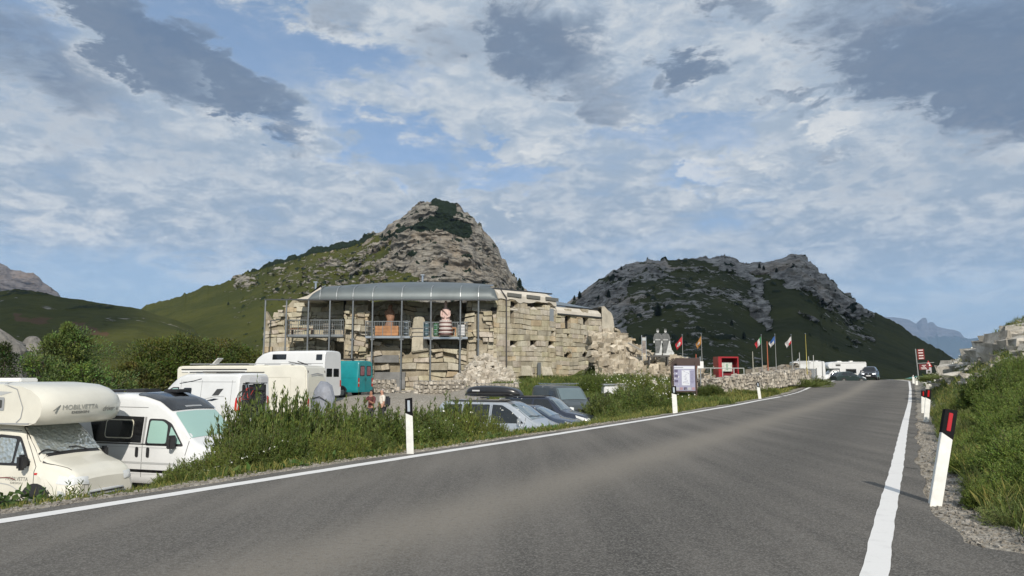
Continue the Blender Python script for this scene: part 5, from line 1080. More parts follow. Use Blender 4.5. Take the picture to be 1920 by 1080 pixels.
    for zz, bb in ((zt2 + .04, -.35), (zl2 + .02, .10)):
        x0, y0 = wp(s1 + .1, bb); x1, y1 = wp(s_px(1127), bb); MB().bar((x0, y0, zz), (x1, y1, zz), .14, .08).build('gutter', mat('dark_gutter', (.05, .055, .06), .5, .3), root)
    x0, y0 = wp(0, -.5); x1, y1 = wp(s1, -.5); MB().bar((x0, y0, zt1 + .05), (x1, y1, zt1 + .02 * s1), .16, .1).build('roof_edge', mat('dark_gutter', (.05, .055, .06), .5, .3), root)
    # rounded stump of vault at the far end and the broken end wall
    def stump(u, v):
        s = s_px(1127) + (s2 - s_px(1127) + .6) * u; x, y = wp(s, .12 - 3.0 * v); k = math.sqrt(max(0, 1 - (u * 1.0) ** 2.6))
        return (x, y, zl2 - .8 + (z_at(1132, 576) - zl2 + .8) * k * (1 - .25 * v) + .1 * math.sin(u * 9 + v * 4))
    mb = MB().grid(stump, 14, 8); x0 = [stump(i / 13, 0) for i in range(14)]; mb.add([p for q in x0 for p in (q, (q[0], q[1], zl2 - 2.4))], [(2 * i, 2 * i + 1, 2 * i + 3, 2 * i + 2) for i in range(13)])
    mb.build('vault_stump', mat('aged_concrete', (.45, .41, .33), .9, var=.2, vscale=1.2, bump=.6, bscale=3), root)
    block_wall('end_wall', p2[:], (p2 + Vector((-2, 5)))[:], 1.2, lambda s: zl2 - .3, F_, root, seed=58, back=.3, ragged=.8)
    pe = p2 + dv * 1.1
    block_wall('buttress', (p2 + nr * -.1)[:], (pe + nr * .2)[:], 1.4, lambda s: zl2 - 1.4 - 1.4 * s + .4 * math.sin(s * 9), F_, root, seed=59, ragged=.9, rough=.09, back=.3)
    q0 = C0 + dv * (s2 + .5) + nr * .5; q1 = q0 + Vector((2.6, .6))
    block_wall('broken_wall', q0[:], q1[:], 1.2, lambda s: z_at(1140, 612) - .25 - s * .62 + .35 * math.sin(s * 5), F_, root, rh=(.35, .55), bw=(.5, .95), seed=60, ragged=.7, rough=.10, back=.35, relief=rel(.8, .8, 33))
    # roofs
    xs0, xs1 = fx(362, 58.8), fx(1752, 58.8); N = 46
    def crown(x): t = (x - xs0) / (xs1 - xs0); return t
    prof = [(58.75, 7.42), (58.72, 7.62), (58.8, 7.95), (59.0, 8.25), (59.4, 8.46), (60.4, 8.72), (63, 9.25), (66, 9.75), (70, 10.0), (76, 9.8)]
    mb = MB(); vs = []
    for i in range(N + 1):
        t = i / N; x = xs0 + (xs1 - xs0) * t; e = min(1, t / .07) ** .5; e2 = min(1, (1 - t) / .03) ** .5; cr = 1 - ((t - .6) / .62) ** 2 * .55
        for j, (y, z) in enumerate(prof):
            zz = 7.42 + (z - 7.42) * e * e2 if j < 5 else 7.42 + (min(z, 8.5) - 7.42) * e * e2 + (z - min(z, 8.5)) * cr
            xx = x if j < 5 else x * (1 + (y - 58.8) / 58.8 * .9) - (.4 if t > .97 else 0)
            vs.append((xx, y - 0.0, zz + (P(0, 560, 58.8).z - 7.5)))
    n = len(prof); mb.add(vs, [(i * n + j, (i + 1) * n + j, (i + 1) * n + j + 1, i * n + j + 1) for i in range(N) for j in range(n - 1)])
    roof = mb.build('roof', zinc, root, ang=60)
    zo = P(0, 560, 58.8).z - 7.5
    PX_ = [58, 212, 372, 528, 695, 838, 1050, 1262, 1476, 1607]
    mb = MB()
    for zx in PX_[4:] + [455, 575]:
        x = fx(zx, 58.8); mb.path([(x, y - .03, z + zo + .02) for y, z in prof[:6]], .05, n=4)
    mb.build('roof_seam', mat('pale_zinc_seam', (.3, .32, .33), .4, .4), roof)
    mb = MB(); zz = prof[5][1] + zo
    for i, zx in enumerate((640, 800, 1000, 1180, 1380, 1560)):
        xa_, xb_ = fx(zx, 58.8), fx(zx + 150, 58.8)
        mb.add([(xa_, 60.6, zz + .02), (xb_, 60.6, zz + .02), (xb_ * 1.08, 65.4, zz + .72), (xa_ * 1.08, 65.4, zz + .72)], [(0, 1, 2, 3)])
    mb.build('roof_sheet', mat('blue_zinc_sheet', (.13, .155, .185), .4, .3), roof)
    x0 = fx(360, 58.8); x1 = fx(1745, 58.8); MB().bar((fx(50, 58.8), 58.75, 7.42 + zo), (x1, 58.75, 7.40 + zo), .07, .10).build('eave_beam', mat('dark_gutter', (.05, .055, .06), .5, .3), root)
    pc = MB(); xk = fx(270, 59.5); xk2 = fx(465, 59.5)
    pc.prism([(xk, 7.45 + zo), (xk + 1.0, 7.75 + zo), (xk + 1.6, 8.15 + zo), (xk + 2.2, 8.55 + zo), (xk2, 8.62 + zo), (xk2, 7.45 + zo)], 59.2, 61.5, 'y').build('vault_end', conc, root, bevel=.1)
    r2 = MB(); a0 = wp(s1, -.5); a1 = wp(s_px(1127), -.5)
    def rp(u, v):
        s = s1 - .15 + (s_px(1133) - s1 + .15) * u; x, y = wp(s, -.35 - 5.2 * v); return (x, y, zt2 + .03 + 1.5 * math.sin(v * math.pi / 2) * (1 - .5 * u))
    r2.grid(rp, 12, 10).build('side_roof', mat('side_zinc_roof', (.17, .205, .23), .4, .35, var=.1, vscale=.6), root, ang=60)
    def rp3(u, v):
        s = s1 * u; x, y = wp(s, -.5 - 9 * v); return (x, y, zt1 + .06 + .9 * math.sin(v * math.pi / 2) * (1 - .6 * u))
    MB().grid(rp3, 12, 10).build('side_roof', zinc, root, ang=60)
    x, y = wp(s1, -.3); r4 = MB()
    r4.add([(*wp(s1 + .04, -.1), zl1 - .2), (*wp(s1 + .04, -.55), zt1 - .1), (*wp(s1 + .04, -5), zt1 + .3), (*wp(s1 + .04, -5), zt2 - .4)], [(0, 1, 2, 3)]).build('gable_end', conc, root)
    # poles, pipe, vents
    for i, zx in enumerate(PX_):
        x = fx(zx, 58.8); zb_ = {0: -.1, 1: 0, 2: 0, 3: 0}.get(i, .3); q = MB().bar((x, 58.8, min(zb_, G(x, 58.8)) - .1), (x, 58.8, 7.42 + zo), .13, n=8); q.build('pole', steel, root)
        if i in (4, 5, 6, 7, 8, 9): MB().box((x, 58.95, fz(525, 58.8)), (.3, .1, .1)).build('clamp', steel, root)
    x, y = wp(.75, .16); zt = zt1 - .15; MB().path([(x - .45, y - .35, zt + .05), (x, y, zt - .55), (x, y, gz(1) - .3)], .10, n=8).build('downpipe', mat('dark_pipe', (.07, .065, .065), .5, .3), root)
    for zx, zy0, zy1, Yv in ((1204, 95, 60, 66), (432, 140, 112, 60.5)):
        p = P(480 + zx / 3.856, 500 + zy0 / 3.856, Yv); MB().bar((p.x, p.y, p.z - .6), (p.x, p.y, p.z + (zy0 - zy1) * Yv / 1400 / 3.856), .16, n=8).box((p.x, p.y, p.z + (zy0 - zy1) * Yv / 1400 / 3.856), (.32, .3, .08)).build('roof_vent', CHR(), root)
    x, y = wp(s_px(1005), .35); MB().box((x, y, gz(3) + .35), (.28, .28, 2.6)).build('steel_post', mat('dark_steel_post', (.09, .10, .105), .5, .4), root)
    x, y = wp(s_px(1034), .03); MB().box((x, y, z_at(1034, 596)), (.5, .06, 1.6), rz=math.pi / 4).build('grey_plate', mat('pale_zinc_seam', (.3, .32, .33), .4, .4), root)
    # balconies: grating decks with railings, hung between the poles
    def balcony(za, zb2, zy, Y0, Y1, high=1.15, nb=26):
        x0, x1 = fx(za, Y0), fx(zb2, Y0); z = fz(zy, Y0); d = box_at(x0, x1, Y0, Y1, z - .20, z).build('balcony', steel, root, smooth=False)
        mb = MB()
        for t in (1.0, .66, .33): mb.bar((x0, Y0 + .04, z + high * t), (x1, Y0 + .04, z + high * t), .035 if t < 1 else .06)
        for i in range(nb + 1): x = x0 + (x1 - x0) * i / nb; mb.bar((x, Y0 + .04, z), (x, Y0 + .04, z + high), .022 if i % 5 else .05)
        for x in (x0, x1): mb.bar((x, Y0, z + high), (x, Y1, z + high), .05)
        mb.build('railing', mat('rail_steel', (.16, .175, .18), .5, .5), d)
        box_at(x0, x1, Y0 - .03, Y0 - .01, z - .16, z - .04).build('deck_edge', CHR() if za > 700 else steel, d, smooth=False); return x0, x1, z
    balcony(222, 628, 490, 59.4, 61.4); balcony(790, 1112, 500, 59.4, 61.9); balcony(1210, 1530, 506, 59.4, 61.9)
    for o in set(bpy.data.objects) - made:
        if o.parent == root: o.location = inv
    # things standing on the balconies
    zp = fz(500, 59.4); T = lambda o, l, c, g=None: tag(o, l, c, g)
    x0, x1 = fx(862, 59.6), fx(1030, 59.6); root2 = thing('planter_box', 'long orange wooden trough on the left niche balcony of the fort', 'planter', ((x0 + x1) / 2, 59.7, zp))
    mb = MB()
    for k in range(3): box_at(-(x1 - x0) / 2, (x1 - x0) / 2, -.28, -.24, .03 + k * .26, .27 + k * .26, mb)
    mb.build('planks', mat('orange_wood', (.34, .16, .065), .6, var=.25, vscale=2), root2, smooth=False); box_at(-(x1 - x0) / 2, (x1 - x0) / 2, -.23, .28, .02, .74).build('box', mat('brown_wood', (.25, .12, .05), .7), root2, smooth=False)
    p = (fx(965, 60.6), 60.6); sc = thing('figure_relief', 'brown carved standing figure in the left arched niche of the fort', 'sculpture', (p[0], p[1], zp)); br = mat('brown_carving', (.24, .13, .08), .7, var=.35, vscale=3, bump=.5, bscale=6)
    mb = MB(); st = [(0, .55, .3), (.5, .55, .35), (1.0, .42, .3), (1.5, .34, .25), (1.9, .5, .3), (2.2, .48, .28), (2.45, .2, .16), (2.6, .22, .2), (2.8, .15, .14)]
    n = 12; mb.add([(math.cos(6.283 * k / n) * w + .06 * math.sin(z * 5), math.sin(6.283 * k / n) * d_, z) for z, w, d_ in st for k in range(n)], [(i * n + k, i * n + (k + 1) % n, (i + 1) * n + (k + 1) % n, (i + 1) * n + k) for i in range(len(st) - 1) for k in range(n)] + [tuple(range(n))[::-1], tuple(range(n * (len(st) - 1), n * len(st)))]); mb.build('figure', br, sc, ang=80); sc.scale = (.85, .9, .93)
    box_at(-.75, .75, -.05, .25, 0, .35).build('plinth', mat('plinth_pink', (.4, .3, .25), .8), sc)
    # pink bust statue behind a striped round cage
    p = (fx(1370, 59.9), 59.9); st_ = thing('bust_statue', 'pink stone statue with a pale head in the right niche of the fort', 'statue', (p[0], p[1], zp)); pk = mat('pink_plaster', (.56, .40, .36), .7, var=.15, vscale=3)
    st = [(0, .45, .3), (1.2, .5, .32), (1.5, .52, .32), (1.85, .56, .3), (2.15, .44, .26), (2.3, .20, .18), (2.38, .14, .14), (2.46, .17, .18), (2.62, .19, .20), (2.78, .15, .16), (2.85, .05, .06)]
    mb = MB(); mb.add([(math.cos(6.283 * k / n) * w, math.sin(6.283 * k / n) * d_, z) for z, w, d_ in st for k in range(n)], [(i * n + k, i * n + (k + 1) % n, (i + 1) * n + (k + 1) % n, (i + 1) * n + k) for i in range(len(st) - 1) for k in range(n)] + [tuple(range(n))[::-1], tuple(range(n * (len(st) - 1), n * len(st)))]); mb.build('torso', pk, st_, ang=80); st_.scale = (.68, .8, 1)
    MB().path([(-.48, -.2, 2.0), (-.52, -.32, 1.6), (-.1, -.42, 1.5)], .2, n=8).build('arm', pk, st_, ang=80); MB().path([(.48, -.2, 2.0), (.52, -.32, 1.6), (.1, -.42, 1.5)], .2, n=8).build('arm', pk, st_, ang=80)
    MB().bar((-.42, -.34, 2.15), (.4, -.36, 1.55), .10, .05).build('sash', mat('dark_brown', (.07, .035, .02), .7), st_)
    cg = thing('striped_barrel', 'round slatted barrel with white and dark red stripes in front of the pink statue', 'barrel', (fx(1370, 59.4), 59.35, zp)); mb = MB(); mr = MB(); N = 14
    for k in range(8): (mb if k % 2 else mr).cyl((0, 0, .12 + .15 * k), .58 - .012 * k, .075, 'z', 18)
    mb.build('pale_hoops', mat('pale_hoop', (.62, .56, .52), .5), cg); mr.build('dark_hoops', mat('dark_red_hoop', (.10, .025, .02), .5), cg); MB().cyl((0, 0, .62), .5, 1.2, 'z', 16).build('core', mat('pale_core', (.42, .36, .33), .6), cg)
    for zx, col, nm, w, hh, lab in ((1300, (.015, .10, .03), 'green', .55, 1.0, 'dark green upright cask on the right niche balcony'), (1232, (.01, .06, .08), 'teal', .5, 1.15, 'dark teal upright cask at the left end of the right niche balcony'), (1085, (.03, .04, .045), 'slate', .55, 1.25, 'slate upright cask at the right end of the left niche balcony')):
        o = MB(); c_ = thing('cask', lab, 'cask', (fx(zx, 59.6), 59.65, zp)); o.cyl((0, 0, hh / 2), w * .45, hh, 'z', 14).build('shell', mat(nm + '_cask', col, .5), c_, bevel=.04); q = MB(); [q.cyl((0, 0, hh * t), w * .47, .05, 'z', 14) for t in (.15, .5, .85)]; q.build('hoop_set', CHR(), c_)
    c_ = thing('stool', 'small orange stool to the right of the striped barrel', 'stool', (fx(1430, 59.5), 59.5, zp)); MB().box((0, 0, .62), (.35, .35, .12)).build('seat', mat('orange_wood', (.34, .16, .065), .6), c_)
    for a in (-.13, .13):
        for b in (-.13, .13): MB().box((a, b, .28), (.07, .07, .56)).build('leg', mat('orange_wood', (.34, .16, .065), .6), c_)
    c_ = thing('louvred_cabinet', 'white slatted cabinet at the right end of the right niche balcony', 'cabinet', (fx(1487, 59.5), 59.5, zp)); MB().box((0, .05, .45), (.5, .35, .9)).build('case', mat('cabinet_grey', (.25, .26, .27), .5), c_); q = MB(); [q.box((0, -.15, .1 + .12 * k), (.48, .04, .06)) for k in range(7)]; q.build('slats', mat('slat_white', (.7, .7, .7), .5), c_)
    c_ = thing('wooden_bench', 'low dark bench on the left wing balcony of the fort', 'bench', (fx(330, 60), 60.0, fz(490, 60))); MB().box((0, 0, .42), (1.9, .4, .08)).build('seat', mat('brown_wood', (.25, .12, .05), .7), c_)
    for k in (-.8, .8): MB().box((k, 0, .19), (.08, .36, .38)).build('leg', mat('dark_brown', (.07, .035, .02), .7), c_)
    c_ = thing('stacked_crates', 'grey slatted crate stack on the right half of the left wing balcony', 'crates', (fx(525, 60), 60.0, fz(490, 60))); q = MB(); [q.box((0, 0, .12 + .24 * k), (.85 - .06 * (k % 2), .5, .2)) for k in range(4)]; q.build('slats', mat('crate_grey', (.16, .15, .13), .8), c_)

def scatter_stones(name, label, area, n, smin, smax, m, zf=None, seed=1, kind='stuff', lift=.3, pw=2.2, **k):
    r = np.random.RandomState(seed); pts = []; sz = []
    while len(pts) < n:
        x, y = area(r); s = smin + (smax - smin) * r.rand() ** pw; pts.append((x, y, (float(ground(np.array([x]), np.array([y]))[0]) if zf is None else zf(x, y)) + s * lift)); sz.append(s)
    o = rocks(name, pts, sz, m, seed=seed, **k); tag(o, label, None, None, kind); return o
def heap(name, c, rx, ry, h, n, m, label, seed, smin=.1, smax=.4, prof=None):
    """a mound of loose stones: an uneven core with boulders lying all over it"""
    def hz(x, y):
        u, v = (x - c[0]) / rx, (y - c[1]) / ry; d = math.hypot(u, v); b = h * max(0, 1 - d ** 1.6)
        return (prof(x, y) if prof else b) * (1 + .0 * u)
    r = np.random.RandomState(seed); N = 40; gx = np.linspace(-1, 1, N); V = []
    for a in gx:
        for b in gx:
            x, y = c[0] + a * rx, c[1] + b * ry; z = hz(x, y); V.append((x, y, G(x, y) + z * (.9 + .2 * r.rand()) - (.3 if z < .02 else .04)))
    V = np.array(V); core = (V, gridfaces(N, N)[:, ::-1])
    pts = []; sz = []
    while len(pts) < n:
        x, y = c[0] + r.uniform(-1, 1) * rx, c[1] + r.uniform(-1, 1) * ry; z = hz(x, y)
        if z < .04 and r.rand() < .8: continue
        s = smin + (smax - smin) * r.rand() ** 2.2; pts.append((x, y, G(x, y) + z + s * .25)); sz.append(s)
    V2, F2, t2 = rocks_np(pts, sz, seed=seed, tv=.30); V1, F1 = core; F1 = np.vstack([F1[:, [0, 1, 2]], F1[:, [0, 2, 3]]])
    o = npmesh(name, np.vstack([V1, V2]), np.vstack([F1, F2 + len(V1)]), m, tint=np.vstack([np.ones((len(V1), 3)) * .8, t2])); tag(o, label, None, None, 'stuff'); return o
def gabion(label, a, b, w, h, zb, seed=1, cell=.22, group=None, m=None):
    a, b = Vector(a), Vector(b); L = (b - a).length; ang = math.atan2(b.y - a.y, b.x - a.x); o = thing('gabion', label, 'gabion', ((a.x + b.x) / 2, (a.y + b.y) / 2, zb), ang, group)
    r = np.random.RandomState(seed); pts = []; sz = []
    nx, nz = max(2, int(L / .3)), max(2, int(h / .26))
    for i in range(nx):
        for k in range(nz):
            for y in (-w / 2 + .15, w / 2 - .15) + ((0,) if k == nz - 1 else ()): pts.append((-L / 2 + L * (i + .5) / nx + r.uniform(-.05, .05), y + r.uniform(-.04, .04), h * (k + .5) / nz + r.uniform(-.04, .04))); sz.append(r.uniform(.14, .235))
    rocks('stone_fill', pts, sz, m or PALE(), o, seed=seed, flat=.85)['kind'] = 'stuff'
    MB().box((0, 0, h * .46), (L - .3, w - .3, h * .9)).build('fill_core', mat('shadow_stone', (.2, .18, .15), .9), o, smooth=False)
    c = MB(); t = .014
    for y in (-w / 2, w / 2):
        k = int(L / cell)
        for i in range(k + 1): x = -L / 2 + L * i / k; c.bar((x, y, 0), (x, y, h), t)
        k = int(h / cell)
        for i in range(k + 1): c.bar((-L / 2, y, h * i / k), (L / 2, y, h * i / k), t if 0 < i < k else t * 1.7)
    k = int(L / cell)
    for i in range(k + 1): x = -L / 2 + L * i / k; c.bar((x, -w / 2, h), (x, w / 2, h), t)
    c.build('wire_cage', mat('wire', (.19, .185, .18), .6, .5), o, smooth=False); return o
def build_stones():
    g = 'gabions before the fort'
    def gb(label, x0, x1, ytop, Y, h, seed, group=g, Y2=None):
        a = (PX(x0, Y), Y); b = (PX(x1, Y2 or Y), Y2 or Y); ym = (Y + (Y2 or Y)) / 2; return gabion(label, a, b, 1.0, h, PZ(ytop, ym) - h, seed, group=group)
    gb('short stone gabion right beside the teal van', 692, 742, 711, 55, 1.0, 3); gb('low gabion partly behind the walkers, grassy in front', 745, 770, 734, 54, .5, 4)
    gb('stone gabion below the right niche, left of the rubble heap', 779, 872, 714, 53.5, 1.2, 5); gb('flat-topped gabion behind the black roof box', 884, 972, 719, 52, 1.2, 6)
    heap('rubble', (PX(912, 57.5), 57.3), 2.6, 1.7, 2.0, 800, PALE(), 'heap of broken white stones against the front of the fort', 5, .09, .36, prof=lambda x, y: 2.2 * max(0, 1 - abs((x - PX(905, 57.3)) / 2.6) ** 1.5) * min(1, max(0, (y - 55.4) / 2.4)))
    # long mound of rubble running down from the broken end of the fort to the figures
    def ridge(x, y):
        px, _ = proj(x, y, 2.0); top = np.interp(px, [1128, 1142, 1165, 1185, 1205, 1235, 1265, 1285, 1296], [628, 622, 634, 650, 664, 673, 672, 684, 712])
        zt = PZ(top, 60.0) - G(x, y); d = (y - 60.0) / (3.4 if y < 60 else 3.0); return max(0, zt * (1 - abs(d) ** 1.25))
    heap('rubble', (PX(1212, 60), 59.8), 4.4, 4.4, 3, 1900, stone_mat('rubble_limestone', (.36, .31, .24), (.52, .465, .37), .6, 3.0), 'long slope of collapsed fort masonry below the two cut-out figures', 9, .07, .55, prof=ridge)
    m = PALE()
    for i, (px, py, Y, s) in enumerate([(1252, 727, 50.5, .55), (1166, 722, 49, .35), (1225, 716, 52, .3)]):
        p = P(px, py, Y); o = rocks('boulder', [(0, 0, 0)], [s], m, seed=60 + i); o.location = p; tag(o, ('large rounded pale boulder in the bush left of the information board', 'small boulder by the white roof rack behind the bush', 'small boulder between the bushes below the rubble slope')[i], 'boulder', 'boulders in the bushes')
    # the long gabion wall by the road
    pts = [(1322, 52.0), (1345, 53.5), (1368, 55.2), (1392, 57.2), (1416, 59.5), (1440, 62.3), (1465, 66.0), (1490, 70.5), (1512, 76)]
    words = ['first gabion of the roadside wall, nearest the information board', 'second gabion from the board in the roadside wall', 'gabion of the roadside wall below the left end of the railing', 'gabion of the roadside wall below the red information frame', 'gabion of the roadside wall behind the far white marker post', 'gabion of the roadside wall below the striped flag', 'gabion of the roadside wall below the blue flag', 'last stone gabion of the roadside wall, beside the grey mesh']
    tp = [712, 709, 706, 703, 700.5, 698, 696, 694, 692]
    for i in range(8):
        (p0, y0), (p1, y1) = pts[i], pts[i + 1]; zb = PZ((tp[i] + tp[i + 1]) / 2, (y0 + y1) / 2) - 1.3
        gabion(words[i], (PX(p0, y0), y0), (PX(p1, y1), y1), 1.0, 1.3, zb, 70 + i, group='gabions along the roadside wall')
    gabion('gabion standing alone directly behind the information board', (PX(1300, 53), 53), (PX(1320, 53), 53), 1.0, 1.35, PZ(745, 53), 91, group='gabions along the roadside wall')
    # low dry stone wall behind
    o = block_wall('terrace_wall', (PX(1414, 66), 66), (PX(1500, 80), 80), .6, lambda s: PZ(690, 66) + .035 * s, stone_mat('grey_dry_stone', (.24, .22, .19), (.36, .33, .29), .5, 2), None, rh=(.15, .3), bw=(.3, .9), rough=.08, back=.25, seed=33, ragged=.2)
    tag(o, 'low grey dry stone wall behind the roadside gabions under the flags', 'wall')
    a, b = (PX(1491, 70), 70.0), (PX(1531, 79), 79.0); f = thing('mesh_fence', 'grey wire mesh fence at the far end of the gabion wall', 'fence', (a[0], a[1], .75)); mb = MB(); L = math.hypot(b[0] - a[0], b[1] - a[1]); mb2 = MB()
    for i in range(int(L / .16)): t = i * .16 / L; mb.bar(((b[0] - a[0]) * t, (b[1] - a[1]) * t, 0), ((b[0] - a[0]) * t, (b[1] - a[1]) * t, 1.5), .02)
    for k in range(9): mb.bar((0, 0, .18 * k), (b[0] - a[0], b[1] - a[1], .18 * k), .02)
    mb.build('mesh', mat('wire_blue', (.25, .27, .29), .5, .5), f, smooth=False)
    for t in (0, .5, 1): MB().bar(((b[0] - a[0]) * t, (b[1] - a[1]) * t, -.2), ((b[0] - a[0]) * t, (b[1] - a[1]) * t, 1.6), .07).build('post', CHR(), f)
# ---------------------------------------------------------------- vegetation
def leaf_mat(name, col, trans=.25):
    if name in MATS: return MATS[name]
    m = mat(name, col, .55, tint=True, trans=trans, spec=.35, var=.25, vscale=1.2); return m
def leaves_np(P0, D, ll, lw, r, hue, var=.48):
    """diamond leaves at P0 pointing along D"""
    n = len(P0); D = D / np.linalg.norm(D, axis=1, keepdims=True); R = r.normal(size=(n, 3)); S_ = np.cross(D, R); S_ /= np.linalg.norm(S_, axis=1, keepdims=True) + 1e-9
    L = ll * r.uniform(.6, 1.3, (n, 1)); W = lw * r.uniform(.7, 1.2, (n, 1)); N = np.cross(D, S_)
    V = np.stack([P0, P0 + D * L * .45 + S_ * W / 2 + N * W * .15, P0 + D * L - N * L * .12, P0 + D * L * .45 - S_ * W / 2 + N * W * .15], 1).reshape(-1, 3)
    F = np.arange(4 * n).reshape(n, 4); b = 1 + r.uniform(-var, var, (n, 1)); t = np.hstack([b * hue[0] * r.uniform(.85, 1.25, (n, 1)), b * hue[1], b * hue[2] * r.uniform(.8, 1.2, (n, 1))])
    return V, F, np.repeat(t, 4, 0)
def shoots_np(r, ns, rx, ry, h, k, ll, lw, hue=(1, 1, 1), up=.5, t0=.25, root=.35, tall=.15):
    th = r.uniform(0, 6.283, ns); rad = np.sqrt(r.rand(ns)) ** .85; el = np.sqrt(np.maximum(0, 1 - rad ** 2)) * (.55 + .45 * r.rand(ns)); tl = (r.rand(ns) < tall)
    lump = .72 + .5 * vn(np.cos(th) * 1.7 + 5, np.sin(th) * 1.7 + 5, rad * 2, seed=int(r.randint(999)))
    E = np.stack([np.cos(th) * rad * rx * lump, np.sin(th) * rad * ry * lump, h * (el * lump + .06 + tl * .22)], 1)
    B = np.stack([E[:, 0] * root, E[:, 1] * root, 0 * th], 1); C = np.stack([E[:, 0] * .75, E[:, 1] * .75, E[:, 2] * .45], 1)
    t = (t0 + (1 - t0) * r.rand(ns, k) ** .75)[..., None]
    q = B[:, None] * (1 - t) ** 2 + C[:, None] * 2 * t * (1 - t) + E[:, None] * t * t; d = (C - B)[:, None] * (1 - t) + (E - C)[:, None] * t
    d = d / (np.linalg.norm(d, axis=2, keepdims=True) + 1e-6) + r.normal(size=d.shape) * .55 + np.array([0, 0, up * .4]); q = q.reshape(-1, 3) + r.normal(size=(ns * k, 3)) * .015
    q[:, 2] = np.maximum(q[:, 2], .01)
    dk = np.clip(q[:, 2] / h, 0, 1)
    V, F, T = leaves_np(q, d.reshape(-1, 3), ll, lw, r, hue); return V, F, T, (B, C, E)
def stems_mb(BCE, n, w=.012):
    B, C, E = BCE; mb = MB()
    for i in range(min(n, len(B))):
        p = [tuple(B[i] * (1 - t) ** 2 + C[i] * 2 * t * (1 - t) + E[i] * t * t) for t in (0, .35, .7, 1)]; mb.path(p, w, n=3)
    return mb
BUSH = {}
def bush(kind, label, loc, s=1.0, sz=None, rz=0.0, group=None, name='bush'):
    if kind not in BUSH:
        r = np.random.RandomState(len(BUSH) + 7)
        spec = {'willow': (430, .85, .85, 1.25, 50, .085, .027, (1, 1, 1), leaf_mat('willow_leaf', (.105, .145, .036))), 'willow2': (430, .95, .9, 1.15, 50, .08, .026, (.95, 1, .9), leaf_mat('willow_leaf', (.105, .145, .036))),
                'light': (220, .9, .8, 1.0, 36, .07, .022, (1.15, 1.1, .9), leaf_mat('light_leaf', (.115, .155, .040))), 'low': (260, 1.1, 1.0, .55, 34, .06, .02, (1, 1, .9), leaf_mat('light_leaf', (.115, .155, .040))),
                'dense': (520, 1.1, 1.0, .95, 52, .055, .016, (1.0, 1.05, .9), leaf_mat('bank_leaf', (.145, .19, .042))), 'dense2': (520, 1.0, 1.2, .85, 52, .05, .015, (.9, 1, .95), leaf_mat('bank_leaf', (.145, .19, .042))), 'silver': (300, .9, .9, .8, 50, .045, .013, (1.35, 1.3, 1.9), leaf_mat('bank_leaf', (.145, .19, .042)))}[kind]
        ns, rx, ry, h, k, ll, lw, hue, m = spec; V, F, T, bce = shoots_np(r, ns, rx, ry, h, k, ll, lw, hue); root = thing(name, label, 'bush')
        npmesh('foliage', V, F, m, root, tint=T); stems_mb(bce, 60).build('stems', mat('twig', (.09, .07, .045), .9), root, fix=False, smooth=False); BUSH[kind] = root; o = root
    else: o = copy_tree(BUSH[kind])
    o.location = loc; o.rotation_euler.z = rz; o.scale = (s, s, sz or s); o['label'] = label
    if group: o['group'] = group
    return o
def bush_at(kind, label, px, Y, s, top=None, rz=0, group=None, dz=-.05, name='bush'):
    x = PX(px, Y); z = G(x, Y) + dz; hh = {'willow': 1.45, 'willow2': 1.35, 'light': 1.15, 'low': .65, 'dense': 1.12, 'dense2': 1.0, 'silver': .95}[kind]
    sz = s
    if top is not None: sz = max(.2, (PZ(top, Y) - z) / hh)
    return bush(kind, label, (x, Y, z), s, sz, rz, group, name)
def yo(px, o):
    lo, hi = 6.0, 60.0
    for _ in range(40):
        m = (lo + hi) / 2
        if float(XLe(m)) - PX(px, m) < o: lo = m
        else: hi = m
    # the offset grows with depth along a fixed column
    return lo
def tree(label, loc, h, rx, n, ll, lw, col, seed, name='tree', trunk=.12, group=None, conical=.5, hue=(1, 1, 1)):
    r = np.random.RandomState(seed); root = thing(name, label, 'tree', loc, 0, group); Vs = []; Fs = []; Ts = []; off = 0; mb = MB(); mb.path([(0, 0, -.3), (.1, .05, h * .3), (-.05, .1, h * .6), (0, 0, h * .93)], trunk, n=6)
    nc = 46
    for i in range(nc):
        z = h * (.12 + .84 * (i + .5) / nc); wr = rx * (1 - ((z / h - .35) / .68) ** 2 * conical - (.35 if z / h > .85 else 0) * conical) * (.55 + .6 * r.rand()); a = r.uniform(0, 6.28); d = wr * (.35 + .5 * r.rand()); c = np.array([math.cos(a) * d, math.sin(a) * d, z])
        mb.bar((0, 0, z * .75), tuple(c), trunk * .3, n=4, r2=.02); k = n // nc; u = r.normal(size=(k, 3)); u /= np.linalg.norm(u, axis=1, keepdims=True); rr = (r.rand(k, 1) ** .45) * max(.25, wr * .5) * (.8 + .5 * r.rand()); q = c + u * rr * np.array([1, 1, .75])
        V, F, T = leaves_np(q, u + r.normal(size=u.shape) * .5 + np.array([0, 0, .4]), ll, lw, r, tuple(v * (.8 + .4 * r.rand()) for v in hue)); Vs.append(V); Fs.append(F + off); Ts.append(T); off += len(V)
    npmesh('crown', np.vstack(Vs), np.vstack(Fs), leaf_mat(name + '_leaf' + str(col), col), root, tint=np.vstack(Ts)); mb.build('trunk', mat('bark', (.13, .11, .09), .9, var=.3, vscale=6), root, fix=False); return root
PINE = []
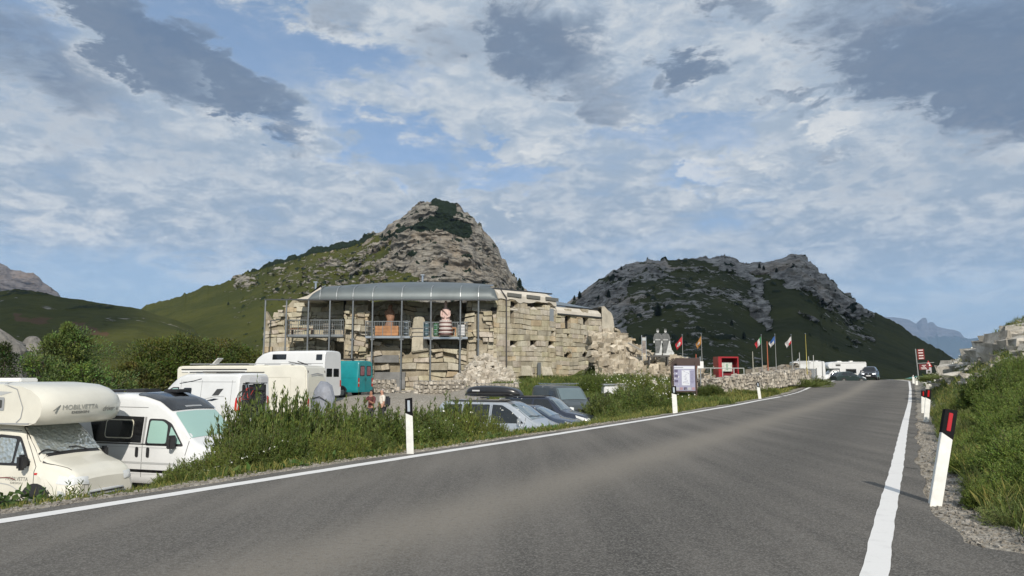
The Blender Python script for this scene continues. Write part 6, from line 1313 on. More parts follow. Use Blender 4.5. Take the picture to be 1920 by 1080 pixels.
def pine(label, loc, h, group='small dark conifers on the mountains'):
    if not PINE:
        r = np.random.RandomState(3); root = thing('pine_tree', label, 'tree', (0, 0, 0), 0, group); n = 900; z = r.rand(n) ** .8; a = r.uniform(0, 6.28, n); rad = (1.02 - z) * .26 * r.uniform(.3, 1, n) + .01
        q = np.stack([np.cos(a) * rad * .3, np.sin(a) * rad * .3, z * .92 + .06], 1); d = np.stack([np.cos(a) * rad, np.sin(a) * rad, -.05 - .0 * z], 1); V, F, T = leaves_np(q, d, .22, .09, r, (1, 1, 1))
        npmesh('crown', V, F, leaf_mat('conifer_needles', (.018, .032, .014), .05), root, tint=T); MB().bar((0, 0, -.05), (0, 0, .95), .04, n=5, r2=.005).build('trunk', mat('bark', (.13, .11, .09), .9), root); PINE.append(root); o = root
    else: o = copy_tree(PINE[0])
    o.location = loc; o.scale = (h, h, h); o['label'] = label; return o
def blades(name, label, area, n, hmin, hmax, w, col, seed, dry=.3, chunk=None, lean=.35):
    r = np.random.RandomState(seed); X, Y = area(r, n); Z = ground(X, Y) - .01; n = len(X); h = hmin + (hmax - hmin) * r.rand(n) ** 1.8; a = r.uniform(0, 6.28, n); l = r.normal(size=(n, 2)) * lean
    s = np.stack([np.cos(a), np.sin(a), 0 * a], 1) * (w * r.uniform(.6, 1.4, n))[:, None] / 2; b = np.stack([X, Y, Z], 1); md = b + np.stack([l[:, 0] * h * .35, l[:, 1] * h * .35, h * .6], 1); tp = b + np.stack([l[:, 0] * h, l[:, 1] * h, h * .95], 1)
    V = np.stack([b - s, b + s, md + s * .8, tp, md - s * .8], 1).reshape(-1, 3); F = np.arange(5 * n).reshape(n, 5)
    dr = (r.rand(n) < dry * (.4 + 1.2 * fbm(X * .7, Y * .7, seed=seed)))[:, None]; t = np.where(dr, np.array([[2.6, 1.75, 2.2]]), np.array([[1, 1, 1]])) * r.uniform(.65, 1.35, (n, 1))
    o = npmesh(name, V, F, leaf_mat('grass_blade', col, .3), tint=np.repeat(t, 5, 0)); return tag(o, label, None, None, 'stuff')
def build_plants():
    g1 = 'willow bushes on the left verge'; g2 = 'bushes on the right bank'
    L1 = [('willow', 470, 2.5, .85, 730, 'tall willow bush hiding the nose of the white van'), ('willow2', 525, 2.6, 1.0, 708, 'tallest willow bush of the left verge, below the bicycles'), ('willow', 580, 2.7, .95, 732, 'willow bush just right of the tallest on the left verge'),
          ('willow2', 632, 2.7, 1.0, 736, 'willow bush in front of the covered motorcycle'), ('willow', 682, 2.6, .95, 741, 'willow bush just below the two walkers'), ('willow2', 732, 2.2, .9, 750, 'willow bush directly left of the nearest left marker post'),
          ('willow', 478, 1.6, .55, 790, 'smaller willow at the kerb below the tall willow'), ('willow2', 540, 1.7, .6, 790, 'smaller willow at the kerb below the tallest willow'), ('light', 600, 1.6, .65, 800, 'pale green shrub in the middle of the left willow row'), ('light', 655, 1.7, .65, 795, 'low pale shrub below the teal van'), ('willow', 705, 1.6, .5, 800, 'low willow left of the marker post'),
          ('low', 385, 1.7, .6, 846, 'sparse low shrub in front of the white van wheel'), ('light', 418, 1.7, .55, 826, 'sparse pale shrub left of the tall willow'), ('low', 345, 1.5, .4, 868, 'small scrub between the camper and the willows')]
    for i, (k, px, o_, s, top, lab) in enumerate(L1): bush_at(k, lab, px, yo(px, o_), s, top, i * 1.3, g1)
    L2 = [('willow', 798, 2.4, .95, 748, 'willow bush right of the marker post'), ('willow', 842, 2.9, 1.05, 730, 'bush covering the rear of the silver minivan'), ('light', 862, 2.4, .75, 742, 'upright light bush against the minivan side window'), ('light', 905, 2.3, .65, 752, 'upright light shrub in front of the minivan door'), ('light', 932, 2.1, .45, 774, 'small shrub below the minivan door handle'), ('low', 968, 2.0, .6, 806, 'low scrub below the minivan sill'), ('willow2', 818, 1.8, .8, 778, 'bush on the kerb below the minivan rear wheel')]
    L2 = [(k, px, yo(px, o_), s, t, l) for k, px, o_, s, t, l in L2]
    for i, (k, px, Y, s, top, lab) in enumerate(L2): bush_at(k, lab, px, Y, s, top, i * 2.1, 'bushes beside the silver minivan')
    L3 = [('willow', 1132, 33.5, 1.3, 728, 'bush half hiding the slate grey small van'), ('willow2', 1165, 35, 1.5, 722, 'broad bush right of the small van'), ('willow', 1200, 36.5, 1.5, 712, 'dark bush below the rubble slope'), ('willow2', 1235, 37, 1.2, 735, 'bush directly left of the information board'), ('light', 1210, 44, 1.4, 686, 'tall light bush on the mound below the figures'),
          ('light', 1175, 44, 1.2, 705, 'light bush behind the broad bush'), ('low', 1150, 32, 1.2, 762, 'dry scrub at the kerb right of the small van'), ('low', 1215, 34, 1.3, 758, 'dry scrub at the kerb left of the road marker post'), ('willow', 1331, 50.6, 1.15, 716, 'dark green bush leaning on the first roadside gabions'), ('low', 1395, 53.5, 1.1, 730, 'grassy tuft below the roadside gabions'), ('low', 1437, 56.5, 1.0, 722, 'grassy tuft left of the far marker post'), ('low', 1505, 70, 2.2, 706, 'long grassy tuft at the end of the roadside gabions'), ('low', 1525, 76, 1.8, 704, 'last grassy tuft before the lot entrance'),
          ('willow2', 1115, 50, 1.1, 688, 'small dark bush on the grass in front of the fort side wall'), ('light', 1245, 46, .9, 705, 'light bush behind the lone boulder'), ('willow', 1112, 60, .9, 684, 'purple brown shrub against the fort corner')]
    for i, (k, px, Y, s, top, lab) in enumerate(L3): bush_at(k, lab, px, Y, s, top, i * 1.7, 'bushes around the information board')
    r = random.Random(8); kinds = ['dense', 'dense2', 'dense', 'silver', 'dense2', 'willow']
    rows = [(6.6, [.7, 1.4]), (7.6, [.7, 1.5]), (8.6, [.85, 1.6, 2.4]), (9.8, [.75, 1.6, 2.5]), (11.2, [.8, 1.7, 2.7]), (12.8, [.8, 1.8, 2.8]), (14.6, [1.0, 2.2, 3.4]), (16.6, [1.1, 2.3, 3.5]), (18.8, [1.3, 2.6, 3.9]), (21.2, [1.5, 2.9, 4.2]), (24, [1.8, 3.4]), (27, [2.2, 3.8])]
    wd = ['nearest the camera', 'by the leaning marker post', 'behind the leaning marker post', 'a few steps past the leaning post', 'half way to the second red post', 'opposite the wide crack in the road', 'just before the pair of red posts', 'beside the pair of red posts', 'just past the pair of red posts', 'higher on the bank', 'at the foot of the pale rocks', 'last before the pale rocks']
    cl = ['leafy bush at the kerb edge, ', 'leafy bush one step up the bank, ', 'leafy bush two steps up the bank, ']
    for i, (Y, ps) in enumerate(rows):
        for j, p in enumerate(ps):
            Y_ = Y + r.uniform(-.2, .3); x = float(XRe(Y_)) + p + r.uniform(-.1, .1); sc = (.55 + .022 * Y) * r.uniform(.85, 1.15) * (.62 if j == 0 else 1)
            bush(kinds[(i * 3 + j) % 6], cl[j] + wd[i], (x, Y_, G(x, Y_) - .05), sc, sc * r.uniform(.8, 1.1) * (.75 if j == 0 else 1), r.uniform(0, 6), g2)
    b = bush('willow2', 'large dark rounded bush highest on the right bank', (PX(1855, 22), 22, G(PX(1855, 22), 22)), 1.0, 1.0, 2, g2)
    for i, (px, Y, top, lab) in enumerate([(1752, 60, 697, 'pale flowering shrub left of the rocky bank near the signs'), (1765, 52, 700, 'grey green shrub at the foot of the rocks'), (1745, 72, 702, 'bright shrub behind the brown road signs'), (1795, 40, 708, 'grey green shrub among the pale rocks')]):
        bush_at(('light', 'silver', 'light', 'silver')[i], lab, px, Y, 1.5, top, i, 'shrubs on the rocky bank')
    # trees and thickets to the left
    def T(label, px, Y, top, rx, n, ll, lw, col, seed, base=None, **k):
        x = PX(px, Y); z = G(x, Y) if base is None else base; return tree(label, (x, Y, z), PZ(top, Y) - z, rx, n, ll, lw, col, seed, **k)
    gl = (.105, .16, .042); T('bright green conical tree behind the white van, left of the valley', 124, 40, 602, 2.5, 20000, .17, .07, gl, 1, conical=.8)
    T('rounded shorter green tree leaning against the conical tree', 160, 39, 684, 1.5, 6000, .16, .07, gl, 2, conical=.4); T('low green tree at the foot of the grey crag', 78, 38, 668, 1.5, 5000, .16, .06, gl, 3, conical=.3); T('small dark tree at the far left edge', 5, 37, 640, 1.3, 5000, .16, .05, (.045, .07, .02), 4, conical=.9)
    T('low tree between the conical tree and the camper van', 212, 42, 700, 1.6, 6000, .16, .06, gl, 5, conical=.3)
    gd = (.085, .108, .022)
    for i, (px, Y, top, rx, lab) in enumerate([(285, 62, 640, 3.0, 'dark rounded tree right of the red earth patch'), (325, 63, 632, 3.2, 'broad dark tree above the cream motorhome front'), (370, 64, 640, 3.2, 'dark tree above the raised roof hatch'), (415, 66, 645, 3.0, 'dark tree left of the tall white van'), (455, 68, 652, 2.6, 'last dark tree before the fort'), (252, 58, 684, 1.8, 'small dark tree next to the red earth patch')]):
        T(lab, px, Y, top, rx, 8000, .24, .10, gd, 20 + i, conical=.35, group='dark trees behind the motorhomes')
    # crag on the left
    nu, nv = 90, 60; a = np.linspace(0, 2 * np.pi, nu)[:, None]; ph = np.linspace(0, np.pi, nv)[None]; ux, uy, uz = np.cos(a) * np.sin(ph), np.sin(a) * np.sin(ph), np.cos(ph) + 0 * a
    for i, (px, Y, top, rx, ry, lab) in enumerate([(-5, 52, 590, 3.0, 3.0, 'grey slanting rock crag at the left edge of the scene'), (57, 55, 617, 1.5, 1.6, 'smaller grey rock right of the slanting crag')]):
        x = PX(px, Y); zt = PZ(top, Y); zb = -7; h = zt - zb; rr = .62 + .55 * ridged(ux * 1.4 + 3 + i, uy * 1.4, uz * 2.2, o=5, seed=40 + i); V = np.stack([x + ux * rr * rx + uz * -1.2 * (1 - i), Y + uy * rr * ry, zb + h * .5 + uz * h * .5 * (.9 + .12 * (rr - .9))], -1).reshape(-1, 3)
        o = npmesh('rock_crag', V, gridfaces(nu, nv), stone_mat('grey_crag', (.11, .108, .10), (.21, .20, .185), .7, .8), tint=np.ones((nu * nv, 3))); tag(o, lab, 'rock')
    # conifers on the mountains, set down on the terrain
    bpy.context.view_layer.update(); mts = [o for o in bpy.data.objects if o.name.startswith('mountain')]
    for i, (px, py, hp, lab) in enumerate([(974, 540, 20, 'conifer on the right edge of the rocky peak'), (980, 548, 12, 'shorter conifer right of the one on the peak edge'), (1077, 563, 10, 'conifer at the left foot of the dark mountain'), (1087, 560, 15, 'larger conifer at the left foot of the dark mountain'), (1165, 506, 8, 'tiny conifer on the left shoulder of the dark mountain'),
            (1424, 503, 10, 'conifer in the notch left of the second summit'), (1432, 506, 9, 'second conifer in the notch below the summit'), (1456, 511, 10, 'conifer just below the second summit'), (1234, 592, 26, 'lone dark conifer on the mountain face above the figures'), (1141, 558, 16, 'conifer on the crag above the fort end'), (1395, 636, 15, 'conifer above the striped flag'), (1372, 610, 12, 'conifer on the middle slope of the dark mountain'), (1628, 588, 6, 'tiny conifer on the long right ridge'), (178 + 250, 572, 7, 'tiny tree on the green hill')]):
        d = ray(px, py).normalized(); best = None
        for o in mts:
            ok, loc, _, _ = o.ray_cast(cam.location, d)
            if ok and (best is None or loc.length < best.length): best = loc
        if best is None:
            for dy in (4, 8, 14):
                d = ray(px, py + dy).normalized()
                for o in mts:
                    ok, loc, _, _ = o.ray_cast(cam.location, d)
                    if ok: best = loc; break
                if best: break
        if best: pine(lab, best, hp * best.y / FPX)
    # grasses
    def left(y0, y1, o0, o1):
        def f(r, n): Y = y0 + (y1 - y0) * r.rand(n) ** 1.3; X = XLe(Y) - (o0 + (o1 - o0) * r.rand(n)); k = (fbm(X * 2.2, Y * 2.2, seed=3) > .40) | (r.rand(n) < .3) ; return X[k], Y[k]
        return f
    def right(y0, y1, o0, o1):
        def f(r, n): Y = y0 + (y1 - y0) * r.rand(n) ** 1.3; X = XRe(Y) + (o0 + (o1 - o0) * r.rand(n)); k = (fbm(X * 2.2, Y * 2.2, seed=4) > .42) | (r.rand(n) < .3); return X[k], Y[k]
        return f
    gc = (.10, .14, .032)
    blades('grass', 'fringe of grass along the left shoulder', left(11.3, 34, .75, 2.0), 26000, .03, .20, .010, gc, 1, .4); blades('grass', 'thin short grass beside the campers', left(7, 12, .75, 1.8), 3500, .02, .09, .008, gc, 11, .5); blades('grass', 'rough grass on the left embankment', left(12.6, 46, 1.8, 5), 40000, .06, .32, .013, gc, 2, .35)
    blades('grass', 'grass between the bushes of the right bank', right(4.8, 30, .55, 3.5), 80000, .06, .38, .010, gc, 3, .3); blades('grass', 'grass on the high right bank', right(18, 70, .9, 8), 40000, .08, .35, .02, gc, 4, .3)
    def meadow(r, n): X = r.uniform(-1.5, 12, n); Y = r.uniform(40, 60, n); return X, Y
    blades('grass', 'meadow grass below the fort side wall', meadow, 60000, .12, .5, .03, (.115, .165, .03), 5, .12)
    blades('grass', 'rough grass along the gabions', lambda r, n: ((lambda Y: (XLe(Y) - r.uniform(.8, 4.0, n), Y))(r.uniform(32, 80, n))), 30000, .08, .35, .025, gc, 6, .5)
    # plants standing at the kerb in front of the camper
    for i, (px, Y, h, lab) in enumerate([(146, 11.2, .62, 'tall single weed in front of the camper bumper'), (172, 11.5, .66, 'taller leafy weed right of its twin before the bumper'), (125, 10.6, .30, 'short weed below the camper headlight')]):
        x = PX(px, Y); root = thing('tall_weed', lab, 'plant', (x, Y, G(x, Y)), 0, 'weeds at the kerb'); rr = np.random.RandomState(i); q = []; d = []
        for s in range(3):
            a = rr.uniform(-.12, .12, 2)
            for k in range(36): t = .15 + .85 * k / 36; q.append((a[0] * t + (s - 1) * .06, a[1] * t, h * t * (1 - .15 * s))); an = k * 2.4; d.append((math.cos(an), math.sin(an), .9))
        V, F, T_ = leaves_np(np.array(q), np.array(d), .075, .022, rr, (1, 1, 1)); npmesh('leaves', V, F, leaf_mat('willow_leaf', (.105, .145, .036)), root, tint=T_); mb = MB(); [mb.bar(((s - 1) * .06, 0, 0), ((s - 1) * .06, 0, h * .9), .008, n=3) for s in range(3)]; mb.build('stem', mat('twig', (.09, .07, .045), .9), root)
    blades('grass', 'reddish seeding grass and dock beside the camper', lambda r, n: (PX(70, 10.2) + r.normal(size=n) * .3, 10.2 + r.normal(size=n) * .3), 900, .08, .32, .010, (.17, .10, .045), 8, .3)
    rr = np.random.RandomState(5); q = np.stack([PX(14, 9.6) + rr.normal(size=220) * .26, 9.6 + rr.normal(size=220) * .28, 0 * np.arange(220)], 1); q[:, 2] = ground(q[:, 0], q[:, 1]) + rr.uniform(.02, .18, 220); V, F, T_ = leaves_np(q, rr.normal(size=(220, 3)) * [1, 1, .3] + [0, 0, .45], .11, .065, rr, (1, 1, 1)); tag(npmesh('broad_leaves', V, F, leaf_mat('dock_leaf', (.07, .125, .03)), tint=T_), 'broad dock leaves at the kerb below the camper door', None, None, 'stuff')
    rr = np.random.RandomState(6); Yq = rr.uniform(11.5, 24, 260); Xq = XLe(Yq) - rr.uniform(.7, 1.5, 260); q = np.stack([Xq, Yq, ground(Xq, Yq) + rr.uniform(.0, .10, 260)], 1); V, F, T_ = leaves_np(q, rr.normal(size=(260, 3)) * [1, 1, .3] + [0, 0, .3], .13, .08, rr, (1, 1, 1)); tag(npmesh('broad_leaves', V, F, leaf_mat('dock_leaf', (.07, .125, .03)), tint=T_), 'low broad-leaved herbs along the left shoulder', None, None, 'stuff')
    def flowers(nm, lab, X, Y, h0, h1, seed, s=.035):
        r = np.random.RandomState(seed); n = len(X); q = np.stack([X, Y, ground(X, Y) + r.uniform(h0, h1, n)], 1); V, F, T_ = leaves_np(q, r.normal(size=(n, 3)) * [1, 1, .4], s, s * .9, r, (1, 1, 1), .1); tag(npmesh(nm, V, F, mat('white_petal', (.75, .75, .68), .7), tint=T_), lab, None, None, 'stuff')
    r = np.random.RandomState(1); Y = r.uniform(11.8, 13.4, 150); flowers('white_flowers', 'white flower heads in the scrub before the white van', XLe(Y) - r.uniform(1.2, 2.0, 150), Y, .1, .45, 1, .035)
    Y = r.uniform(16, 22, 120); flowers('white_flowers', 'white flowers among the bushes near the marker post', XLe(Y) - r.uniform(1.3, 3.5, 120), Y, .3, 1.0, 2, .04)
    Y = r.uniform(48, 80, 900); flowers('white_flowers', 'white flowering carpet at the foot of the right bank', XRe(Y) + r.uniform(.8, 5, 900), Y, .05, .35, 3, .12)
    Y = r.uniform(38, 50, 350); flowers('white_flowers', 'white flowers on the mound below the figures', PX(1205, 44) + r.normal(size=350) * 1.4, Y, .6, 2.0, 4, .07)
def build_gravel():
    m = stone_mat('shoulder_stone', (.27, .245, .21), (.46, .43, .38), .3, 8)
    def sc(lab, f, n, a, b, seed):
        r = np.random.RandomState(seed); X, Y = f(r, n); s = a + (b - a) * r.rand(len(X)) ** 2.5; o = rocks('gravel', np.stack([X, Y, ground(X, Y) + s * .25], 1), s, m, seed=seed); tag(o, lab, None, None, 'stuff')
    sc('loose pebbles on the left shoulder', lambda r, n: ((lambda Y: (XLe(Y) - r.rand(n) ** 1.3 * .95, Y))(6.5 + 22 * r.rand(n) ** 1.5)), 5200, .008, .035, 1)
    sc('loose pebbles on the right shoulder', lambda r, n: ((lambda Y: (XRe(Y) + r.rand(n) ** 1.1 * 1.2, Y))(4.6 + 22 * r.rand(n) ** 1.6)), 7000, .006, .032, 2)
    # pale rocks breaking through the right bank
    r = np.random.RandomState(4); pts = []; sz = []
    def add(px, Y, s):
        x = PX(px, Y); pts.append((x, Y, G(x, Y) + s * r.uniform(-.15, .15))); sz.append(s)
    for i in range(260):
        Y = r.uniform(28, 66); X = float(XRe(Y)) + .9 + 11 * r.rand() ** .8; v = float(fbm(np.array([X * .35]), np.array([Y * .22]), seed=14, o=3)[0])
        if v > .50 or r.rand() < .12: s = .15 + .62 * r.rand() ** 1.8; pts.append((X, Y, G(X, Y) + s * r.uniform(-.25, .1))); sz.append(s)
    def hitg(px, py):
        d = ray(px, py); Ys = np.arange(12, 70, .25); g_ = ground(d.x / d.y * Ys, Ys); k = np.nonzero(g_ >= CAMZ + d.z / d.y * Ys)[0]; return float(Ys[k[0]]) if len(k) else None
    for poly, n_, a_, b_ in (([(1765, 696), (1800, 668), (1850, 640), (1925, 608), (1925, 645), (1870, 655), (1815, 682), (1785, 700)], 75, .35, 1.15), ([(1790, 722), (1850, 697), (1905, 708), (1925, 730), (1925, 745), (1880, 722), (1845, 712)], 45, .15, .5), ([(1850, 672), (1925, 658), (1925, 672), (1860, 684)], 26, .2, .55)):
        xs_, ys_ = [q[0] for q in poly], [q[1] for q in poly]; c_ = 0
        while c_ < n_:
            a, b = r.uniform(min(xs_), max(xs_)), r.uniform(min(ys_), max(ys_))
            if not inpoly(np.array([a]), np.array([b]), poly)[0]: continue
            c_ += 1; Y = hitg(a, b) or r.uniform(40, 46); x = PX(a, Y, b); s = a_ + (b_ - a_) * r.rand() ** 1.8; pts.append((x, Y, G(x, Y) + s * r.uniform(-.45, -.1))); sz.append(s)
    for t in np.linspace(0, 1, 60): add(1835 + 90 * t + r.uniform(-6, 6), 24 - 7 * t + r.uniform(-.4, .4), r.uniform(.10, .28))
    o = rocks('rock_outcrop', pts, sz, stone_mat('bank_limestone', (.34, .315, .27), (.58, .55, .49), .55, 2.5), seed=9, flat=.5, tv=.12); o['kind'] = 'structure'
# ---------------------------------------------------------------- people and props
def skinned(name, edges, pts, rad, m, parent=None, root=0, lv=2):
    me = bpy.data.meshes.new(name); me.from_pydata(pts, edges, []); me.materials.append(m); o = link(name, me, parent); sk = o.modifiers.new('Skin', 'SKIN'); sk.use_smooth_shade = True
    for v, r in zip(me.skin_vertices[0].data, rad): v.radius = (r, r) if not isinstance(r, tuple) else r
    for i, v in enumerate(me.skin_vertices[0].data): v.use_root = (i == root)
    o.modifiers.new('Sub', 'SUBSURF').levels = lv; o.modifiers['Sub'].render_levels = lv; return o
def person(label, loc, rz, skin, shirt, trousers, hair, turn=0.0, arm=0):
    """standing figure, facing +x; one skinned body with clothing over it"""
    c, s = math.cos(turn), math.sin(turn)
    pts = [(0, 0, .95), (0, 0, 1.12), (0, 0, 1.32), (0, 0, 1.46), (.01, 0, 1.52), (.03 * c, .03 * s, 1.62), (.02 * c, .02 * s, 1.72)]
    ed = [(0, 1), (1, 2), (2, 3), (3, 4), (4, 5), (5, 6)]; rad = [(.15, .12), (.145, .11), (.17, .115), (.09, .08), .055, (.078, .085), (.07, .075)]
    for k in (-1, 1):
        b = len(pts); el = (.18, k * .24, 1.14) if arm else (.02, k * .25, 1.14); ha = (.36, k * .12, 1.26) if arm else (.10, k * .25, .92)
        pts += [(0, k * .18, 1.40), el, ha, (ha[0] + .07, ha[1], ha[2] + .01)]; rad += [.062, .045, .032, .035]; ed += [(3, b), (b, b + 1), (b + 1, b + 2), (b + 2, b + 3)]
        b = len(pts); pts += [(0, k * .09, .88), (.02, k * .10, .50), (0, k * .10, .10), (.14, k * .11, .04)]; rad += [.095, .065, .045, .04]; ed += [(0, b), (b, b + 1), (b + 1, b + 2), (b + 2, b + 3)]
    o = skinned('person', ed, pts, rad, skin); o.location = loc; o.rotation_euler.z = rz; tag(o, label, 'person')
    t = [(0, 0, .90), (0, 0, 1.12), (0, 0, 1.32), (0, 0, 1.45)]; e = [(0, 1), (1, 2), (2, 3)]; rd = [(.165, .135), (.16, .125), (.185, .13), (.10, .09)]
    for k in (-1, 1): b = len(t); el = (.17, k * .24, 1.15) if arm else (.02, k * .25, 1.16); t += [(0, k * .185, 1.40), el]; rd += [.075, .062]; e += [(3, b), (b, b + 1)]
    skinned('shirt', e, t, rd, shirt, o); t = [(0, 0, .92)]; e = []; rd = [(.165, .14)]
    for k in (-1, 1): b = len(t); t += [(0, k * .09, .86), (.02, k * .10, .50), (0, k * .10, .13)]; rd += [.108, .08, .062]; e += [(0, b), (b, b + 1), (b + 1, b + 2)]
    skinned('trousers', e, t, rd, trousers, o)
    skinned('hair', [(0, 1), (1, 2)], [(-.03 * c, -.03 * s, 1.64), (-.02 * c, -.02 * s, 1.73), (.02 * c, .02 * s, 1.765)], [.075, .078, .06], hair, o)
    mb = MB().bar((.105 * c, .105 * s, 1.655), (.125 * c, .125 * s, 1.63), .022, n=5); mb.build('nose', skin, o)
    for k in (-1, 1): MB().box((.095 * c - k * .032 * s, .095 * s + k * .032 * c, 1.672), (.012, .03, .014), rz=turn).build('eye', mat('eye_dark', (.02, .02, .02), .3), o)
    return o
def marker_post(label, px, pyb, pyt, lean, refl, lean_y=0.0, Y=None, group='white roadside marker posts', w=.12, side=0):
    x, Y_ = on_road(px, pyb)
    if Y is None: Y = Y_
    x = PX(px, Y, pyb); z = P(px, pyb, Y).z; h = (pyb - pyt) / FPX * Y * 1.0; o = thing('marker_post', label, 'marker post', (x, Y, z), 0, group); o.rotation_euler = (lean_y, lean, side)
    # hollow-backed wedge section, slanted top and a slanted black band
    pr = [(-w / 2, .02), (w / 2, -.02), (w / 2 - .015, .06), (-w / 2 + .02, .08)]; zb = h * .70; mb = MB(); n = 4
    def seg(mb, z0, z1, z0b, z1b, g=0.0): 
        vs = [(p[0] + (g if p[0] > 0 else -g), p[1] - (g if p[1] < .03 else -g), z0 if p[0] < 0 else z0b) for p in pr] + [(p[0] + (g if p[0] > 0 else -g), p[1] - (g if p[1] < .03 else -g), z1 if p[0] < 0 else z1b) for p in pr]; mb.add(vs, [(3, 2, 1, 0), (4, 5, 6, 7)] + [(i, (i + 1) % n, n + (i + 1) % n, n + i) for i in range(n)])
    seg(mb, -.35, h * .985, -.35, h); mb.build('post', mat('post_white', (.72, .72, .68), .5, var=.10, vscale=6), o, bevel=.004)
    mb = MB(); seg(mb, zb + .03, h * .975 + .012, zb - .03, h * .99 + .012, .003); b = mb.build('black_band', mat('post_black', (.007, .007, .008), .7, spec=.15), o)
    mb = MB().box((0, -.006, zb + h * .155), (w * .36, .012, h * .20)); r_ = mb.build('reflector', refl, b, bevel=.003); r_.rotation_euler.z = -.04 / w * 1.0; return o
def flag(label, px, top, pyb, Y, cols, fl=True, w=.9, h=.62, vertical=False, polec=None, drop=.75):
    x = PX(px, Y); zt = PZ(top, Y); zb = PZ(pyb, Y); o = thing('flagpole', label, 'flagpole', (x, Y, zb), 0, 'flagpoles behind the gabion wall'); H = zt - zb
    MB().bar((0, 0, 0), (0, 0, H), .075, n=8, r2=.025).build('pole', polec or mat('pole_grey', (.33, .34, .33), .5, .3), o); MB().cyl((0, 0, H + .02), .05, .06, 'z', 8).build('finial', CHR(), o)
    if cols:
        mb = MB(); N, M = 16, 10; vs = []
        for i in range(N + 1):
            for j in range(M + 1):
                u, v = i / N, j / M; xx = -w * .62 * u * (1 - .15 * v); yy = .16 * math.sin(u * 8 + v * 2) * u + .05 * math.sin(v * 7) * u; zz = H - .12 - h * v * (1 - .15 * u) - drop * .85 * u ** 1.1; vs.append((xx, yy, zz))
        fs = []; mi = []
        for i in range(N):
            for j in range(M): mb.cur = cols[1](i / N, j / M) if callable(cols[1]) else 0; mi.append(mb.cur); fs.append((i * (M + 1) + j, (i + 1) * (M + 1) + j, (i + 1) * (M + 1) + j + 1, i * (M + 1) + j + 1))
        mb.add(vs, fs); mb.mi = mi; mb.build('flag', cols[0], o, fix=False, ang=80)
    return o
def build_props():
    red = mat('red_reflector', (.42, .006, .008), .25, coat=.5); wr = mat('pale_reflector', (.42, .47, .52), .3, coat=.4)
    marker_post('tall leaning marker post with a red reflector, right in front', 1757, 938, 768, math.radians(15), red, Y=8.8, side=.2, w=.125)
    marker_post('marker post with red reflector at the gravel edge, half hidden by its twin', 1737, 790, 730, math.radians(8), red, w=.15); marker_post('marker post standing behind its red-topped twin', 1731, 773, 733, math.radians(4), red, w=.13)
    marker_post('nearest left marker post with a pale reflector, among willow bushes', 769, 851, 749, math.radians(-2.5), wr, w=.14); marker_post('marker post with pale reflector before the information board', 1266, 773, 725, math.radians(-2), wr, w=.19)
    marker_post('small far marker post below the roadside gabions', 1425, 748, 717, math.radians(-6), wr, w=.17)
    for i, (px, pb, pt) in enumerate([(1713, 715, 703), (1719, 718, 707)]): marker_post(('left one of two plain white posts at the crest', 'right one of two plain white posts at the crest')[i], px, pb, pt, 0, mat('post_white', (.72, .72, .68), .5), Y=80 - 4 * i, w=.22)
    # information board with a curved brown canopy
    Y = 49.0; x = PX(1283, Y); zb = PZ(752, Y); o = thing('information_board', 'brown steel information board with a curved hood and lilac map poster', 'notice board', (x, Y, zb), 0); br = mat('brown_steel', (.045, .022, .017), .5, var=.15, vscale=3, coat=.2)
    w = 1.62; H = PZ(677, Y) - zb; pr = [(-w / 2, 0), (-w / 2, H - .35)] + [(-w / 2 + .30 - .30 * math.cos(a), H - .35 + .30 * math.sin(a)) for a in np.linspace(.2, math.pi / 2, 7)] + [(w / 2 + .22, H - .06), (w / 2 + .22, H - .12)]
    inn = [(p[0] + (.09 if p[0] < 0 else 0), p[1] - .09 if p[1] > 1 else p[1]) for p in pr[:-2]][::-1]
    mb = MB(); ptsL = pr[:-1]
    for a, b in zip(ptsL, ptsL[1:]): mb.bar((a[0] + .04, .12, a[1]), (b[0] + .04, .12, b[1]), .10, .50)
    mb.build('frame', br, o, ang=50); MB().box((w / 2 - .04, .1, (H - .1) / 2), (.10, .16, H - .1)).build('post', br, o); MB().box((.02, .1, .62), (w - .1, .08, .10)).build('crossbar', br, o)
    p = MB().box((.02, .08, 1.47), (w - .24, .05, 1.62)).build('panel', mat('poster_lilac', (.30, .30, .42), .5), o); dkk = mat('poster_ink', (.10, .09, .16), .6); pw = mat('poster_white', (.62, .64, .70), .5)
    MB().box((.10, .05, 1.50), (.52, .012, .98)).build('map', pw, p); MB().box((.02, .05, 2.16), (w - .3, .012, .18)).build('title_strip', pw, p)
    q = MB(); rr = random.Random(2)
    for k in range(7): q.path([(.10 + rr.uniform(-.2, .2), .041, 1.1 + .13 * k), (.10 + rr.uniform(-.2, .2), .041, 1.16 + .13 * k), (.10 + rr.uniform(-.2, .2), .041, 1.2 + .13 * k)], .022, n=4)
    q.build('map_lines', mat('map_line', (.36, .36, .46), .6), p)
    for k in range(3): MB().box((-.52, .05, 1.95 - .33 * k), (.22, .012, .16)).build('picture', dkk, p)
    for k in range(5): MB().box((-.46 + .26 * k, .05, .80), (.20, .012, .17)).build('picture', mat(('photo_grey', 'photo_rose', 'photo_dark')[k % 3], ((.4, .4, .42), (.35, .22, .25), (.08, .07, .12))[k % 3], .5), p)
    q = MB(); [q.box((.52, .05, 1.9 - .09 * k), (.22 - .05 * (k % 3 == 2), .012, .025)) for k in range(9)]; q.build('text_lines', mat('text_grey', (.16, .15, .24), .6), p); MB().box((-.35, .04, 2.16), (.60, .012, .03)).build('text_lines', dkk, p)
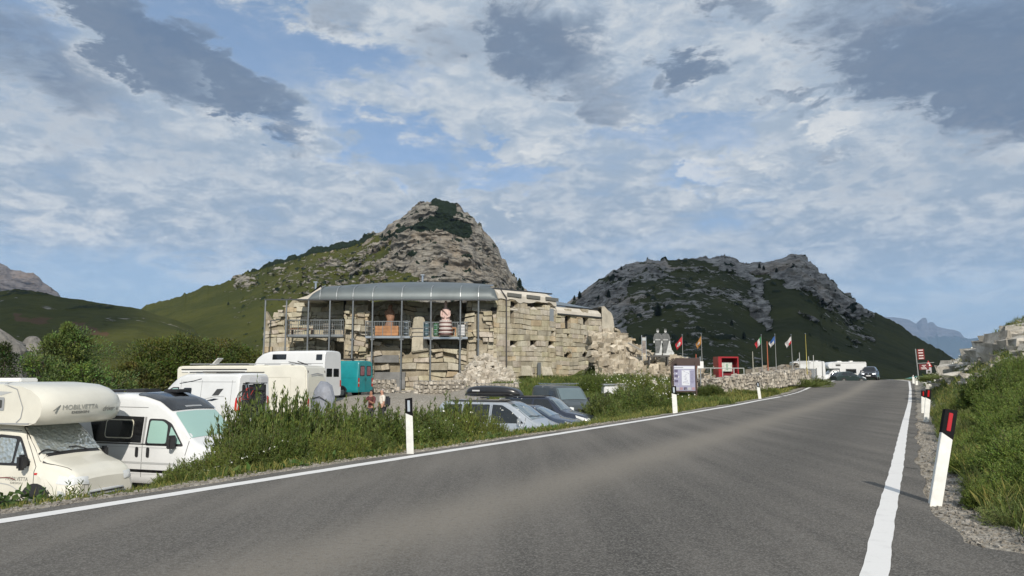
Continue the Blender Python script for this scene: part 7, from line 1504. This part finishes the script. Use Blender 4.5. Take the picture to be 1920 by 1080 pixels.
    Y = 52; x = PX(1313.5, Y); z = PZ(704, Y); o = thing('white_sign', 'small white notice on a grey post beside the information board', 'sign', (x, Y, z)); MB().bar((0, 0, -1.5), (0, 0, 1.3), .06).build('post', CHR(), o); MB().box((0, -.04, .98 - .25), (.42, .02, .48)).build('plate', mat('plate_white', (.75, .75, .73), .4), o)
    # railing
    Y0, Y1 = 53.5, 58; xa, xb = PX(1308, Y0), PX(1395, Y1); zt = PZ(690, Y0); zt1 = PZ(690.5, Y1); o = thing('railing', 'pale tubular railing above the roadside gabions', 'railing', (xa, Y0, zt - 1.1)); m = mat('pale_tube', (.5, .52, .5), .45, .2)
    MB().bar((0, 0, 1.1), (xb - xa, Y1 - Y0, zt1 - zt + 1.1), .07, n=6).build('top_rail', m, o)
    for t in (0, .27, .52, .77, 1): MB().bar(((xb - xa) * t, (Y1 - Y0) * t, -.6), ((xb - xa) * t, (Y1 - Y0) * t, 1.1 + (zt1 - zt) * t), .06, n=6).build('post', m, o)
    # red framed board
    Y = 60; x = PX(1362, Y); z = PZ(714, Y); o = thing('red_info_frame', 'dark red box-shaped frame holding a pale map panel above the gabions', 'notice board', (x, Y, z), .12); rd = mat('dark_red', (.30, .010, .018), .45, coat=.3); H = PZ(669, Y) - z
    MB().box((-.72, 0, H / 2 - .2), (.28, 1.1, H + .4)).build('left_upright', rd, o, bevel=.01); MB().box((.76, 0, H / 2 - .1), (.10, 1.1, H + .2)).build('right_upright', rd, o, bevel=.01); MB().box((.02, 0, H - .06), (1.5, 1.12, .12)).build('lintel', rd, o, bevel=.01); MB().box((.06, .3, H * .58), (1.42, .06, H * .8)).build('back_panel', mat('deep_red', (.16, .008, .014), .5), o)
    p = MB().box((.08, .05, H * .58), (.84, .05, .72)).build('map_panel', mat('map_pale', (.50, .55, .50), .5, var=.25, vscale=5), o); MB().box((.08, .02, H * .58), (.12, .01, .5)).build('map_line', mat('map_green', (.2, .33, .25), .5), p)
    # dark stone block behind the railing
    # banner by the figures
    Y = 57; x = PX(1208.5, Y); z = PZ(664, Y); H = PZ(631, Y) - z; o = thing('banner', 'narrow upright banner with a faded picture left of the cut-out figures', 'banner', (x, Y, z)); MB().box((-.16, 0, H / 2 - .2), (.04, .04, H + .6)).build('post', CHR(), o); MB().box((.16, 0, H / 2 - .2), (.04, .04, H + .4)).build('post', CHR(), o)
    b = MB().box((0, -.02, H * .52), (.28, .03, H * .9)).build('cloth', mat('banner_print', (.20, .17, .15), .7, var=.5, vscale=4), o); MB().box((0, -.04, H * .85), (.26, .012, .22)).build('heading', mat('banner_pale', (.42, .45, .45), .6), b)
    # two cut-out soldiers
    Y = 57
    for i, (px, lab) in enumerate([(1235, 'left monochrome cut-out soldier with a tall cap and belt on the rubble'), (1250, 'right monochrome cut-out soldier with a flared pale cape on the rubble')]):
        x = PX(px, Y); z = PZ(664.5, Y); H = PZ(617, Y) - z; o = thing('cutout_figure', lab, 'figure', (x, Y + .1 * i, z), -.1, 'cut-out soldiers on the rubble'); k = H / 2.0
        dkc, lt = mat('figure_dark', (.115, .12, .118), .8, var=.35, vscale=4), mat('figure_pale', (.48, .49, .48), .8, var=.25, vscale=6)
        body = [(-.20, 0), (.22, 0), (.24, .9), (.20, 1.05), (.34, 1.0), (.37, 1.28), (.26, 1.60), (.08, 1.70), (.06, 1.76), (-.06, 1.76), (-.08, 1.70), (-.26, 1.60), (-.37, 1.28), (-.33, 1.0), (-.20, 1.05), (-.22, .9)]
        MB().prism([(a * k, b * k) for a, b in body], -.03, .03, 'y').build('coat', dkc, o)
        MB().prism([(math.cos(t) * .095 * k, (1.83 + math.sin(t) * .12) * k) for t in np.linspace(0, 6.28, 12, endpoint=False)], -.035, .035, 'y').build('head', lt, o)
        MB().prism([(-.10 * k, 1.88 * k), (.10 * k, 1.88 * k), (.09 * k, 2.02 * k), (-.09 * k, 2.02 * k)], -.04, .04, 'y').build('cap', dkc, o); MB().prism([(-.19 * k, 1.12 * k), (.19 * k, 1.12 * k), (.19 * k, 1.19 * k), (-.19 * k, 1.19 * k)], -.036, .036, 'y').build('belt', lt, o)
        for q in (-1, 1): MB().prism([((q * .30 + math.cos(t) * .06) * k, (.98 + math.sin(t) * .09) * k) for t in np.linspace(0, 6.28, 8, endpoint=False)], -.038, .038, 'y').build('hand', lt, o)
        if i: MB().prism([(a * k, b * k) for a, b in [(-.02, .0), (.20, .0), (.56, -.02), (.66, .10), (.46, .38), (.36, .85), (.28, 1.05), (.20, .8), (.10, .4)]], -.036, .034, 'y').build('cape', lt, o)
        else: MB().prism([(a * k, b * k) for a, b in [(.06, .0), (.28, .0), (.33, .5), (.26, .95), (.18, .6)]], -.036, .034, 'y').build('cape', lt, o)
        MB().prism([(a * k, b * k) for a, b in [(-.24, -.06), (.26, -.06), (.24, .10), (-.22, .10)]], -.04, .04, 'y').build('boots', lt, o); MB().bar((0, .05, .2), (0, .5, -.4), .05).build('strut', CHR(), o)
    x = PX(1232, Y); z = PZ(668, Y); o = thing('low_platform', 'dark low platform under the cut-out soldiers', 'platform', (x + .6, Y, z)); MB().box((-.5, 0, .0), (1.7, .6, .10)).build('deck', mat('dark_stone', (.09, .085, .08), .8), o)
    for q in (-1.2, .2): MB().box((q, 0, -.35), (.10, .5, .6)).build('leg', mat('dark_stone', (.09, .085, .08), .8), o)
    p0, p1 = P(1178, 643, 58), P(1203, 657, 57); o = MB().bar(p0, p1, .12).build('fallen_beam', mat('grey_beam', (.33, .31, .27), .8)); tag(o, 'long pale beam lying down the rubble slope', 'beam')
    # flags
    R = mat('flag_red', (.50, .03, .04), .7, trans=.3); Wt = mat('flag_white', (.62, .60, .58), .7, trans=.3); Gn = mat('flag_green', (.03, .20, .07), .7, trans=.3); Bl = mat('flag_blue', (.03, .10, .30), .7, trans=.3); Or = mat('flag_orange', (.42, .20, .05), .7, trans=.3)
    flag('flagpole with a red flag bearing a white spot, right of the figures', 1281, 628, 690, 62, ([R, Wt], lambda u, v: 1 if (u - .55) ** 2 + (v - .5) ** 2 < .06 else 0)); flag('flagpole with a limp orange flag left of the red frame', 1317, 627, 690, 62, ([Or, Wt], lambda u, v: 1 if (u - .6) ** 2 + (v - .4) ** 2 < .03 else 0), w=.7)
    flag('flagpole with a red, white and green striped flag', 1430, 628, 700, 68, ([R, Wt, Gn], lambda u, v: 0 if u > .66 else (1 if u > .3 else 2))); flag('flagpole with a blue and white flag', 1456, 627, 700, 69, ([Bl, Wt], lambda u, v: 0 if v < .5 and u < .8 or u < .2 else 1)); flag('flagpole with a white and red flag, right of the blue one', 1486.5, 628, 700, 70, ([Wt, R], lambda u, v: 1 if v > .55 and u < .55 else 0))
    flag('tall plain yellow mast behind the wire mesh', 1513.5, 626, 702, 72, None, polec=mat('pole_yellow', (.50, .42, .10), .5))
    for px, top, Y, c, lab in ((1441, 640, 68, (.42, .12, .05), 'bare orange pole between the striped and blue flags'), (1413, 659, 66, (.35, .34, .28), 'short bare grey pole left of the flags'), (1306, 664, 60, (.42, .10, .05), 'thin red pole behind the information board'), (1501, 661, 74, (.45, .45, .42), 'thin pale pole left of the yellow mast'), (1518, 668, 76, (.4, .42, .4), 'short thin pole right of the yellow mast'), (1527, 666, 78, (.5, .5, .47), 'short pale pole by the far motorhome'), (1543, 678, 80, (.08, .08, .08), 'dark slim pole at the lot entrance')):
        p = P(px, 712 if px > 1400 else 700, Y); o = thing('pole', lab, 'pole', p, 0, 'bare poles behind the gabions'); MB().bar((0, 0, 0), (0, 0, PZ(top, Y) - p.z), .10, n=6, r2=.06).build('shaft', mat('pole_%d' % px, c, .6), o)
    # brown road signs
    Y = 84; x = PX(1722, Y); z = PZ(717, Y); H = PZ(654, Y) - z; o = thing('brown_road_sign', 'leaning post with stacked brown tourist signs at the crest', 'road sign', (x, Y, z)); o.rotation_euler.y = math.radians(-2.5); MB().bar((0, 0, -.5), (0, 0, H), .11, n=8).build('post', mat('pole_grey', (.33, .34, .33), .5, .3), o)
    bs = mat('sign_brown', (.20, .022, .018), .5); ws = mat('sign_white', (.68, .66, .64), .5); s = 84 / 1400
    for k in range(4):
        p = MB().box((.50, -.08, H - .18 - .30 * k), (.78, .03, .26)).build('sign_panel', bs, o); q = MB(); [q.box((.30 + .13 * j, -.1, H - .18 - .30 * k), (.09 + .03 * ((j + k) % 2), .012, .11)) for j in range(4)]; q.build('sign_text', ws, p)
    MB().bar((0, -.05, H - 1.63), (1.9, -.05, H - 1.60), .05).build('crossbar', mat('pole_grey', (.33, .34, .33), .5, .3), o); p = MB().box((.70, -.08, H - 2.05), (1.1, .03, .62)).build('sign_panel', mat('sign_maroon', (.14, .015, .02), .5), o)
    for a, b, c_ in ((.72, -1.90, .5), (.74, -2.03, .34), (.68, -2.16, .7), (.7, -2.28, .6)):
        q = MB(); n = int(c_ / .12); [q.box((a - c_ / 2 + .12 * j + .05, -.1, H + b + .02), (.09, .012, .07)) for j in range(n)]; q.build('sign_text', ws, p)
    Y = 88; x = PX(1742, Y); z = PZ(712, Y); H = PZ(676, Y) - z; o = thing('warning_sign', 'small red triangular warning sign just right of the brown signs', 'road sign', (x, Y, z)); MB().bar((0, .05, -.5), (0, .05, H), .08, n=6).build('post', mat('pole_grey', (.33, .34, .33), .5, .3), o)
    t = MB().prism([(-.42, H - .72), (.42, H - .72), (0, H)], -.02, .02, 'y').build('triangle', mat('sign_red', (.45, .02, .02), .4), o); MB().prism([(-.26, H - .63), (.26, H - .63), (0, H - .18)], -.03, -.022, 'y').build('triangle_field', ws, t); MB().prism([(-.05, H - .56), (.05, H - .56), (.03, H - .34), (-.03, H - .34)], -.04, -.032, 'y').build('symbol', BLK(), t)
    p = MB().box((0, 0, H - 1.15), (.62, .03, .72)).build('plate', mat('sign_plate', (.40, .38, .40), .5), o); MB().box((0, -.02, H - 1.3), (.34, .012, .24)).build('symbol', BLK(), p)
    # green tent roof and walls beyond the crest
    Y = 128; x = PX(1700, Y); z = PZ(716, Y); o = thing('tent', 'low green tent with white ends just over the crest', 'tent', (x, Y, z)); MB().prism([(-2.0, 0), (2.4, 1.0), (3.1, .75), (3.3, 0)], -1.5, 1.5, 'y').build('roof', mat('tent_green', (.05, .22, .19), .6), o); MB().prism([(1.0, 0), (1.4, .5), (2.6, 1.02), (3.3, .7), (3.5, 0)], -1.6, -1.53, 'y').build('end_panel', WHITE(), o)
    # walkers, covered motorcycle, bicycles
    sk = mat('skin', (.42, .23, .16), .6)
    Y = 35.5; x = PX(697, Y); person('walker with black hair and a dark red top, left of the pair', (x, Y, PZ(730, Y) - 1.80), -1.9, mat('skin_tan', (.34, .17, .11), .6), mat('top_dark_red', (.10, .025, .025), .8, var=.4, vscale=12), mat('trousers_dark', (.03, .03, .035), .8), mat('hair_black', (.012, .01, .01), .6), arm=1)
    x = PX(717, Y); w2 = person('grey-haired walker in a white shirt carrying a dark rucksack', (x, Y + .1, PZ(728, Y) - 1.80), -2.6, sk, mat('shirt_white', (.62, .57, .50), .8), mat('trousers_dark', (.03, .03, .035), .8), mat('hair_grey', (.35, .30, .27), .7), arm=0)
    MB().box((-.26, 0, 1.18), (.22, .32, .48)).build('rucksack', mat('rucksack_dark', (.02, .022, .03), .8), w2, bevel=.06)
    Y = 36; x = PX(608, Y); zt = PZ(714, Y); zb = G(x, Y); h = zt - zb; o = thing('covered_motorcycle', 'motorcycle under a grey cover strapped behind the cream motorhome', 'motorcycle', (x, Y, zb), -.15); st = [(-.55, .55, .2), (-.42, .82, .34), (-.15, 1.0, .40), (.12, .98, .38), (.38, .90, .30), (.55, .6, .18)]
    mb = MB(); n = 14; vs = []
    for i, (a, hh, w_) in enumerate(st): vs += [(a + .03 * math.sin(k * 2.3), math.cos(math.pi * k / (n - 1)) * w_ * (1.25 - .25 * math.sin(math.pi * k / (n - 1))) * (1 + .09 * math.sin(k * 2.7 + i * 2)), .15 + (h * hh - .15) * max(0, math.sin(math.pi * k / (n - 1))) ** .6) for k in range(n)]
    mb.add(vs, [(i * n + k, (i + 1) * n + k, (i + 1) * n + k + 1, i * n + k + 1) for i in range(len(st) - 1) for k in range(n - 1)] + [tuple(range(n)), tuple(range((len(st) - 1) * n, len(st) * n))[::-1]]); mb.build('cover', mat('grey_tarpaulin', (.20, .215, .25), .6, var=.25, vscale=2, bump=.5, bscale=4), o, ang=50)
    MB().path([(-.5, -.36, h * .6), (0, -.52, h * .66), (.5, -.36, h * .5)], .04).build('strap', BLK(), o)
    for k in (-.4, .4): MB().cyl((k, 0, .3), .3, .12, 'y', 18).build('wheel', RUB(), o)
    for i, (dx, lab) in enumerate(((0, 'bicycle with a red frame hung on the rear of the white van'), (.28, 'black bicycle hung behind the red one on the van'))):
        Y = 32.7 - dx * .6; x = PX(470 + dx * 18, Y); o = thing('bicycle', lab, 'bicycle', (x, Y, PZ(748, Y) - .35 + .04 * i), -.55 + .05 * i, 'bicycles on the van rack'); fr = mat('frame_red', (.42, .04, .03), .4) if i == 0 else BLK()
        for k in (-.5, .5):
            mb = MB(); mb.path([(k + .33 * math.cos(t), 0, .34 + .33 * math.sin(t)) for t in np.linspace(0, 6.283, 25)], .04, n=5); t_ = mb.build('wheel', RUB(), o); q = MB(); [q.bar((k, 0, .34), (k + .32 * math.cos(t), 0, .34 + .32 * math.sin(t)), .006, n=3) for t in np.linspace(0, 6.28, 14)]; q.build('spokes', CHR(), t_)
        MB().path([(-.5, 0, .34), (-.1, 0, .32), (.30, 0, .84), (-.22, 0, .80), (-.1, 0, .32)], .035, n=6).bar((-.22, 0, .80), (-.5, 0, .34), .02).bar((.30, 0, .9), (.5, 0, .34), .03).build('frame', fr, o); MB().bar((-.25, 0, .8), (-.28, 0, .98), .03).build('seat_post', CHR(), o); MB().box((-.30, 0, 1.0), (.26, .13, .06)).build('saddle', BLK(), o, bevel=.02); MB().path([(.30, 0, .86), (.27, 0, 1.0), (.27, -.28, 1.02)], .03).path([(.27, 0, 1.0), (.27, .28, 1.02)], .03).build('handlebar', BLK(), o)
    x, Y = PX(486, 32.2), 32.2; o = thing('carrier_box', 'light grey folding carrier above the bicycles on the van rear', 'rack', (x, Y, PZ(718, Y)), -.5); MB().box((0, 0, .12), (.7, .5, .30)).build('box', mat('carrier_grey', (.42, .43, .45), .5), o, bevel=.05); MB().box((0, 0, -.15), (.6, .06, .30)).build('bracket', BLK(), o)
    # small white camper trailer roof seen above the bush
    x, Y = PX(1152, 47), 47; z = PZ(737, Y); o = thing('roof_rack_trailer', 'white trailer with a silver rack lid half hidden behind the bushes', 'trailer', (x, Y, z)); MB().box((0, 0, .15), (1.5, 1.4, .55)).build('body', WHITE(), o, bevel=.06); MB().box((0, 0, .52), (1.6, 1.5, .10)).build('lid', mat('silver_trim', (.55, .56, .57), .25, .9), o, bevel=.02)
    for k in (-.5, .5): MB().cyl((k, -.72, -.2), .3, .16, 'y', 18).build('wheel', RUB(), o)
build_vehicles(); build_fort(); build_stones(); build_gravel(); build_plants(); build_props()
